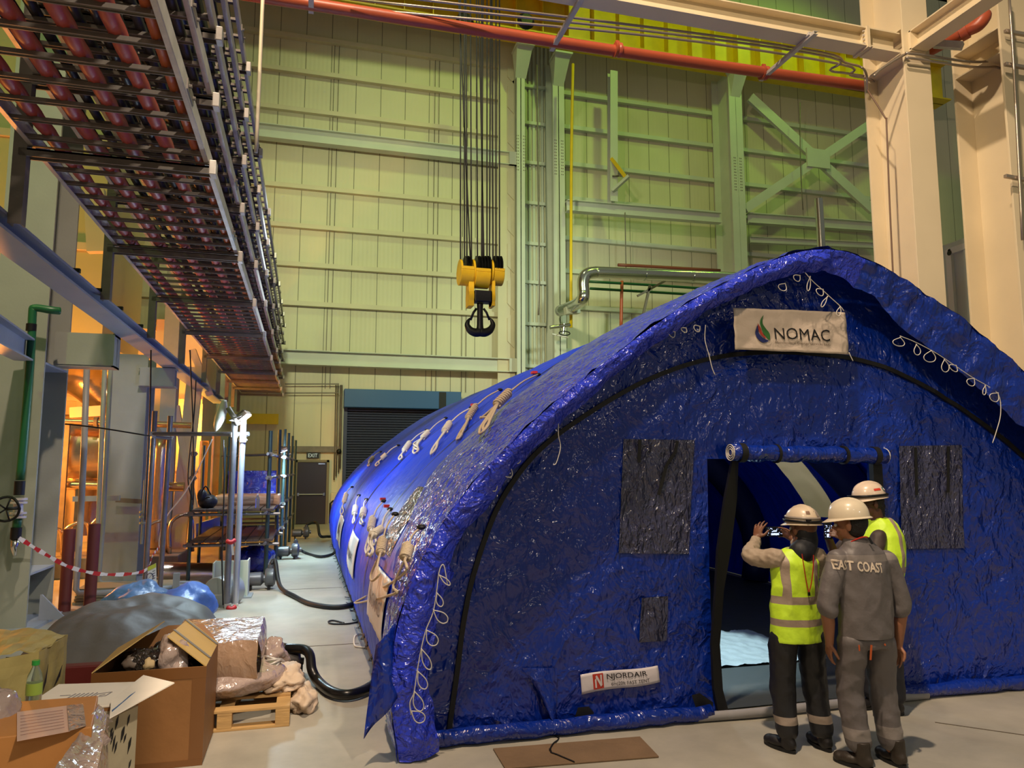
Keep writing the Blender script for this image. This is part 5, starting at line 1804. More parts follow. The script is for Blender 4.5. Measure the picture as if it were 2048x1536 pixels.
crumple((-1.02, 5.36, 0.625), (0.06, 0.05, 0.045), 'film_filling', mat('foam_white', (128, 112, 100), 0.3, coat=0.6), t, 0.3, 5, 20, 14)
crumple((-0.93, 5.33, 0.615), (0.035, 0.035, 0.035), 'paper_ball', mat('paper_cream', (220, 190, 140), 0.7), t, 0.3, 1, 16, 12)

# flat-lidded white carton with blue label area and open flap
t = thing('white_carton', (-1.2, 4.8, 0), 'pale printed carton top lying open in the left foreground', 'carton')
h = 0.6
A, B, C_, D = W(33, 1424, z=h), W(222, 1410, z=h), W(279, 1363, z=h), W(117, 1368, z=h)
MB().poly([A, B, C_, D], (0, 0, -1), 0.012).build('lid', M_cardW, t, bevel=0.003)
mb = MB()
A0, B0, C0, D0 = [V((p.x, p.y, 0)) for p in (A, B, C_, D)]
dn = V((0, 0, -0.014))
mb.hexa([A0, B0, C0, D0, A + dn, B + dn, C_ + dn, D + dn])
mb.build('box', M_cardD, t)
f4 = bilin(A, B, C_, D)
mb = MB()
for k in range(6):
    mb.bar(f4(0.36 + k * 0.05, 0.3) + V((0, 0, .002)), f4(0.40 + k * 0.05, 0.55) + V((0, 0, .002)), 0.006, 0.002)
for (a, b) in (((0.2, 0.3), (0.33, 0.3)), ((0.24, 0.5), (0.36, 0.5)), ((0.66, 0.35), (0.8, 0.4)), ((0.68, 0.5), (0.82, 0.55)), ((0.66, 0.35), (0.68, 0.5)), ((0.8, 0.4), (0.82, 0.55)), ((0.72, 0.42), (0.77, 0.47))):
    mb.bar(f4(*a) + V((0, 0, .002)), f4(*b) + V((0, 0, .002)), 0.005, 0.002)
mb.build('print', mat('grey_carton_print', (140, 136, 140), 0.6), t)
e, g_ = W(349, 1367, z=h + 0.06), W(219, 1438, z=h + 0.01)
flap(g_, B + V((0, 0, 0.02)), C_ + V((0.02, 0, 0.03)), e).build('flap', M_cardW, t)
MB().poly([W(222, 1413, z=h + 0.015), W(224, 1424, z=h + 0.02), W(270, 1385, z=h + 0.035), W(276, 1378, z=h + 0.03), W(252, 1378, z=h + 0.012)], (0, 0, 1), 0.002).build('blue_band', mat('print_blue', (70, 110, 160), 0.6), t)
# torn side beneath the flap with punched holes
t = thing('torn_carton', (-0.95, 4.55, 0), 'grey-beige carton side with torn holes below the pale open flap', 'carton')
p0, p1 = W(216, 1440, z=0.57), W(276, 1412, z=0.57)
MB().hexa([V((p0.x, p0.y, 0)), V((p1.x, p1.y, 0)), V((p1.x - 0.03, p1.y + 0.03, 0)), V((p0.x - 0.2, p0.y + 0.2, 0)), p0, p1, V((p1.x - 0.03, p1.y + 0.03, 0.57)), V((p0.x - 0.2, p0.y + 0.2, 0.57))]).build('box', mat('pale_cardboard', (176, 164, 136), 0.7, 0, 0.2, 10, 0.15, 5), t)
f4 = bilin(V((p0.x, p0.y, 0)), V((p1.x, p1.y, 0)), p1, p0)
nn = (p1 - p0).cross(V((0, 0, 1))).normalized()
rr = random.Random(3)
for k in range(14):
    u, v = 0.1 + 0.8 * rr.random(), 0.45 + 0.5 * rr.random()
    hh = 0.02 + 0.02 * rr.random()
    q = f4(u, v) + nn * 0.002
    dx = (p1 - p0).normalized()
    MB().poly([q - dx * 0.008 + V((0, 0, -hh)), q + dx * 0.006 + V((0, 0, -hh * 0.2)), q + dx * 0.01 + V((0, 0, hh)), q - dx * 0.004 + V((0, 0, hh * 0.5))], nn, 0.002).build('torn_hole', M_ink, t)

# orange-brown carton with a pouch label, closest at the left
t = thing('labelled_carton', (-1.2, 4.1, 0), 'orange-brown carton with a pinkish document pouch at the bottom left', 'carton')
A, B = W(20, 1432, Y=4.25), W(168, 1410, Y=4.25)
A2, B2 = W(-60, 1530, Y=3.7), W(205, 1470, Y=3.7)
zt = A.z
c4 = [V((-1.6, 3.9, zt)), V((-0.92, 3.98, zt)), V((-1.02, 4.5, zt)), V((-1.55, 4.5, zt))]
MB().hexa([V((p.x, p.y, 0)) for p in c4] + c4).build('box', mat('orange_cardboard', (190, 128, 66), 0.55, 0, 0.1, 15, 0.1, 3), t, bevel=0.006)
f4 = bilin(*[W(a, b, z=zt + 0.004) for a, b in ((34, 1482), (140, 1462), (135, 1411), (34, 1424))])
MB().grid(f4, 6, 6, thick=0.002).build('document_pouch', mat('pink_paper', (206, 172, 156), 0.5), t)
mb = MB()
for k in range(7):
    mb.bar(f4(0.06, 0.15 + 0.11 * k) + V((0, 0, .003)), f4(0.9, 0.15 + 0.11 * k) + V((0, 0, .003)), 0.003, 0.001)
mb.build('print', mat('faint_print', (150, 110, 105), 0.6), t)
MB().poly([W(a, b, z=zt + 0.006) for a, b in ((138, 1462), (172, 1452), (166, 1408), (134, 1412))], (0, 0, 1), 0.003).build('film_edge', M_wrap, t)
# film-wrapped slab leaning forward
t = thing('film_wrapped_slab', (-0.95, 4.1, 0), 'flat carton edge wrapped in shiny clear film, slanting across the bottom left corner', 'carton')
c4 = [W(104, 1560, Y=3.65), W(205, 1560, Y=3.75), W(216, 1440, Y=4.3), W(176, 1440, Y=4.25)]
top = [W(104, 1545, Y=3.62), W(196, 1470, Y=3.9), W(216, 1424, Y=4.35), W(196, 1408, Y=4.35), W(160, 1462, Y=4.0)]
f4 = bilin(W(95, 1560, Y=3.55), W(190, 1560, Y=3.6), W(216, 1428, Y=4.3), W(198, 1408, Y=4.3))
MB().grid(lambda u, v: f4(u, v) + V((0, 0, 0.015 * nz(u * 5, v * 9))), 12, 30, thick=0.05).build('wrapped_edge', M_wrap, t, smooth='auto')
f4b = bilin(W(190, 1600, Y=3.6), W(216, 1600, Y=4.28), W(217, 1428, Y=4.28), W(190, 1560, Y=3.6))
MB().grid(lambda u, v: f4b(u, v) + V((0.008 * nz(u * 5, v * 9), 0, 0)), 12, 16, thick=0.02).build('wrapped_side', M_wrap, t, smooth='auto')
# crumpled film bundle at the left edge
t = thing('film_bundle', (-1.6, 4.4, 0.4), 'crumpled clear film around a brown core at the left frame edge', 'bundle')
cb_ = W(2, 1440, Y=4.3)
crumple((cb_.x - 0.03, 4.3, cb_.z - 0.02), (0.1, 0.12, 0.16), 'film', M_wrap, t, 0.4, 21)

# greenish battered carton
t = thing('battered_carton', (-1.8, 5.9, 0), 'battered greenish carton with torn lid behind the white carton', 'carton')
zt = 0.72
A, B, C_, D = W(-60, 1330, z=zt), W(78, 1304, z=zt), W(136, 1270, z=zt), W(-20, 1262, z=zt)
M_gcard = mat('worn_carton', (176, 160, 98), 0.7, 0, 0.3, 8, 0.25, 4)
f4 = bilin(A, B, C_, D)
MB().grid(lambda u, v: f4(u, v) + V((0, 0, 0.03 * nz(u * 5, v * 4) + 0.03 * math.sin(u * 3))), 14, 10, thick=0.008).build('lid', M_gcard, t)
sd = MB()
for (p, q) in ((A, B), (B, C_)):
    g4 = bilin(V((p.x, p.y, 0)), V((q.x, q.y, 0)), q, p)
    sd.grid(lambda u, v: g4(u, v) + V((0.02 * nz(u * 4, v * 4), 0.02 * nz(u * 4 + 9, v * 4), 0)), 12, 12, thick=0.008)
sd.build('side', M_gcard, t)
g4 = bilin(V((B.x, B.y, 0)), V((C_.x, C_.y, 0)), C_, B)
for (u, v, a, b) in ((0.15, 0.75, 0.03, 0.08), (0.6, 0.7, 0.06, 0.05), (0.3, 0.4, 0.02, 0.1)):
    q = g4(u, v)
    nn = (C_ - B).cross(V((0, 0, 1))).normalized() 
    dx = (C_ - B).normalized()
    MB().poly([q - dx * a + V((0, 0, -b)) + nn * 0.02, q + dx * a * 0.5 + V((0, 0, -b * 0.3)) + nn * 0.02, q + dx * a + V((0, 0, b)) + nn * 0.02], nn, 0.002).build('torn_hole', M_ink, t)
p = W(22, 1375, Y=5.75)
MB().poly([W(8, 1400, Y=5.6), W(26, 1400, Y=5.6), W(42, 1314, Y=5.7), W(12, 1314, Y=5.6)], (0, -1, 0), 0.003).build('torn_hole', M_ink, t)
t = thing('green_cap_bottle', W(66, 1408, z=0.62), 'clear plastic bottle with green cap and label on the white carton', 'bottle')
bp_ = W(66, 1408, z=0.613)
sc = 1.0
MB().lathe(bp_, (0, 0, 1), [(0, 0), (0.034, 0), (0.038, 0.01), (0.038, 0.12), (0.034, 0.15), (0.016, 0.19), (0.014, 0.205), (0, 0.205)], 20).build('body', mat('bottle_clear', (190, 205, 190), 0.08, trans=0.85), t, smooth='auto')
MB().lathe(bp_ + V((0, 0, 0.05)), (0, 0, 1), [(0.0375, 0), (0.0392, 0.001), (0.0392, 0.06), (0.0375, 0.061)], 20).build('paper_label', mat('label_green', (150, 175, 70), 0.5), t, smooth='auto')
MB().lathe(bp_ + V((0, 0, 0.2)), (0, 0, 1), [(0, 0), (0.019, 0), (0.019, 0.024), (0, 0.024)], 16).build('cap', mat('cap_green', (40, 150, 60), 0.4), t, smooth='auto')
tag(MB().bb(-1.75, -1.25, 6.5, 6.62, 0.0, 0.36).build('red_crate', mat('dark_red', (96, 24, 20), 0.5), bevel=0.01), 'dark red crate edge between the battered carton and the open carton', 'crate')

# grey tarpaulin heap and blue tarpaulin heaps
t = thing('grey_tarp_heap', (-1.95, 8.0, 0), 'large heap under a dull grey tarpaulin behind the cartons', 'tarp')


def heap(x0, x1, y0, y1, h, seed, name, m, parent, sh=0.5, wr_=0.02):
    def fn(u, v):
        a, b = 2 * u - 1, 2 * v - 1
        d = max(0.0, 1 - (abs(a) ** 2.6 + abs(b) ** 2.6)) ** sh
        x, y = x0 + (x1 - x0) * u, y0 + (y1 - y0) * v
        z = h * d * (0.85 + 0.2 * nz(x * 2 + seed, y * 2)) + wr_ * (0.5 - abs(nz(x * 5 + seed, y * 5))) * d
        return V((x, y, max(0.004, z)))
    return MB().grid(fn, 60, 44).build(name, m, parent, smooth=True)


heap(-2.45, -0.75, 6.75, 9.4, 0.62, 2, 'tarpaulin', mat('dull_grey_tarp', (98, 96, 92), 0.55, 0, 0.4, 5, 0.15, 2), t, 0.5, 0.05)
t = thing('blue_tarp_heap', (-1.55, 9.7, 0), 'left crumpled blue tarpaulin bundle behind the grey heap', 'tarp')
c = W(268, 1242, Y=9.4)
crumple((c.x, 9.6, 0.3), (0.34, 0.42, 0.24), 'tarpaulin', mat('faded_blue_tarp', (84, 120, 168), 0.4, 0, 0.6, 6, 0.15, 3, distort=1.5), t, 0.3, 11, flat=0.004)
t = thing('blue_tarp_heap', (-1.1, 9.8, 0), 'right smoother blue tarpaulin bundle behind the open carton', 'tarp')
c = W(368, 1242, Y=9.4)
crumple((c.x, 9.6, 0.25), (0.32, 0.4, 0.24), 'tarpaulin', mat('royal_blue_tarp', (72, 110, 186), 0.4, 0, 0.5, 6, 0.1, 3, distort=1.5), t, 0.22, 31, flat=0.004)

# pallet with wrapped stack
t = thing('wooden_pallet', (-0.33, 6.5, 0), 'pale wooden pallet carrying the film-wrapped stack', 'pallet')
px0, px1, py0, py1 = -0.95, -0.06, 5.83, 7.1
for k, y in enumerate((5.83, 6.14, 6.45, 6.76, 7.0)):
    MB().bb(px0, px1, y, y + 0.1, 0.125, 0.145).build('top_board', M_wood, t, bevel=0.003)
for x in (px0, (px0 + px1) / 2 - 0.05, px1 - 0.1):
    for y in (5.83, 6.42, 7.0):
        MB().bb(x, x + 0.1, y, y + 0.1, 0.02, 0.105).build('block', M_wood, t, bevel=0.003)
    MB().bb(x, x + 0.1, py0, py1, 0.105, 0.125).build('stringer', M_wood, t, bevel=0.003)
for y in (5.83, 6.42, 7.0):
    MB().bb(px0, px1, y, y + 0.1, 0.0, 0.02).build('bottom_board', M_wood, t, bevel=0.003)
t = thing('film_wrapped_stack', (-0.5, 6.4, 0.145), 'film-wrapped box stack with shiny bulging sides on the pallet', 'box')
zt = W(515, 1280, Y=6.02).z
x1 = W(515, 1300, Y=6.02).x


def wrapd(p, amp=0.012):
    return p + V((amp * nz(p.y * 7, p.z * 5), amp * nz(p.x * 7, p.z * 5, 3), amp * nz(p.x * 6, p.y * 6, 7)))


mb = MB()
X0, X1, Y0, Y1, Z0, Z1 = -0.95, x1, 6.02, 6.95, 0.30, zt
mb.grid(lambda u, v: wrapd(V((X0 + (X1 - X0) * u, Y0 - 0.03 * math.sin(math.pi * v), Z0 + (Z1 - Z0) * v))), 20, 14)
mb.grid(lambda u, v: wrapd(V((X1 + 0.03 * math.sin(math.pi * v), Y0 + (Y1 - Y0) * u, Z0 + (Z1 - Z0) * v))), 20, 14)
mb.grid(lambda u, v: wrapd(V((X0 + (X1 - X0) * u, Y0 + (Y1 - Y0) * v, Z1))), 20, 14)
mb.grid(lambda u, v: wrapd(V((X0 + (X1 - X0) * u, Y1, Z0 + (Z1 - Z0) * v))), 20, 6)
mb.build('upper_box', M_wrapbox, t, smooth=True)
crumple((-0.55, 6.35, 0.26), (0.42, 0.42, 0.13), 'lower_bundle', M_wrap, t, 0.14, 15, flat=0.146)
t = thing('sack_heap', (-0.15, 6.6, 0.146), 'heap of pale empty sacks and a coiled hose spilling off the pallet', 'sack')
crumple((-0.13, 6.42, 0.2), (0.15, 0.26, 0.09), 'sack', mat('beige_sack', (205, 182, 156), 0.6, 0, 0.5, 10, 0.15, 6), t, 0.5, 41, flat=0.146)
crumple((0.03, 6.25, 0.06), (0.10, 0.22, 0.09), 'sack', MATS['beige_sack'], t, 0.5, 44, flat=0.004)
crumple((-0.24, 6.9, 0.26), (0.13, 0.14, 0.12), 'sack', M_wrap, t, 0.4, 47, flat=0.146)
mb = MB()
for k in range(5):
    cc = V((-0.24 + 0.012 * k, 6.3 + 0.02 * k, 0.30 + 0.012 * k))
    mb.tube([cc + V((0.07 * math.cos(q * math.pi / 8), 0.07 * math.sin(q * math.pi / 8), 0.03 * math.sin(q * math.pi / 8 + k))) for q in range(16)], 0.009, 8, closed=True)
mb.build('coiled_hose', M_galv, t, smooth=True)

# near blower on the pallet with the big hose
t = thing('air_blower', (-0.05, 7.3, 0.0), 'dark air blower with an elbow, nearest one, behind the pallet', 'blower', 'air blowers along the aisle')
c = W(560, 1318, Y=7.2)
c2 = W(592, 1326, Y=7.2)
M_bd = mat('blower_dark', (58, 52, 48), 0.45, 0.1)
MB().lathe(c + V((-0.05, 0, 0.0)), (1, 0, -0.12), [(0, 0), (0.06, 0.0), (0.085, 0.02), (0.085, 0.2), (0.07, 0.22), (0.03, 0.23), (0.03, 0.26), (0, 0.26)], 20).build('motor', M_bd, t, smooth='auto')
MB().lathe(c + V((-0.13, 0, -0.05)), (0.35, 0, 1), [(0, 0), (0.075, 0), (0.08, 0.03), (0.08, 0.12), (0.05, 0.15), (0, 0.15)], 20).build('fan_housing', M_bd, t, smooth='auto')
MB().tube([W(553, 1308, Y=7.2), W(548, 1301, Y=7.2), W(556, 1296, Y=7.2), W(572, 1297, Y=7.2)], [0.055, 0.06, 0.055, 0.045], 14, smooth=4).build('elbow', M_bd, t, smooth=True)
MB().bb(c.x - 0.15, c.x + 0.2, 7.12, 7.28, 0.0, c.z - 0.06).build('foot', M_black, t)
tag(MB().tube([W(570, 1297, Y=7.2), W(590, 1297, Y=7.15), W(610, 1300, Y=7.1), W(620, 1312, Y=7.0), W(624, 1340, z=0.12), W(636, 1362, z=0.05), W(660, 1382, z=0.05), W(690, 1390, z=0.05), W(720, 1384, z=0.05), W(742, 1372, z=0.055), W(757, 1358, z=0.10), W(764, 1348, z=0.13)], 0.042, 14, smooth=8).build('air_hose', mat('gloss_black_hose', (14, 14, 15), 0.3), smooth=True), 'thick black hose looping from the nearest blower to the tent corner', 'hose', 'black hoses to the tent')

# step mat in front of the tent
mt = MB().hexa([V((p.x, p.y, 0.001)) for p in (W(1010, 1540, z=0), W(1318, 1516, z=0), W(1280, 1476, z=0), W(986, 1500, z=0))] + [V((p.x, p.y, 0.012)) for p in (W(1010, 1540, z=0), W(1318, 1516, z=0), W(1280, 1476, z=0), W(986, 1500, z=0))])
tag(mt.build('floor_mat', mat('brown_mat', (122, 98, 72), 0.75, 0, 0.3, 30, 0.15, 4), bevel=0.003), 'thin brown board lying flat on the floor at the front of the tent', 'board')
# pale sheet standing in for light on the tent floor, plus inside floor
t = thing('ground_sheet', (4.0, 12.0, 0.003), 'dark ground sheet covering the floor inside the tent', 'sheet')
MB().grid(lambda u, v: V((0.9 + 6.3 * u, 5.3 + 14 * v, 0.012 + 0.004 * nz(u * 20, v * 40))), 40, 60).build('sheet', mat('dark_ground_sheet', (60, 66, 66), 0.5, 0, 0.3, 4), t, smooth=True)
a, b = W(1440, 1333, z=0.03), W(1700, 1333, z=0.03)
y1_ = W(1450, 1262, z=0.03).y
tag(MB().grid(lambda u, v: V((a.x - 0.3 + (b.x - a.x + 0.3) * u, a.y + (y1_ - a.y) * v, 0.03 + 0.02 * nz(u * 14, v * 9) + 0.012 * abs(nz(u * 30, v * 22)))), 60, 36).build('light_patch_sheet', mat('light_patch_film', (190, 205, 208), 0.3, 0.3, 0.5, 10), smooth=True), 'crumpled pale sheet standing in for the patch of light just inside the tent doorway', 'sheet')
# added lamp under the tent roof, to light that sheet and the lining
t = thing('tent_fill_lamp', (3.6, 6.9, 2.35), 'small added lamp under the tent roof, unseen, lighting the inside', 'lamp')
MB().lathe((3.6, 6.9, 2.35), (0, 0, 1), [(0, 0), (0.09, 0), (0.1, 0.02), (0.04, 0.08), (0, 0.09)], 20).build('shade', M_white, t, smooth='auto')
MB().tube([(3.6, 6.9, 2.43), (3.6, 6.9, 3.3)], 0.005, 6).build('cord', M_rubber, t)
l = bpy.data.lights.new('tent_fill_light', 'SPOT')
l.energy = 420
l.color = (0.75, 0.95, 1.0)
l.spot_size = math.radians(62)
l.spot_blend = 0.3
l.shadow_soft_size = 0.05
o = bpy.data.objects.new('tent_fill_light', l)
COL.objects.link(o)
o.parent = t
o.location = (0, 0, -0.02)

l = bpy.data.lights.new('tent_fill_glow', 'POINT')
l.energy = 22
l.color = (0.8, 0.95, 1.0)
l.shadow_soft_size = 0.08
o = bpy.data.objects.new('tent_fill_glow', l)
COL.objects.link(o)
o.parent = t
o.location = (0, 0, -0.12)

# ------------------------------------------------------------------ tall pillars on the right and what hangs between them
M_cream2 = mat('warm_cream_paint', (222, 206, 172), 0.45, 0, 0.04, 20, 0.06, 1.0)
struct(MB().bb(27, 45, WY, WY + 0.15, 0, 30).build('wall_back_right', M_ws, origin=(27, WY, 0)), 'profiled sheet wall')
struct(MB().bb(-14, 45, WY, WY + 0.15, 24, 30).build('wall_back_upper', M_ws, origin=(-14, WY, 24)), 'profiled sheet wall')
struct(MB().bb(27, 45, 8, 27, -0.2, 0).build('floor_right', M_joint), 'floor further right')


def pillar(x0, x1, yf, yb, top, label):
    t = thing('steel_pillar', ((x0 + x1) / 2, (yf + yb) / 2, 0), label, 'pillar', 'tall cream pillars on the right')
    xm = (x0 + x1) / 2
    MB().bb(x0, x1, yf, yf + 0.035, 0, top).bb(x0, x1, yb - 0.035, yb, 0, top).bb(xm - 0.012, xm + 0.012, yf + 0.035, yb - 0.035, 0, top).build('shaft', M_cream2, t, bevel=0.004)
    MB().bb(x0 - 0.1, x1 + 0.1, yf - 0.1, yb + 0.1, 0, 0.04).build('base_plate', M_cream2, t)
    for z in (8.1, 8.5):
        MB().bb(x0 + 0.02, xm, yf + 0.035, yb - 0.035, z, z + 0.02).build('stiffener', M_cream2, t)
    return t


PA = pillar(8.5, 8.98, 8.56, 9.40, 14, 'tall cream pillar behind the tent roof where the overhead beams meet')
PBx = pillar(9.9, 10.6, 8.15, 9.03, 14, 'tall cream pillar at the right frame edge')
# overhead beam running left
t = thing('overhead_beam', (3.5, 8.76, 8.14), 'long cream overhead beam above the red pipe, meeting the tall pillar', 'beam', 'cream overhead beams')
zb_ = 8.14
zt_ = W(1755, 60, Y=8.62).z
hb_ = max(0.3, zt_ - zb_)
MB().ibeam((-3.0, 8.76, zb_ + hb_ / 2), (7.9, 8.76, zb_ + hb_ / 2), 0.28, hb_, 0.02, 0.012).build('beam', M_cream2, t)
MB().ibeam((7.93, 8.76, zb_ + hb_ / 2), (8.5, 8.76, zb_ + hb_ / 2), 0.28, hb_, 0.02, 0.012).build('stub', M_cream2, t)
MB().bb(7.89, 7.91, 8.6, 8.92, zb_ - 0.03, zt_ + 0.03).bb(7.92, 7.94, 8.6, 8.92, zb_ - 0.03, zt_ + 0.03).build('end_plate', M_cream2, t)
mb = MB()
for k in range(4):
    mb.lathe((7.89, 8.66, zb_ + 0.05 + k * (hb_ - 0.1) / 3), (-1, 0, 0), [(0, 0), (0.018, 0), (0.018, 0.03), (0, 0.03)], 6)
mb.build('bolts', M_galv, t)
t = thing('overhead_beam', (8.74, 5.5, 8.14), 'cream overhead beam running from the tall pillar towards the upper right corner', 'beam', 'cream overhead beams')
MB().ibeam((8.74, 8.55, zb_ + hb_ / 2), (8.74, 2.0, zb_ + hb_ / 2), 0.28, hb_, 0.02, 0.012).build('beam', M_cream2, t)
MB().bb(8.6, 8.88, 8.52, 8.56, zb_ - 0.02, zt_ + 0.02).build('end_plate', M_cream2, t)
# gusset under the joint
tag(MB().hexa([(8.0, 8.62, zb_ - 0.02), (8.5, 8.62, zb_ - 0.02), (8.5, 8.9, zb_ - 0.02), (8.0, 8.9, zb_ - 0.02), (8.0, 8.62, zb_), (8.5, 8.62, zb_), (8.5, 8.9, zb_), (8.0, 8.9, zb_)]).build('joint_plate', M_cream2), 'flat plate under the joint of overhead beam and pillar', 'plate')

# support bars and the red pipe with thin conduits
pipeY, pipeZ = 9.63, 8.16
ba = []
for i, (x, y, lb) in enumerate(((622, 24, 'left support bar under the red pipe near the top left'), (1105, 100, 'middle support bar crossing under the red pipe'), (1525, 160, 'right support bar crossing under the red pipe'))):
    q = W(x, y, z=zb_ - 0.06)
    t = thing('support_bar', (q.x, 9.2, zb_ - 0.1), lb, 'bar', 'support bars of the red pipe')
    MB().chan((q.x, 8.5, zb_ - 0.03), (q.x, q.y + 0.05, zb_ - 0.03), 0.07, 0.05, 0.008).build('channel', M_galv, t)
    MB().box((q.x, 8.62, zb_ - 0.0), (0.12, 0.08, 0.05)).build('clamp', M_galv, t, bevel=0.005)
pe = W(1730, 170, z=pipeZ)
t = thing('red_pipe', (3.5, pipeY, pipeZ), 'long red fire main pipe running below the overhead beam', 'pipe')
rp_ = [W(x, y, z=pipeZ) for x, y in ((560, -1), (1312, 114), (1720, 171))]
MB().tube([V((-2.0, rp_[0].y, pipeZ)), rp_[0], rp_[1], rp_[2], V((9.1, rp_[2].y, pipeZ))], 0.085, 16, smooth=4).build('pipe', M_red, t, smooth=True)
for (x, y) in ((1235, 100), (1528, 146)):
    c = W(x, y, z=pipeZ)
    MB().lathe(c, (1, 0, 0), [(0, -0.05), (0.11, -0.05), (0.11, -0.02), (0.095, 0), (0.11, 0.02), (0.11, 0.05), (0, 0.05)], 18).box(c + V((0, 0, 0.12)), (0.06, 0.04, 0.05)).build('coupling', M_red, t, smooth='auto')
t = thing('red_pipe', (9.0, 7.8, 8.1), 'short red pipe with an elbow right of the tall pillar', 'pipe')
MB().tube([W(1845, 112, Y=8.9), W(1855, 104, Y=8.75), W(1930, 64, Y=8.2), W(1955, 50, Y=8.05), W(1968, 32, Y=8.0), W(1955, 28, Y=8.2)], [0.085, 0.085, 0.085, 0.1, 0.1, 0.08], 16, smooth=5).build('pipe', M_red, t, smooth=True)
MB().lathe(W(1930, 64, Y=8.2), (W(1955, 50, Y=8.05) - W(1930, 64, Y=8.2)), [(0, -0.06), (0.115, -0.06), (0.115, 0.04), (0, 0.04)], 18).build('coupling', M_red, t, smooth='auto')
MB().bar(W(1868, 88, Y=8.5), W(1925, 92, Y=8.2), 0.1, 0.1).build('hanger', M_galv, t)
M_cond = mat('steel_conduit', (178, 165, 150), 0.35, 0.7)
cl = ['upper', 'middle', 'lower']
for i, ys in enumerate(((-6, 56, 112, 120), (0, 64, 122, 140), (8, 73, 136, 150))):
    a, b, c = W(700, ys[0] + 8 - 10 * (2 - i), z=8.2), W(1312, ys[1], z=8.2), W(1640 + 20 * i, ys[2] - 8, z=8.2)
    if i == 0:
        tail = [W(1690, 125, z=8.2), W(1722, 134, z=8.2), W(1733, 150, z=8.0), W(1735, 185, z=7.8)]
    elif i == 1:
        tail = [W(1660, 150 - 10, z=8.15), W(1690, 146, z=8.12), W(1728, 152, z=8.1)]
    else:
        tail = [W(1700, 150, z=8.15), W(1740, 158, z=8.1), W(1752, 172, z=8.05)]
    tag(MB().tube([a, b, c] + tail, 0.018, 8, smooth=5).build('steel_conduit', M_cond, smooth=True), cl[i] + ' of three thin conduits above the red pipe', 'conduit', 'thin conduits above the red pipe')
for pts_, lb, Y in (([(1812, 106), (1860, 112), (1925, 122), (1960, 124), (1985, 122), (2015, 127), (2060, 130)], 'upper thin conduit crossing from the tall pillar to the right edge', 8.45),
                    ([(1812, 115), (1860, 122), (1925, 132), (1965, 135), (1990, 134), (2015, 140), (2060, 143)], 'lower thin conduit crossing from the tall pillar to the right edge', 8.45),
                    ([(1815, 106), (1790, 120), (1760, 140), (1748, 152)], 'short conduit bending down left of the pillar joint', 8.5)):
    tag(MB().tube([W(a, b, Y=Y) for a, b in pts_], 0.02, 8, smooth=5).build('steel_conduit', M_cond, smooth=True), lb, 'conduit')
tag(MB().tube([W(1735, 180, Y=8.8), W(1770, 235, Y=8.65), W(1773, 250, Y=8.6), W(1779, 400, Y=8.6), W(1788, 590, Y=8.6)], 0.012, 8, smooth=4).build('pillar_cable', mat('brown_cable', (110, 84, 66), 0.5), smooth=True), 'thin brown cable running down the face of the tall pillar', 'cable')
tag(MB().tube([W(2018, -10, Y=8.0), W(2027, 125, Y=8.0), W(2036, 300, Y=8.0), W(2045, 480, Y=8.0)], 0.02, 8, smooth=3).build('pillar_conduit', M_cond, smooth=True), 'vertical conduit at the right frame edge on the far pillar', 'conduit')
for (y, lb) in ((62, 'upper small bracket on the pillar at the right frame edge'), (128, 'middle small bracket on the pillar at the right frame edge'), (352, 'lower small pipe stub on the pillar at the right frame edge')):
    tag(MB().bar(W(2010, y, Y=8.05), W(2060, y + 9, Y=8.05), 0.05, 0.05).build('pillar_bracket', M_cond, bevel=0.004), lb, 'bracket')
# narrow upright beside far pillar
tag(MB().bb(10.74, 10.9, 8.2, 8.4, 0, 14).build('narrow_upright', M_cream2), 'narrow cream upright beside the far pillar at the right edge', 'upright')

# container behind the pillars
t = thing('white_container', (13.4, 13.0, 0), 'pale green-lit container standing behind the two tall pillars', 'container')
M_cont = mat('container_paint', (196, 206, 200), 0.45)
MB().bb(12.0, 15.0, 9.6, 16.5, 0, 6.25).build('body', M_cont, t, bevel=0.03)
a, b = W(1898, 500, X=11.96), W(1937, 700, X=11.96)
MB().bb(11.93, 12.0, a.y - 0.06, a.y + 0.06, 2.5, 6.1).bb(11.93, 12.0, b.y - 0.3, a.y, 6.0, 6.12).build('door_frame', M_white, t)
MB().bb(11.95, 12.0, 10.62, 10.72, 2.5, 6.0).bb(11.95, 12.0, 10.9, 10.94, 2.5, 6.0).build('door_rod', M_cont, t)
MB().lathe(W(1899, 506, X=11.93), (-1, 0, 0), [(0, 0), (0.05, 0), (0.05, 0.01), (0, 0.01)], 12).build('corner_hole', M_black, t)
t = thing('vent_dome', (15.5, 14.5, 6.25), 'green-lit dome on top of the pale container', 'dome')
c = W(1898, 470, Y=13.5)
MB().lathe((c.x + 0.2, 13.6, 6.25), (0, 0, 1), [(0, 0), (0.75, 0), (0.75, 0.15), (0.68, 0.4), (0.5, 0.65), (0.25, 0.8), (0, 0.84)], 28).build('cowl', mat('dome_paint', (150, 165, 100), 0.4), t, smooth='auto')
for k in (0.15, 0.42):
    MB().lathe((c.x + 0.2, 13.6, 6.25 + k), (0, 0, 1), [(0, 0), (0.77 - k * 0.25, 0), (0.77 - k * 0.25, 0.03), (0, 0.03)], 28).build('seam_ring', MATS['dome_paint'], t, smooth='auto')

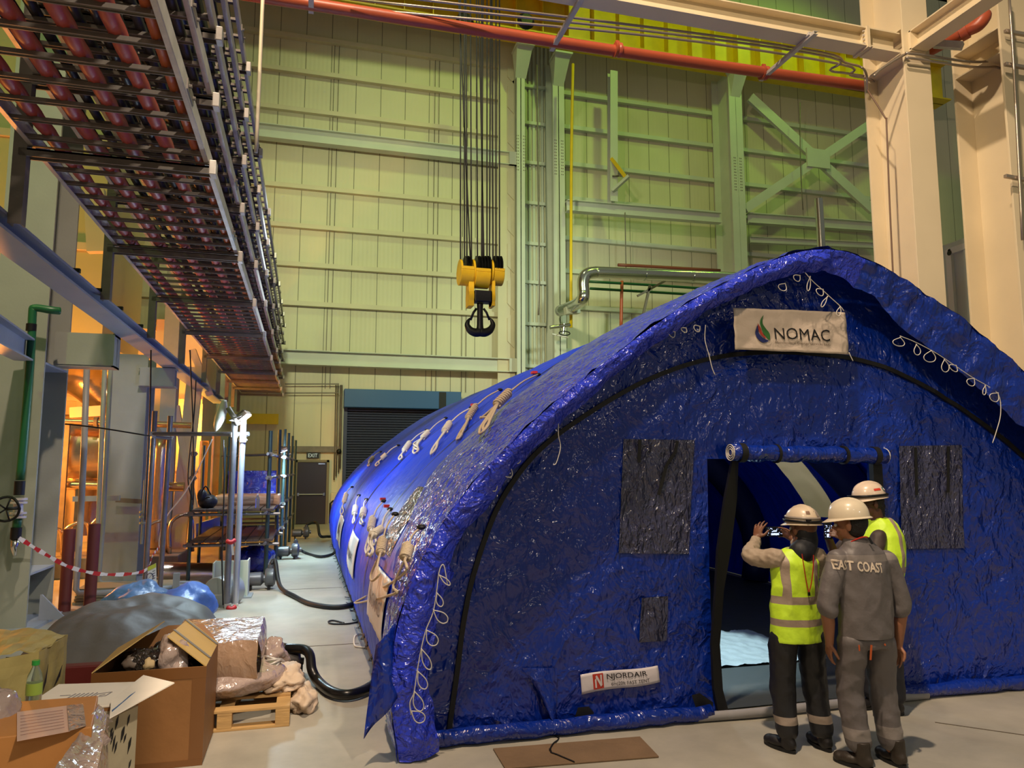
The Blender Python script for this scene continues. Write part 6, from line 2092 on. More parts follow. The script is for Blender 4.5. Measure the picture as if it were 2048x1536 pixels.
# ------------------------------------------------------------------ pipes before the back wall
t = thing('clad_pipe', W(1165, 600, Y=22.5), 'silver clad pipe with an elbow crossing behind the tent roof', 'pipe')
MB().tube([W(1120, 622, Y=24.5), W(1150, 610, Y=23.2), W(1165, 598, Y=22.5), W(1167, 585, Y=22.5), W(1166, 565, Y=22.5), W(1172, 550, Y=22.5), W(1190, 545, Y=22.5), W(1225, 546, Y=22.5), W(1480, 556, Y=22.5), W(1600, 562, Y=22.5)], 0.2, 18, smooth=5).build('pipe', M_silver, t, smooth=True)
for x in (1290, 1385):
    c = W(x, 549 + (x - 1290) * 0.04, Y=22.5)
    MB().lathe(c, (1, 0, 0), [(0, -0.02), (0.215, -0.02), (0.215, 0.02), (0, 0.02)], 20).build('band', M_silver, t, smooth='auto')
MB().bar(W(1130, 622, Y=23.6), W(1158, 620, Y=23.6), 0.25, 0.25).build('bracket', M_paleG, t)
tag(MB().tube([V((W(1646, 560, Y=18.5).x, 18.5, 0)), W(1646, 560, Y=18.5), W(1641, 460, Y=18.5), W(1637, 398, Y=18.5)], 0.12, 18).build('exhaust_stack', M_silver, smooth='auto'), 'vertical silver exhaust stack rising behind the tent ridge', 'stack')
for (pts_, r, m, lb) in (([(1146, 128), (1143, 300), (1142, 480), (1142, 655)], 0.055, M_yellow, 'thin yellow gas pipe running up the wall beside the column'),
                         ([(1244, 562), (1243, 600), (1242, 660)], 0.06, M_red, 'thin dark red vertical pipe below the silver clad pipe'),
                         ([(1236, 530), (1300, 533), (1440, 541)], 0.06, mat('brown_red_pipe', (120, 60, 44), 0.45), 'thin brown-red horizontal pipe above the silver clad pipe'),
                         ([(1175, 563), (1300, 570), (1420, 578)], 0.05, M_green, 'upper thin green pipe under the silver clad pipe'),
                         ([(1180, 577), (1300, 584), (1400, 590)], 0.05, M_green, 'lower thin green pipe under the silver clad pipe'),
                         ([(1250, 425), (1251, 480), (1252, 535)], 0.02, M_darkgalv, 'thin hanging chain below the slanted bracket'),
                         ([(1074, 130), (1076, 330), (1079, 560), (1077, 630)], 0.03, M_darkgalv, 'dark hanging cable in the recess between two wall columns'),
                         ([(1600, 205), (1601, 330), (1606, 420)], 0.02, M_darkgalv, 'thin chain hanging from the yellow girder by the cross brace'),
                         ([(1225, 352), (1237, 352)], 0.03, M_darkgalv, 'small hook under the slanted yellow bracket')):
    tag(MB().tube([W(a, b, Y=24.0 if r > 0.045 else 24.6) for a, b in pts_], r, 10, smooth=3).build('wall_pipe', m, smooth=True), lb, 'pipe' if r > 0.035 else 'cable')
t = thing('wall_valve', W(1120, 668, Y=24.0), 'small valve with hand wheel on the wall column left of the tent ridge', 'valve')
MB().tube([W(1100, 655, Y=24.0), W(1140, 650, Y=24.0)], 0.07, 10).tube([W(1128, 648, Y=24.0), W(1126, 668, Y=24.0)], 0.06, 10).build('body', M_silver, t, smooth='auto')
c = W(1130, 666, Y=23.7)
MB().tube([c + V((0.2 * math.cos(a * math.pi / 8), 0.05, 0.07 * math.sin(a * math.pi / 8))) for a in range(16)], 0.02, 6, closed=True).build('hand_wheel', M_black, t, smooth=True)
MB().bar(W(1104, 668, Y=24.0), W(1136, 675, Y=24.0), 0.05, 0.05).build('stand', M_galv, t)
tag(MB().bar(W(1300, 570, Y=23.5), W(1284, 640, Y=23.5), 0.08, 0.08).bar(W(1275, 592, Y=23.5), W(1330, 562, Y=23.5), 0.08, 0.08).build('pipe_strut', M_darkgalv), 'dark slanted strut holding the pipes behind the tent roof', 'strut')

# ------------------------------------------------------------------ people
M_skin = mat('skin_brown', (120, 78, 56), 0.5, 0, 0.1, 40, 0.08, 8)
M_hair = mat('hair_black', (18, 15, 14), 0.6, 0, 0.5, 60)


def rings(mb, data, n=24):
    """data: list of (center, rx, ry) horizontal-ish oval rings; closed ends"""
    vs, fs = [], []
    for c, rx, ry in data:
        c = V(c)
        for k in range(n):
            a = 2 * math.pi * k / n
            vs.append(c + V((rx * math.cos(a), ry * math.sin(a), 0)))
    m = len(data)
    for i in range(m - 1):
        for k in range(n):
            k2 = (k + 1) % n
            fs.append((i * n + k, i * n + k2, (i + 1) * n + k2, (i + 1) * n + k))
    fs.append(tuple(reversed(range(n))))
    fs.append(tuple((m - 1) * n + k for k in range(n)))
    mb.add(vs, fs)


def limb(mb, pts, rad, n=14):
    pts = [V(p) for p in pts]
    mb.tube(pts, list(rad), n, smooth=4)
    mb.ell(pts[0], rad[0], 14, 10)
    mb.ell(pts[-1], rad[-1], 14, 10)


def fuse(mb, name, m, parent, vox=0.008, smooth=4, wr_amp=0.0, wr_scale=(8, 8, 5), keep=None, seed=0.0, cut=None):
    """union of the pieces into one continuous skin"""
    me = bpy.data.meshes.new('tmp')
    me.from_pydata([tuple(v) for v in mb.v], [], mb.f)
    ob = bpy.data.objects.new('tmp', me)
    COL.objects.link(ob)
    r = ob.modifiers.new('r', 'REMESH')
    r.mode = 'VOXEL'
    r.voxel_size = vox
    r.adaptivity = 0
    if smooth:
        s = ob.modifiers.new('s', 'SMOOTH')
        s.factor = 0.5
        s.iterations = smooth
    bpy.context.view_layer.update()
    ev = ob.evaluated_get(bpy.context.evaluated_depsgraph_get())
    m2 = bpy.data.meshes.new_from_object(ev)
    bpy.data.objects.remove(ob)
    o0 = ORIGIN[parent.name]
    if wr_amp:
        ns = [v.normal.copy() for v in m2.vertices]
        for v, nn in zip(m2.vertices, ns):
            p = v.co
            w = 0.5 - abs(nz(p.x * wr_scale[0] + seed, p.y * wr_scale[1], p.z * wr_scale[2])) * 1.6
            w += 0.5 * nz(p.x * wr_scale[0] * 2 + p.z * 9, p.y * wr_scale[1] * 2, p.z * wr_scale[2] * 2 + seed)
            v.co = p + nn * wr_amp * w
    if cut:
        bm = bmesh.new()
        bm.from_mesh(m2)
        for co, no in cut:
            bmesh.ops.bisect_plane(bm, geom=bm.verts[:] + bm.edges[:] + bm.faces[:], plane_co=co, plane_no=no, clear_outer=True)
        bm.to_mesh(m2)
        bm.free()
    for v in m2.vertices:
        v.co = v.co - o0
    m2.materials.clear()
    m2.materials.append(m)
    m2.polygons.foreach_set('use_smooth', [True] * len(m2.polygons))
    m2.name = name
    o = bpy.data.objects.new(name, m2)
    COL.objects.link(o)
    o.parent = parent
    ORIGIN[o.name] = o0
    return o


def hand(mb, wrist, d, palm_n, side, curl=0.5, s=1.0, spread=0.12):
    """palm and five fingers; d along the hand, palm_n out of the palm, side: +1 thumb on d x palm_n side"""
    d, palm_n = V(d).normalized(), V(palm_n).normalized()
    palm_n = (palm_n - d * palm_n.dot(d)).normalized()
    w = d.cross(palm_n).normalized() * side
    wrist = V(wrist)
    R = Matrix((w, d, palm_n)).transposed()
    mb.ell(wrist + d * 0.045 * s, (0.040 * s, 0.052 * s, 0.015 * s), 16, 10, R)
    mb.tube([wrist - d * 0.03 * s, wrist + d * 0.03 * s], [0.024 * s, 0.026 * s], 12)
    for k, L in enumerate((0.070, 0.080, 0.074, 0.058)):
        off = (0.030 - 0.0205 * k) * s
        p0 = wrist + d * (0.080 - 0.004 * abs(k - 1.3)) * s + w * off
        dd = (d + w * (spread * (1.5 - k))).normalized()
        c = curl * (0.8 + 0.15 * k)
        pts = [p0 - d * 0.02 * s, p0]
        a = 0.0
        for j, f in enumerate((0.45, 0.32, 0.23)):
            a += c * (0.6 if j == 0 else 0.75)
            pts.append(pts[-1] + (dd * math.cos(a) + palm_n * math.sin(a)) * L * f * s)
        mb.tube(pts, [0.0095 * s, 0.0095 * s, 0.0088 * s, 0.008 * s, 0.0065 * s], 8)
        mb.ell(pts[-1], 0.0068 * s, 8, 6)
    t0 = wrist + d * 0.02 * s + w * 0.028 * s
    t1 = t0 + (w * 0.8 + d * 0.6 + palm_n * 0.3).normalized() * 0.034 * s
    t2 = t1 + (w * 0.35 + d * 0.9 + palm_n * (0.2 + curl * 0.5)).normalized() * 0.030 * s
    t3 = t2 + (w * 0.1 + d * 0.9 + palm_n * (0.3 + curl * 0.6)).normalized() * 0.022 * s
    mb.tube([t0 - w * 0.012 * s, t1, t2, t3], [0.014 * s, 0.0115 * s, 0.0098 * s, 0.0075 * s], 8)
    mb.ell(t3, 0.0078 * s, 8, 6)


def head(mb, c, f, s=1.0):
    """head with face looking along f"""
    c, f = V(c), V(f).normalized()
    r = f.cross(V((0, 0, 1))).normalized()
    u = r.cross(f)
    R = Matrix((r, f, u)).transposed()

    def T(x, y, z):
        return c + R @ V((x * s, y * s, z * s))
    mb.ell(T(0, -0.012, 0.025), (0.076 * s, 0.095 * s, 0.088 * s), 20, 14, R)
    mb.ell(T(0, 0.022, -0.045), (0.056 * s, 0.066 * s, 0.066 * s), 18, 12, R)
    mb.ell(T(0, 0.062, -0.085), (0.026 * s, 0.024 * s, 0.022 * s), 12, 8, R)
    mb.ell(T(0, 0.085, 0.022), (0.05 * s, 0.012 * s, 0.014 * s), 12, 8, R)
    mb.tube([T(0, 0.086, 0.012), T(0, 0.104, -0.022), T(0, 0.090, -0.032)], [0.009 * s, 0.014 * s, 0.008 * s], 8)
    for q in (-1, 1):
        mb.ell(T(q * 0.078, -0.005, -0.012), (0.010 * s, 0.019 * s, 0.032 * s), 10, 8, R)
        mb.ell(T(q * 0.036, 0.062, -0.024), (0.024 * s, 0.022 * s, 0.02 * s), 10, 8, R)
    mb.ell(T(0, 0.082, -0.056), (0.024 * s, 0.012 * s, 0.006 * s), 10, 6, R)
    mb.ell(T(0, 0.081, -0.066), (0.021 * s, 0.012 * s, 0.006 * s), 10, 6, R)
    return T, R


def helmet(T, R, parent, m, label=None, vent=True, tilt=0.0):
    """safety helmet shell with brim, visor and ridge; T maps head coordinates"""
    hm = MB()
    a, b, h = 0.108, 0.128, 0.122
    z0 = 0.040

    def sh(u, v):
        t = 2 * math.pi * u
        ph = math.pi / 2 * v
        k = math.cos(ph) ** 0.75
        x, y = a * math.cos(t) * k, b * math.sin(t) * k
        z = z0 + h * math.sin(ph) ** 0.95
        if abs(x) < 0.018 and v > 0.15:
            z += 0.006
        return T(x, y, z - 0.1 * tilt * y)
    hm.grid(sh, 64, 18)
    hm.build('helmet', m, parent, smooth=True)
    hp_o = [o for o in COL.objects if o.name.startswith('helmet') and o.parent == parent][-1]
    bm_ = MB()

    def br(u, v):
        t = 2 * math.pi * u
        ext = 0.009 + 0.032 * max(0.0, math.sin(t)) ** 2 + 0.004 * max(0.0, -math.sin(t))
        x, y = (a + ext * v) * math.cos(t), (b + ext * v) * math.sin(t)
        return T(x, y, z0 - 0.010 * v - 0.012 * v * max(0, math.sin(t)) - 0.1 * tilt * y)
    bm_.grid(br, 64, 4, thick=0.004)
    bm_.build('brim', m, hp_o, smooth='auto')
    rd = MB()
    rd.tube([T(0, b * math.cos(q), z0 + h * math.sin(q) ** 0.95 + 0.004 - 0.1 * tilt * b * math.cos(q)) for q in [0.5 + 0.2 * k for k in range(11)]], 0.008, 8)
    for sx in (-0.03, 0.03):
        rd.tube([T(sx, b * 0.95 * math.cos(q), z0 + h * 0.965 * math.sin(q) ** 0.95 + 0.001 - 0.1 * tilt * b * math.cos(q)) for q in [0.6 + 0.2 * k for k in range(10)]], 0.005, 6)
    rd.build('ridge', m, hp_o, smooth=True)
    return hp_o


def band(T, parent, m, z=0.058, r=0.008, ex=0.004, name='lamp_strap'):
    pts = [T((0.106 + ex) * math.cos(k * math.pi / 16), (0.128 + ex) * math.sin(k * math.pi / 16), z + 0.006 * math.sin(k * math.pi / 16)) for k in range(32)]
    return MB().tube(pts, r, 8, closed=True).build(name, m, parent, smooth=True)


def decal(T, parent, m, ang, z, w, h, name='sticker', k=1.045):
    """sticker on the shell at angle ang, height z"""
    def fn(u, v):
        t = ang + (u - 0.5) * w / 0.11
        zz = z + (v - 0.5) * h
        q = math.asin(min(1, max(0, (zz - 0.045) / 0.115)))
        kk = math.cos(q) ** 0.75
        return T(0.106 * math.cos(t) * kk * k, 0.128 * math.sin(t) * kk * k, zz)
    return MB().grid(fn, 8, 5).build(name, m, parent, smooth=True)


def boot(c, fwd, name, m, parent, s=1.0):
    """work boot, heel at c, toe along fwd"""
    c, f = V(c), V((fwd[0], fwd[1], 0)).normalized()
    mb = MB()
    r = V((f.y, -f.x, 0))
    R = Matrix((r, f, V((0, 0, 1)))).transposed()
    mb.ell(c + f * 0.02 * s + V((0, 0, 0.05)), (0.044 * s, 0.06 * s, 0.05 * s), 14, 10, R)
    mb.ell(c + f * 0.11 * s + V((0, 0, 0.04)), (0.05 * s, 0.085 * s, 0.038 * s), 14, 10, R)
    mb.ell(c + f * 0.165 * s + V((0, 0, 0.036)), (0.048 * s, 0.05 * s, 0.034 * s), 14, 10, R)
    mb.tube([c + f * 0.02 + V((0, 0, 0.05)), c + f * 0.025 + V((0, 0, 0.16))], [0.045 * s, 0.046 * s], 12)
    o = fuse(mb, name, m, parent, 0.008, 3)
    sl = MB()
    ol = []
    for k in range(20):
        a = 2 * math.pi * k / 20
        y = 0.09 * s + 0.128 * s * math.sin(a)
        x = (0.046 + 0.006 * math.sin(a)) * s * math.cos(a)
        ol.append(c + R @ V((x, y, 0)))
    sl.add([V((p.x, p.y, 0.001)) for p in ol] + [V((p.x, p.y, 0.022)) for p in ol], [tuple(reversed(range(20))), tuple(range(20, 40))] + [(i, (i + 1) % 20, 20 + (i + 1) % 20, 20 + i) for i in range(20)])
    sl.build('sole', M_rubber, o)
    return o


def vest_material(name, col, grey, zb, xb, xc=0.0, half=0.012):
    """high-visibility cloth with reflective bands: zb = list of (z0, z1) across, xb = list of (x0, x1, zmin) up the body"""
    m = bpy.data.materials.new(name)
    m.use_nodes = True
    nt = m.node_tree
    b = nt.nodes['Principled BSDF']
    b.inputs['Roughness'].default_value = 0.5
    tc = nt.nodes.new('ShaderNodeTexCoord')
    sx = nt.nodes.new('ShaderNodeSeparateXYZ')
    nt.links.new(tc.outputs['Object'], sx.inputs[0])

    def mth(op, p, q):
        n = nt.nodes.new('ShaderNodeMath')
        n.operation = op
        for i, v in enumerate((p, q)):
            if hasattr(v, 'node'):
                nt.links.new(v, n.inputs[i])
            else:
                n.inputs[i].default_value = v
        return n.outputs[0]
    acc = None
    for z0, z1 in zb:
        k = mth('MULTIPLY', mth('GREATER_THAN', sx.outputs[2], z0), mth('LESS_THAN', sx.outputs[2], z1))
        acc = k if acc is None else mth('MAXIMUM', acc, k)
    for x0, x1, zmin in xb:
        k = mth('MULTIPLY', mth('GREATER_THAN', sx.outputs[0], x0), mth('LESS_THAN', sx.outputs[0], x1))
        k = mth('MULTIPLY', k, mth('GREATER_THAN', sx.outputs[2], zmin))
        acc = k if acc is None else mth('MAXIMUM', acc, k)
    mix = nt.nodes.new('ShaderNodeMix')
    mix.data_type = 'RGBA'
    nt.links.new(acc, mix.inputs[0])
    mix.inputs[6].default_value = (*lin(col), 1)
    mix.inputs[7].default_value = (*lin(grey), 1)
    nt.links.new(mix.outputs[2], b.inputs['Base Color'])
    n = nt.nodes.new('ShaderNodeTexNoise')
    n.inputs['Scale'].default_value = 9
    n.inputs['Detail'].default_value = 5
    nt.links.new(tc.outputs['Object'], n.inputs['Vector'])
    bp = nt.nodes.new('ShaderNodeBump')
    bp.inputs['Strength'].default_value = 0.5
    bp.inputs['Distance'].default_value = 0.02
    nt.links.new(n.outputs[0], bp.inputs['Height'])
    nt.links.new(bp.outputs[0], b.inputs['Normal'])
    return m


def phone(loc, label, w=0.15, h=0.072, tilt=0.0):
    t = thing('smartphone', loc, label, 'phone')
    MB().box(loc, (w, 0.009, h)).build('body', M_black, t, bevel=0.004)
    loc = V(loc)
    MB().box(loc + V((0, -0.0052, 0)), (w * 0.93, 0.001, h * 0.9)).build('screen', mat('screen_dark', (16, 20, 30), 0.2), t)
    mb = MB()
    r2 = random.Random(5)
    for k in range(26):
        x, z = (r2.random() - 0.5) * w * 0.85, (r2.random() - 0.5) * h * 0.75
        q = 0.002 + 0.004 * r2.random()
        mb.box(loc + V((x, -0.0062, z)), (q * 1.6, 0.0006, q))
    mb.box(loc + V((0, -0.0062, -h * 0.26)), (w * 0.45, 0.0006, h * 0.2))
    mb.box(loc + V((0, -0.0062, 0.004)), (w * 0.2, 0.0006, h * 0.14))
    mb.build('screen_image', mat('screen_glow', (200, 215, 255), 0.3, emit=(190, 210, 255), estr=1.1), t)
    return t


def eyes(T, parent, s=1.0):
    for q in (-1, 1):
        MB().ell(T(q * 0.031, 0.082, 0.0), 0.0115, 12, 8).build('eye', M_white, parent, smooth=True)
        MB().ell(T(q * 0.031, 0.0915, 0.0), 0.0045, 8, 6).build('pupil', M_black, [o for o in COL.objects if o.name.startswith('eye') and o.parent == parent][-1], smooth=True)


# ---- left person: yellow vest, taking a photograph
def P3(x, y, Y):
    return W(x, y, Y=Y)


t = thing('person', (3.23, 4.45, 0), 'person in yellow vest and banded helmet, raising a phone at the tent doorway', 'person', 'people at the tent doorway')
YV = 4.45
hipL, hipR = V((3.14, 4.47, 0.76)), V((3.33, 4.45, 0.76))
ftL, ftR = V((3.13, 4.47, 0.09)), V((3.37, 4.43, 0.09))
knL, knR = V((3.13, 4.50, 0.43)), V((3.355, 4.47, 0.43))
shL, shR = V((3.09, 4.46, 1.25)), V((3.40, 4.44, 1.25))
elL, wrL = P3(1499, 1110, 4.62), P3(1513, 1078, 4.80)
elR, wrR = V((3.52, 4.62, 1.13)), P3(1586, 1078, 4.80)
hc = P3(1606, 1058, 4.47)
phl = P3(1549, 1063, 4.88)
bd = MB()
limb(bd, [hipL, knL, ftL], [0.08, 0.055, 0.04])
limb(bd, [hipR, knR, ftR], [0.08, 0.055, 0.04])
rings(bd, [((3.235, 4.46, 0.72), 0.13, 0.08), ((3.235, 4.46, 0.95), 0.125, 0.08), ((3.24, 4.46, 1.1), 0.14, 0.09), ((3.245, 4.46, 1.25), 0.12, 0.08), ((3.25, 4.46, 1.30), 0.06, 0.05)])
limb(bd, [V((3.25, 4.46, 1.26)), hc + V((0, 0, -0.03))], [0.05, 0.048])
limb(bd, [shL, elL, wrL], [0.048, 0.038, 0.026])
limb(bd, [shR, elR, wrR], [0.048, 0.038, 0.026])
T, R = head(bd, hc, (-0.15, 1, -0.02), 0.98)
hand(bd, wrL, (0.35, 0.1, 1.0), (0.9, 0.35, -0.25), -1, 0.35, 0.95, 0.2)
hand(bd, wrR, (phl + V((0.07, 0, 0.0))) - wrR, (-0.9, 0.35, 0.1), 1, 0.7, 0.92)
fuse(bd, 'body', M_skin, t, 0.0055, 2)
eyes(T, t)
# neck cloth and hair
nb = MB()
limb(nb, [hc + V((0.005, -0.02, -0.02)), hc + V((0.01, -0.03, -0.09)), V((3.262, 4.42, 1.285))], [0.074, 0.066, 0.085])
fuse(nb, 'neck_cloth', mat('black_neck_cloth', (22, 24, 30), 0.6), t, 0.008, 3, 0.004)
# sleeves of the beige shirt
sl = MB()
rings(sl, [((3.235, 4.46, 0.80), 0.155, 0.10), ((3.235, 4.46, 1.0), 0.15, 0.10), ((3.24, 4.46, 1.2), 0.16, 0.10), ((3.245, 4.46, 1.28), 0.10, 0.07), ((3.25, 4.46, 1.31), 0.065, 0.06)])
limb(sl, [shL, (shL + elL) / 2 + V((0, 0, -0.012)), elL, (elL + wrL) / 2, wrL + (elL - wrL) * 0.12], [0.066, 0.062, 0.055, 0.046, 0.038])
limb(sl, [shR, (shR + elR) / 2, elR, wrR + (elR - wrR) * 0.12], [0.066, 0.06, 0.054, 0.036])
fuse(sl, 'shirt', mat('beige_shirt', (168, 150, 130), 0.65, 0, 0.2, 30), t, 0.008, 3, 0.009, (18, 12, 20))
vs_ = MB()
rings(vs_, [((3.232, 4.46, 0.70), 0.187, 0.135), ((3.23, 4.46, 0.78), 0.186, 0.133), ((3.23, 4.46, 0.95), 0.178, 0.125), ((3.235, 4.46, 1.1), 0.176, 0.122), ((3.24, 4.46, 1.22), 0.168, 0.118), ((3.245, 4.46, 1.285), 0.125, 0.09), ((3.25, 4.46, 1.31), 0.085, 0.075)], 32)
M_vestA = vest_material('yellow_vest_cloth', (205, 245, 55), (158, 140, 124), [(0.955, 1.005), (0.812, 0.858)], [(-0.145, -0.098, 0.98), (0.07, 0.115, 0.98)])
fuse(vs_, 'vest', M_vestA, t, 0.009, 4, 0.010, (9, 9, 6), cut=[((3.2, 4.46, 0.705), (0, 0, -1))])
tr = MB()
rings(tr, [((3.235, 4.46, 0.70), 0.165, 0.12), ((3.235, 4.46, 0.80), 0.16, 0.11), ((3.235, 4.46, 0.88), 0.15, 0.10)])
limb(tr, [hipL + V((-0.01, 0, -0.05)), knL, ftL + V((0, 0, 0.04))], [0.098, 0.082, 0.072])
limb(tr, [hipR + V((0.01, 0, -0.05)), knR, ftR + V((0, 0, 0.04))], [0.098, 0.082, 0.072])
M_trA = vest_material('dark_trousers', (30, 30, 34), (160, 145, 132), [(0.175, 0.225)], [])
fuse(tr, 'trousers', M_trA, t, 0.009, 4, 0.010, (8, 8, 8), cut=[((3.2, 4.46, 0.085), (0, 0, -1))])
M_boot = mat('black_boot', (26, 23, 24), 0.5, 0, 0.2, 30)
boot((3.125, 4.43, 0), (-0.25, 1), 'boot', M_boot, t)
boot((3.375, 4.39, 0), (0.1, 1), 'boot', M_boot, t)
M_hatA = mat('helmet_white_worn', (215, 196, 170), 0.35, 0, 0.03, 20, 0.06, 8, coat=0.3)
hp_ = helmet(T, R, t, M_hatA)
band(T, hp_, M_black, 0.060, 0.009, 0.008)
band(T, hp_, mat('silver_band', (150, 140, 130), 0.35), 0.082, 0.010, -0.006, 'reflective_band')
decal(T, hp_, MATS['silver_band'], -math.pi / 2 + 0.25, 0.118, 0.03, 0.05)
decal(T, hp_, mat('sticker_orange', (170, 90, 40), 0.5), -math.pi / 2 + 0.5, 0.075, 0.045, 0.012)
decal(T, hp_, mat('scribble_brown', (120, 90, 70), 0.6), -math.pi / 2 - 0.5, 0.118, 0.03, 0.02)
MB().box(T(-0.06, -0.115, 0.062), (0.035, 0.02, 0.022)).build('lamp_battery', M_black, hp_, bevel=0.004)
# lanyard down the back of the vest
mb = MB()
q = lambda x, y: P3(x, y, 4.315)
mb.tube([q(1604, 1108), q(1608, 1135), q(1613, 1165), q(1617, 1184)], 0.0035, 6, smooth=3)
mb.tube([q(1627, 1110), q(1626, 1140), q(1622, 1170), q(1618, 1184)], 0.0035, 6, smooth=3)
mb.build('lanyard', mat('lanyard_red', (180, 40, 26), 0.5), t)
MB().box(q(1618, 1188), (0.014, 0.01, 0.022)).build('lanyard_clip', M_black, t)
phone(phl, 'bright phone held up sideways by the person in the yellow vest at the left')

# ---- middle person: grey work clothes
t = thing('person', (3.52, 4.12, 0), 'person in grey work clothes and plain white helmet, seen from behind, arms hanging down', 'person', 'people at the tent doorway')
GY = 4.13
hipL, hipR = V((3.42, 4.13, 0.80)), V((3.60, 4.13, 0.80))
ftL, ftR = V((3.405, 4.13, 0.10)), V((3.635, 4.11, 0.10))
knL, knR = V((3.395, 4.17, 0.46)), V((3.625, 4.15, 0.45))
shL, shR = P3(1672, 1112, GY), P3(1776, 1116, GY)
elL, elR = P3(1655, 1210, GY), P3(1801, 1208, GY)
wrL, wrR = P3(1659, 1283, GY + 0.05), P3(1797, 1288, GY + 0.02)
hc = P3(1700, 1048, 4.15)
bd = MB()
limb(bd, [hipL, knL, ftL], [0.08, 0.055, 0.04])
limb(bd, [hipR, knR, ftR], [0.08, 0.055, 0.04])
rings(bd, [((3.51, 4.13, 0.76), 0.13, 0.08), ((3.51, 4.13, 1.0), 0.13, 0.085), ((3.50, 4.13, 1.2), 0.15, 0.09), ((3.49, 4.13, 1.34), 0.12, 0.08), ((3.46, 4.13, 1.40), 0.06, 0.05)])
limb(bd, [V((3.47, 4.13, 1.34)), hc + V((0, 0, -0.03))], [0.055, 0.054])
limb(bd, [shL + V((0.015, 0, -0.03)), elL, (elL + wrL) / 2, wrL], [0.038, 0.041, 0.040, 0.027])
limb(bd, [shR + V((-0.015, 0, -0.03)), elR, (elR + wrR) / 2, wrR], [0.038, 0.041, 0.040, 0.027])
T, R = head(bd, hc, (-0.62, 0.78, -0.1), 1.0)
hand(bd, wrL, (0.06, 0.25, -1), (1, -0.2, 0), 1, 0.45, 1.0, 0.06)
hand(bd, wrR, (-0.02, 0.15, -1), (-1, -0.2, 0), -1, 0.45, 1.0, 0.06)
fuse(bd, 'body', mat('skin_tan', (150, 100, 72), 0.5, 0, 0.1, 40, 0.08, 8), t, 0.0055, 2)
eyes(T, t)
hr = MB()
hr.ell(hc + V((0.02, -0.025, 0.015)), (0.078, 0.082, 0.085), 20, 14)
hr.ell(hc + V((0.012, -0.045, -0.035)), (0.058, 0.045, 0.055), 16, 12)
fuse(hr, 'hair', M_hair, t, 0.007, 2)
M_gwork = vest_material('grey_work_cloth', (108, 102, 102), (132, 124, 120), [(1.262, 1.305)], [])
M_gsh = mat('light_grey_cloth', (128, 114, 104), 0.6, 0, 0.3, 14, 0.05, 8)
jk = MB()
rings(jk, [((3.505, 4.13, 0.74), 0.178, 0.125), ((3.505, 4.13, 0.80), 0.182, 0.128), ((3.505, 4.13, 0.95), 0.190, 0.130), ((3.50, 4.13, 1.1), 0.188, 0.128), ((3.495, 4.13, 1.22), 0.186, 0.125), ((3.492, 4.13, 1.31), 0.165, 0.105), ((3.48, 4.13, 1.37), 0.105, 0.082), ((3.47, 4.13, 1.40), 0.075, 0.07)], 32)
limb(jk, [shL + V((0.01, 0, -0.02)), (shL + elL) / 2, elL + V((0, 0, 0.01)), elL + V((0.003, 0, -0.03))], [0.066, 0.064, 0.062, 0.062])
limb(jk, [shR + V((-0.01, 0, -0.02)), (shR + elR) / 2, elR + V((0, 0, 0.01)), elR + V((-0.003, 0, -0.03))], [0.066, 0.064, 0.062, 0.062])
jo = fuse(jk, 'jacket', M_gwork, t, 0.008, 4, 0.011, (8, 8, 5), seed=3, cut=[((3.5, 4.13, 0.785), (0, 0, -1))])
tr = MB()
rings(tr, [((3.505, 4.13, 0.72), 0.16, 0.115), ((3.505, 4.13, 0.82), 0.155, 0.11), ((3.505, 4.13, 0.9), 0.15, 0.1)])
limb(tr, [hipL + V((-0.015, 0, -0.05)), knL, ftL + V((0.0, 0, 0.05))], [0.095, 0.082, 0.078])
limb(tr, [hipR + V((0.015, 0, -0.05)), knR, ftR + V((0, 0, 0.05))], [0.095, 0.082, 0.078])
M_trG = vest_material('grey_trouser_cloth', (102, 96, 96), (138, 130, 126), [(0.165, 0.235)], [])
to = fuse(tr, 'trousers', M_trG, t, 0.009, 4, 0.010, (8, 8, 8), seed=8, cut=[((3.5, 4.13, 0.07), (0, 0, -1))])
boot((3.405, 4.06, 0), (-0.45, 1), 'boot', mat('dark_worn_boot', (52, 44, 36), 0.5, 0, 0.3, 20, 0.3, 12), t)
boot((3.640, 4.04, 0), (0.05, 1), 'boot', MATS['dark_worn_boot'], t)
M_hatG = mat('helmet_white_clean', (222, 208, 182), 0.3, 0, 0.02, 20, 0.04, 6, coat=0.4)
hp_ = helmet(T, R, t, M_hatG)
MB().tube([T(0.075 * math.cos(q), 0.1 * math.sin(q), 0.018) for q in [math.pi * (1.2 + 0.06 * k) for k in range(11)]], 0.011, 8).build('head_band', mat('pale_blue_band', (170, 182, 205), 0.5), hp_, smooth=True)
jb = BVHTree.FromPolygons([tuple(v.co + ORIGIN[jo.name]) for v in jo.data.vertices], [tuple(p.vertices) for p in jo.data.polygons])


def on_jacket(u, v):
    p = V((3.248 + 0.306 * u, 3.5, 1.218 + 0.062 * v - 0.024 * u))
    p.x += 0.0
    loc, n, _, _ = jb.ray_cast(p, V((0, 1, 0)))
    if loc is None:
        return V((p.x, 4.0, p.z))
    return loc + V((0, -0.0035, 0))


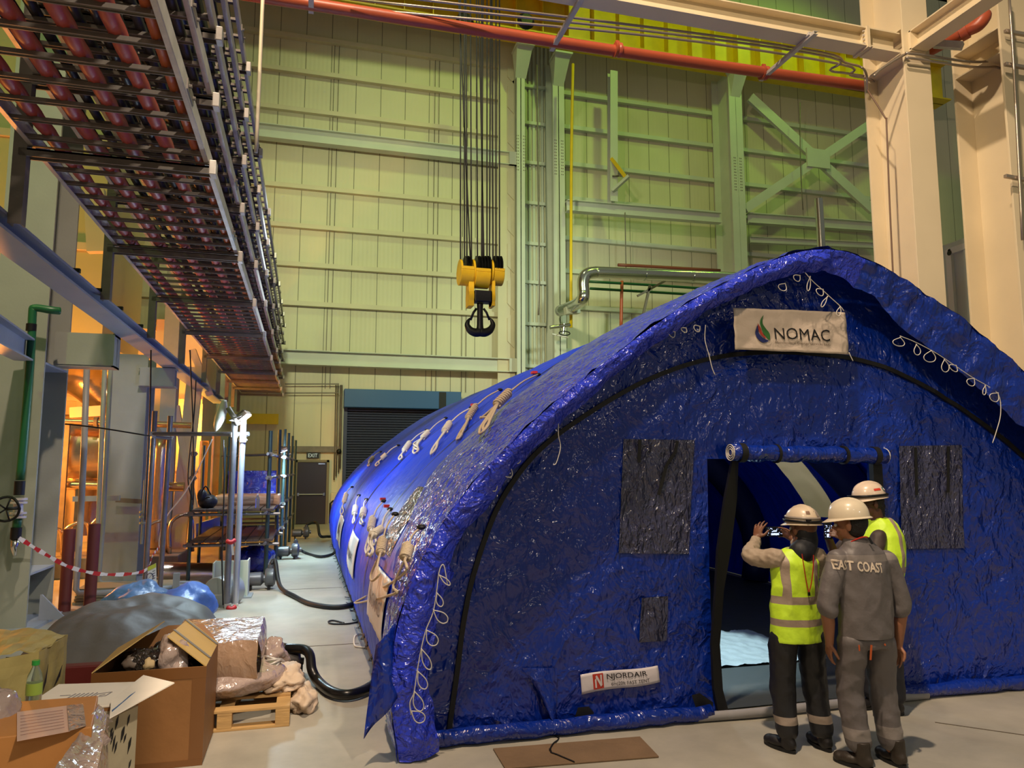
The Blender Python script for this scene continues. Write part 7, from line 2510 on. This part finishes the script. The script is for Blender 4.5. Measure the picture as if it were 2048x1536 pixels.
def densify(fn_text, parent, name, m, u0, u1, v0, v1, bold, fn):
    """letters cut fine enough to follow the cloth"""
    vs, fs = text2d(fn_text, 1.0, bold)
    bm = bmesh.new()
    vv = [bm.verts.new((a, b, 0)) for a, b in vs]
    for f in fs:
        try:
            bm.faces.new([vv[i] for i in f])
        except ValueError:
            pass
    bmesh.ops.triangulate(bm, faces=bm.faces[:])
    bmesh.ops.subdivide_edges(bm, edges=[e for e in bm.edges if e.calc_length() > 0.12], cuts=3, use_grid_fill=True)
    xs, ys = [v.co.x for v in bm.verts], [v.co.y for v in bm.verts]
    x0, x1, y0, y1 = min(xs), max(xs), min(ys), max(ys)
    bm.verts.ensure_lookup_table()
    bm.verts.index_update()
    V_ = [fn(u0 + (u1 - u0) * (v.co.x - x0) / (x1 - x0), v0 + (v1 - v0) * (v.co.y - y0) / (y1 - y0)) for v in bm.verts]
    F_ = [tuple(v.index for v in f.verts) for f in bm.faces]
    bm.free()
    mb = MB()
    mb.add(V_, F_)
    return mb.build(name, m, parent)


densify('EAST COAST', jo, 'lettering', mat('pale_print', (222, 205, 185), 0.5), 0, 1, 0, 1, 0.03, on_jacket)
mb = MB()
mb.tube([V((3.395, 4.09, 1.385)), V((3.43, 4.055, 1.41)), V((3.47, 4.045, 1.418)), V((3.51, 4.06, 1.405))], 0.0045, 6, smooth=4)
mb.build('lanyard', MATS['lanyard_red'], t)
MB().bar(V((3.485, 4.035, 1.415)), V((3.50, 4.022, 1.375)), 0.014, 0.004, (0, 1, 0)).build('collar_tag', M_black, t)
M_org = mat('orange_trim', (200, 92, 40), 0.5)
for (x, y, x2, y2, wd) in ((1743, 1290, 1741, 1320, 0.012), (1718, 1290, 1719, 1302, 0.008), (1769, 1288, 1771, 1291, 0.01)):
    MB().bar(P3(x, y, 4.005), P3(x2, y2, 4.005), wd, 0.004, (0, 1, 0)).build('orange_tab', M_org, to)

# ---- back person: facing left, yellow vest, headlamp strap
t = thing('person', (4.36, 4.98, 0), 'person with headlamp strap on the helmet, behind the person in grey clothes', 'person', 'people at the tent doorway')
BYc = 4.98
hc = P3(1740, 1006, BYc)
hipL, hipR = V((4.30, 5.04, 0.86)), V((4.36, 4.88, 0.86))
bd = MB()
limb(bd, [hipL, V((4.28, 5.04, 0.48)), V((4.30, 5.04, 0.10))], [0.08, 0.058, 0.042])
limb(bd, [hipR, V((4.34, 4.86, 0.48)), V((4.36, 4.86, 0.10))], [0.08, 0.058, 0.042])
rings(bd, [((4.33, 4.97, 0.82), 0.11, 0.12), ((4.36, 4.97, 1.05), 0.11, 0.13), ((4.39, 4.97, 1.25), 0.12, 0.15), ((4.39, 4.97, 1.38), 0.11, 0.12), ((4.37, 4.97, 1.45), 0.06, 0.06)])
limb(bd, [V((4.38, 4.97, 1.40)), hc + V((0.02, 0, -0.04))], [0.062, 0.06])
ph2 = P3(1656, 1062, 5.02)
shL, shR = V((4.29, 5.12, 1.33)), V((4.27, 4.84, 1.33))
elL, elR = V((4.16, 5.18, 1.16)), V((4.18, 4.80, 1.16))
wrL, wrR = ph2 + V((0.07, 0.10, -0.04)), ph2 + V((0.10, -0.06, -0.05))
limb(bd, [shL, elL, wrL], [0.052, 0.042, 0.028])
limb(bd, [shR, elR, wrR], [0.052, 0.042, 0.028])
T, R = head(bd, hc, (-0.95, 0.25, -0.12), 1.02)
hand(bd, wrL, ph2 + V((0.0, 0.03, 0)) - wrL, (0, -1, 0), 1, 0.6, 0.95)
hand(bd, wrR, ph2 + V((0.02, -0.02, 0)) - wrR, (-0.5, 1, 0), -1, 0.6, 0.95)
fuse(bd, 'body', mat('skin_dark', (96, 62, 44), 0.5, 0, 0.1, 40, 0.08, 8), t, 0.0055, 2)
eyes(T, t)
hr = MB()
hr.ell(T(0, -0.03, 0.015), (0.08, 0.082, 0.078), 20, 14)
hr.ell(T(0, -0.06, -0.035), (0.06, 0.042, 0.05), 16, 12)
fuse(hr, 'hair', M_hair, t, 0.007, 2)
sh = MB()
rings(sh, [((4.34, 4.97, 0.85), 0.12, 0.135), ((4.37, 4.97, 1.1), 0.125, 0.15), ((4.39, 4.97, 1.28), 0.13, 0.16), ((4.39, 4.97, 1.38), 0.10, 0.115), ((4.38, 4.97, 1.46), 0.07, 0.07)])
limb(sh, [shL, elL], [0.058, 0.052])
limb(sh, [shR, elR], [0.058, 0.052])
fuse(sh, 'shirt', mat('dark_brown_shirt', (64, 52, 46), 0.65), t, 0.009, 3, 0.008, (10, 10, 10))
vs_ = MB()
rings(vs_, [((4.35, 4.97, 0.80), 0.165, 0.18), ((4.37, 4.97, 1.0), 0.165, 0.19), ((4.40, 4.97, 1.2), 0.165, 0.195), ((4.41, 4.97, 1.33), 0.155, 0.17), ((4.41, 4.97, 1.42), 0.12, 0.125), ((4.40, 4.97, 1.465), 0.085, 0.085)], 32)
M_vestB = vest_material('second_yellow_vest_cloth', (205, 245, 55), (158, 140, 124), [(1.05, 1.10), (0.88, 0.93)], [(0.06, 0.10, 1.0)])
fuse(vs_, 'vest', M_vestB, t, 0.009, 4, 0.008, (9, 9, 6), cut=[((4.3, 4.97, 0.81), (0, 0, -1))])
tr = MB()
rings(tr, [((4.34, 4.97, 0.82), 0.13, 0.145), ((4.34, 4.97, 0.92), 0.13, 0.14)])
limb(tr, [hipL, V((4.28, 5.04, 0.48)), V((4.30, 5.04, 0.14))], [0.1, 0.085, 0.072])
limb(tr, [hipR, V((4.34, 4.86, 0.48)), V((4.36, 4.86, 0.14))], [0.1, 0.085, 0.072])
fuse(tr, 'trousers', mat('navy_trousers', (30, 32, 42), 0.65), t, 0.01, 4, 0.008, (8, 8, 8), cut=[((4.3, 4.97, 0.09), (0, 0, -1))])
boot((4.33, 5.04, 0), (-1, 0.1), 'boot', M_boot, t)
boot((4.39, 4.86, 0), (-1, 0.1), 'boot', M_boot, t)
hp_ = helmet(T, R, t, mat('helmet_white_sticker', (220, 200, 178), 0.3, 0, 0.02, 20, 0.04, 6, coat=0.4))
band(T, hp_, M_black, 0.060, 0.010, 0.008)
MB().box(T(0, 0.145, 0.062), (0.03, 0.05, 0.03)).build('head_lamp', M_black, hp_, bevel=0.004)
# camera-side of the shell is its left: angle near pi
decal(T, hp_, mat('sticker_red', (205, 60, 40), 0.5), math.pi + 0.25, 0.105, 0.055, 0.016)
decal(T, hp_, mat('sticker_teal', (60, 110, 110), 0.5), math.pi + 0.85, 0.10, 0.03, 0.030)
decal(T, hp_, mat('sticker_white', (225, 225, 225), 0.5), math.pi + 0.85, 0.10, 0.016, 0.016, k=1.06)
decal(T, hp_, MATS['sticker_red'], math.pi + 0.95, 0.092, 0.008, 0.01, k=1.065)
gl = MB()
for q in (-1, 1):
    gl.tube([T(q * 0.031 + 0.02 * math.cos(k * math.pi / 6), 0.100, 0.0 + 0.014 * math.sin(k * math.pi / 6)) for k in range(12)], 0.002, 6, closed=True)
    gl.tube([T(q * 0.052, 0.098, 0.002), T(q * 0.079, 0.0, 0.002)], 0.002, 6)
gl.build('glasses', mat('glasses_frame', (120, 100, 90), 0.3), t)
phone(ph2, 'second glowing phone between the two white helmets, held low by the back person', 0.075, 0.13)
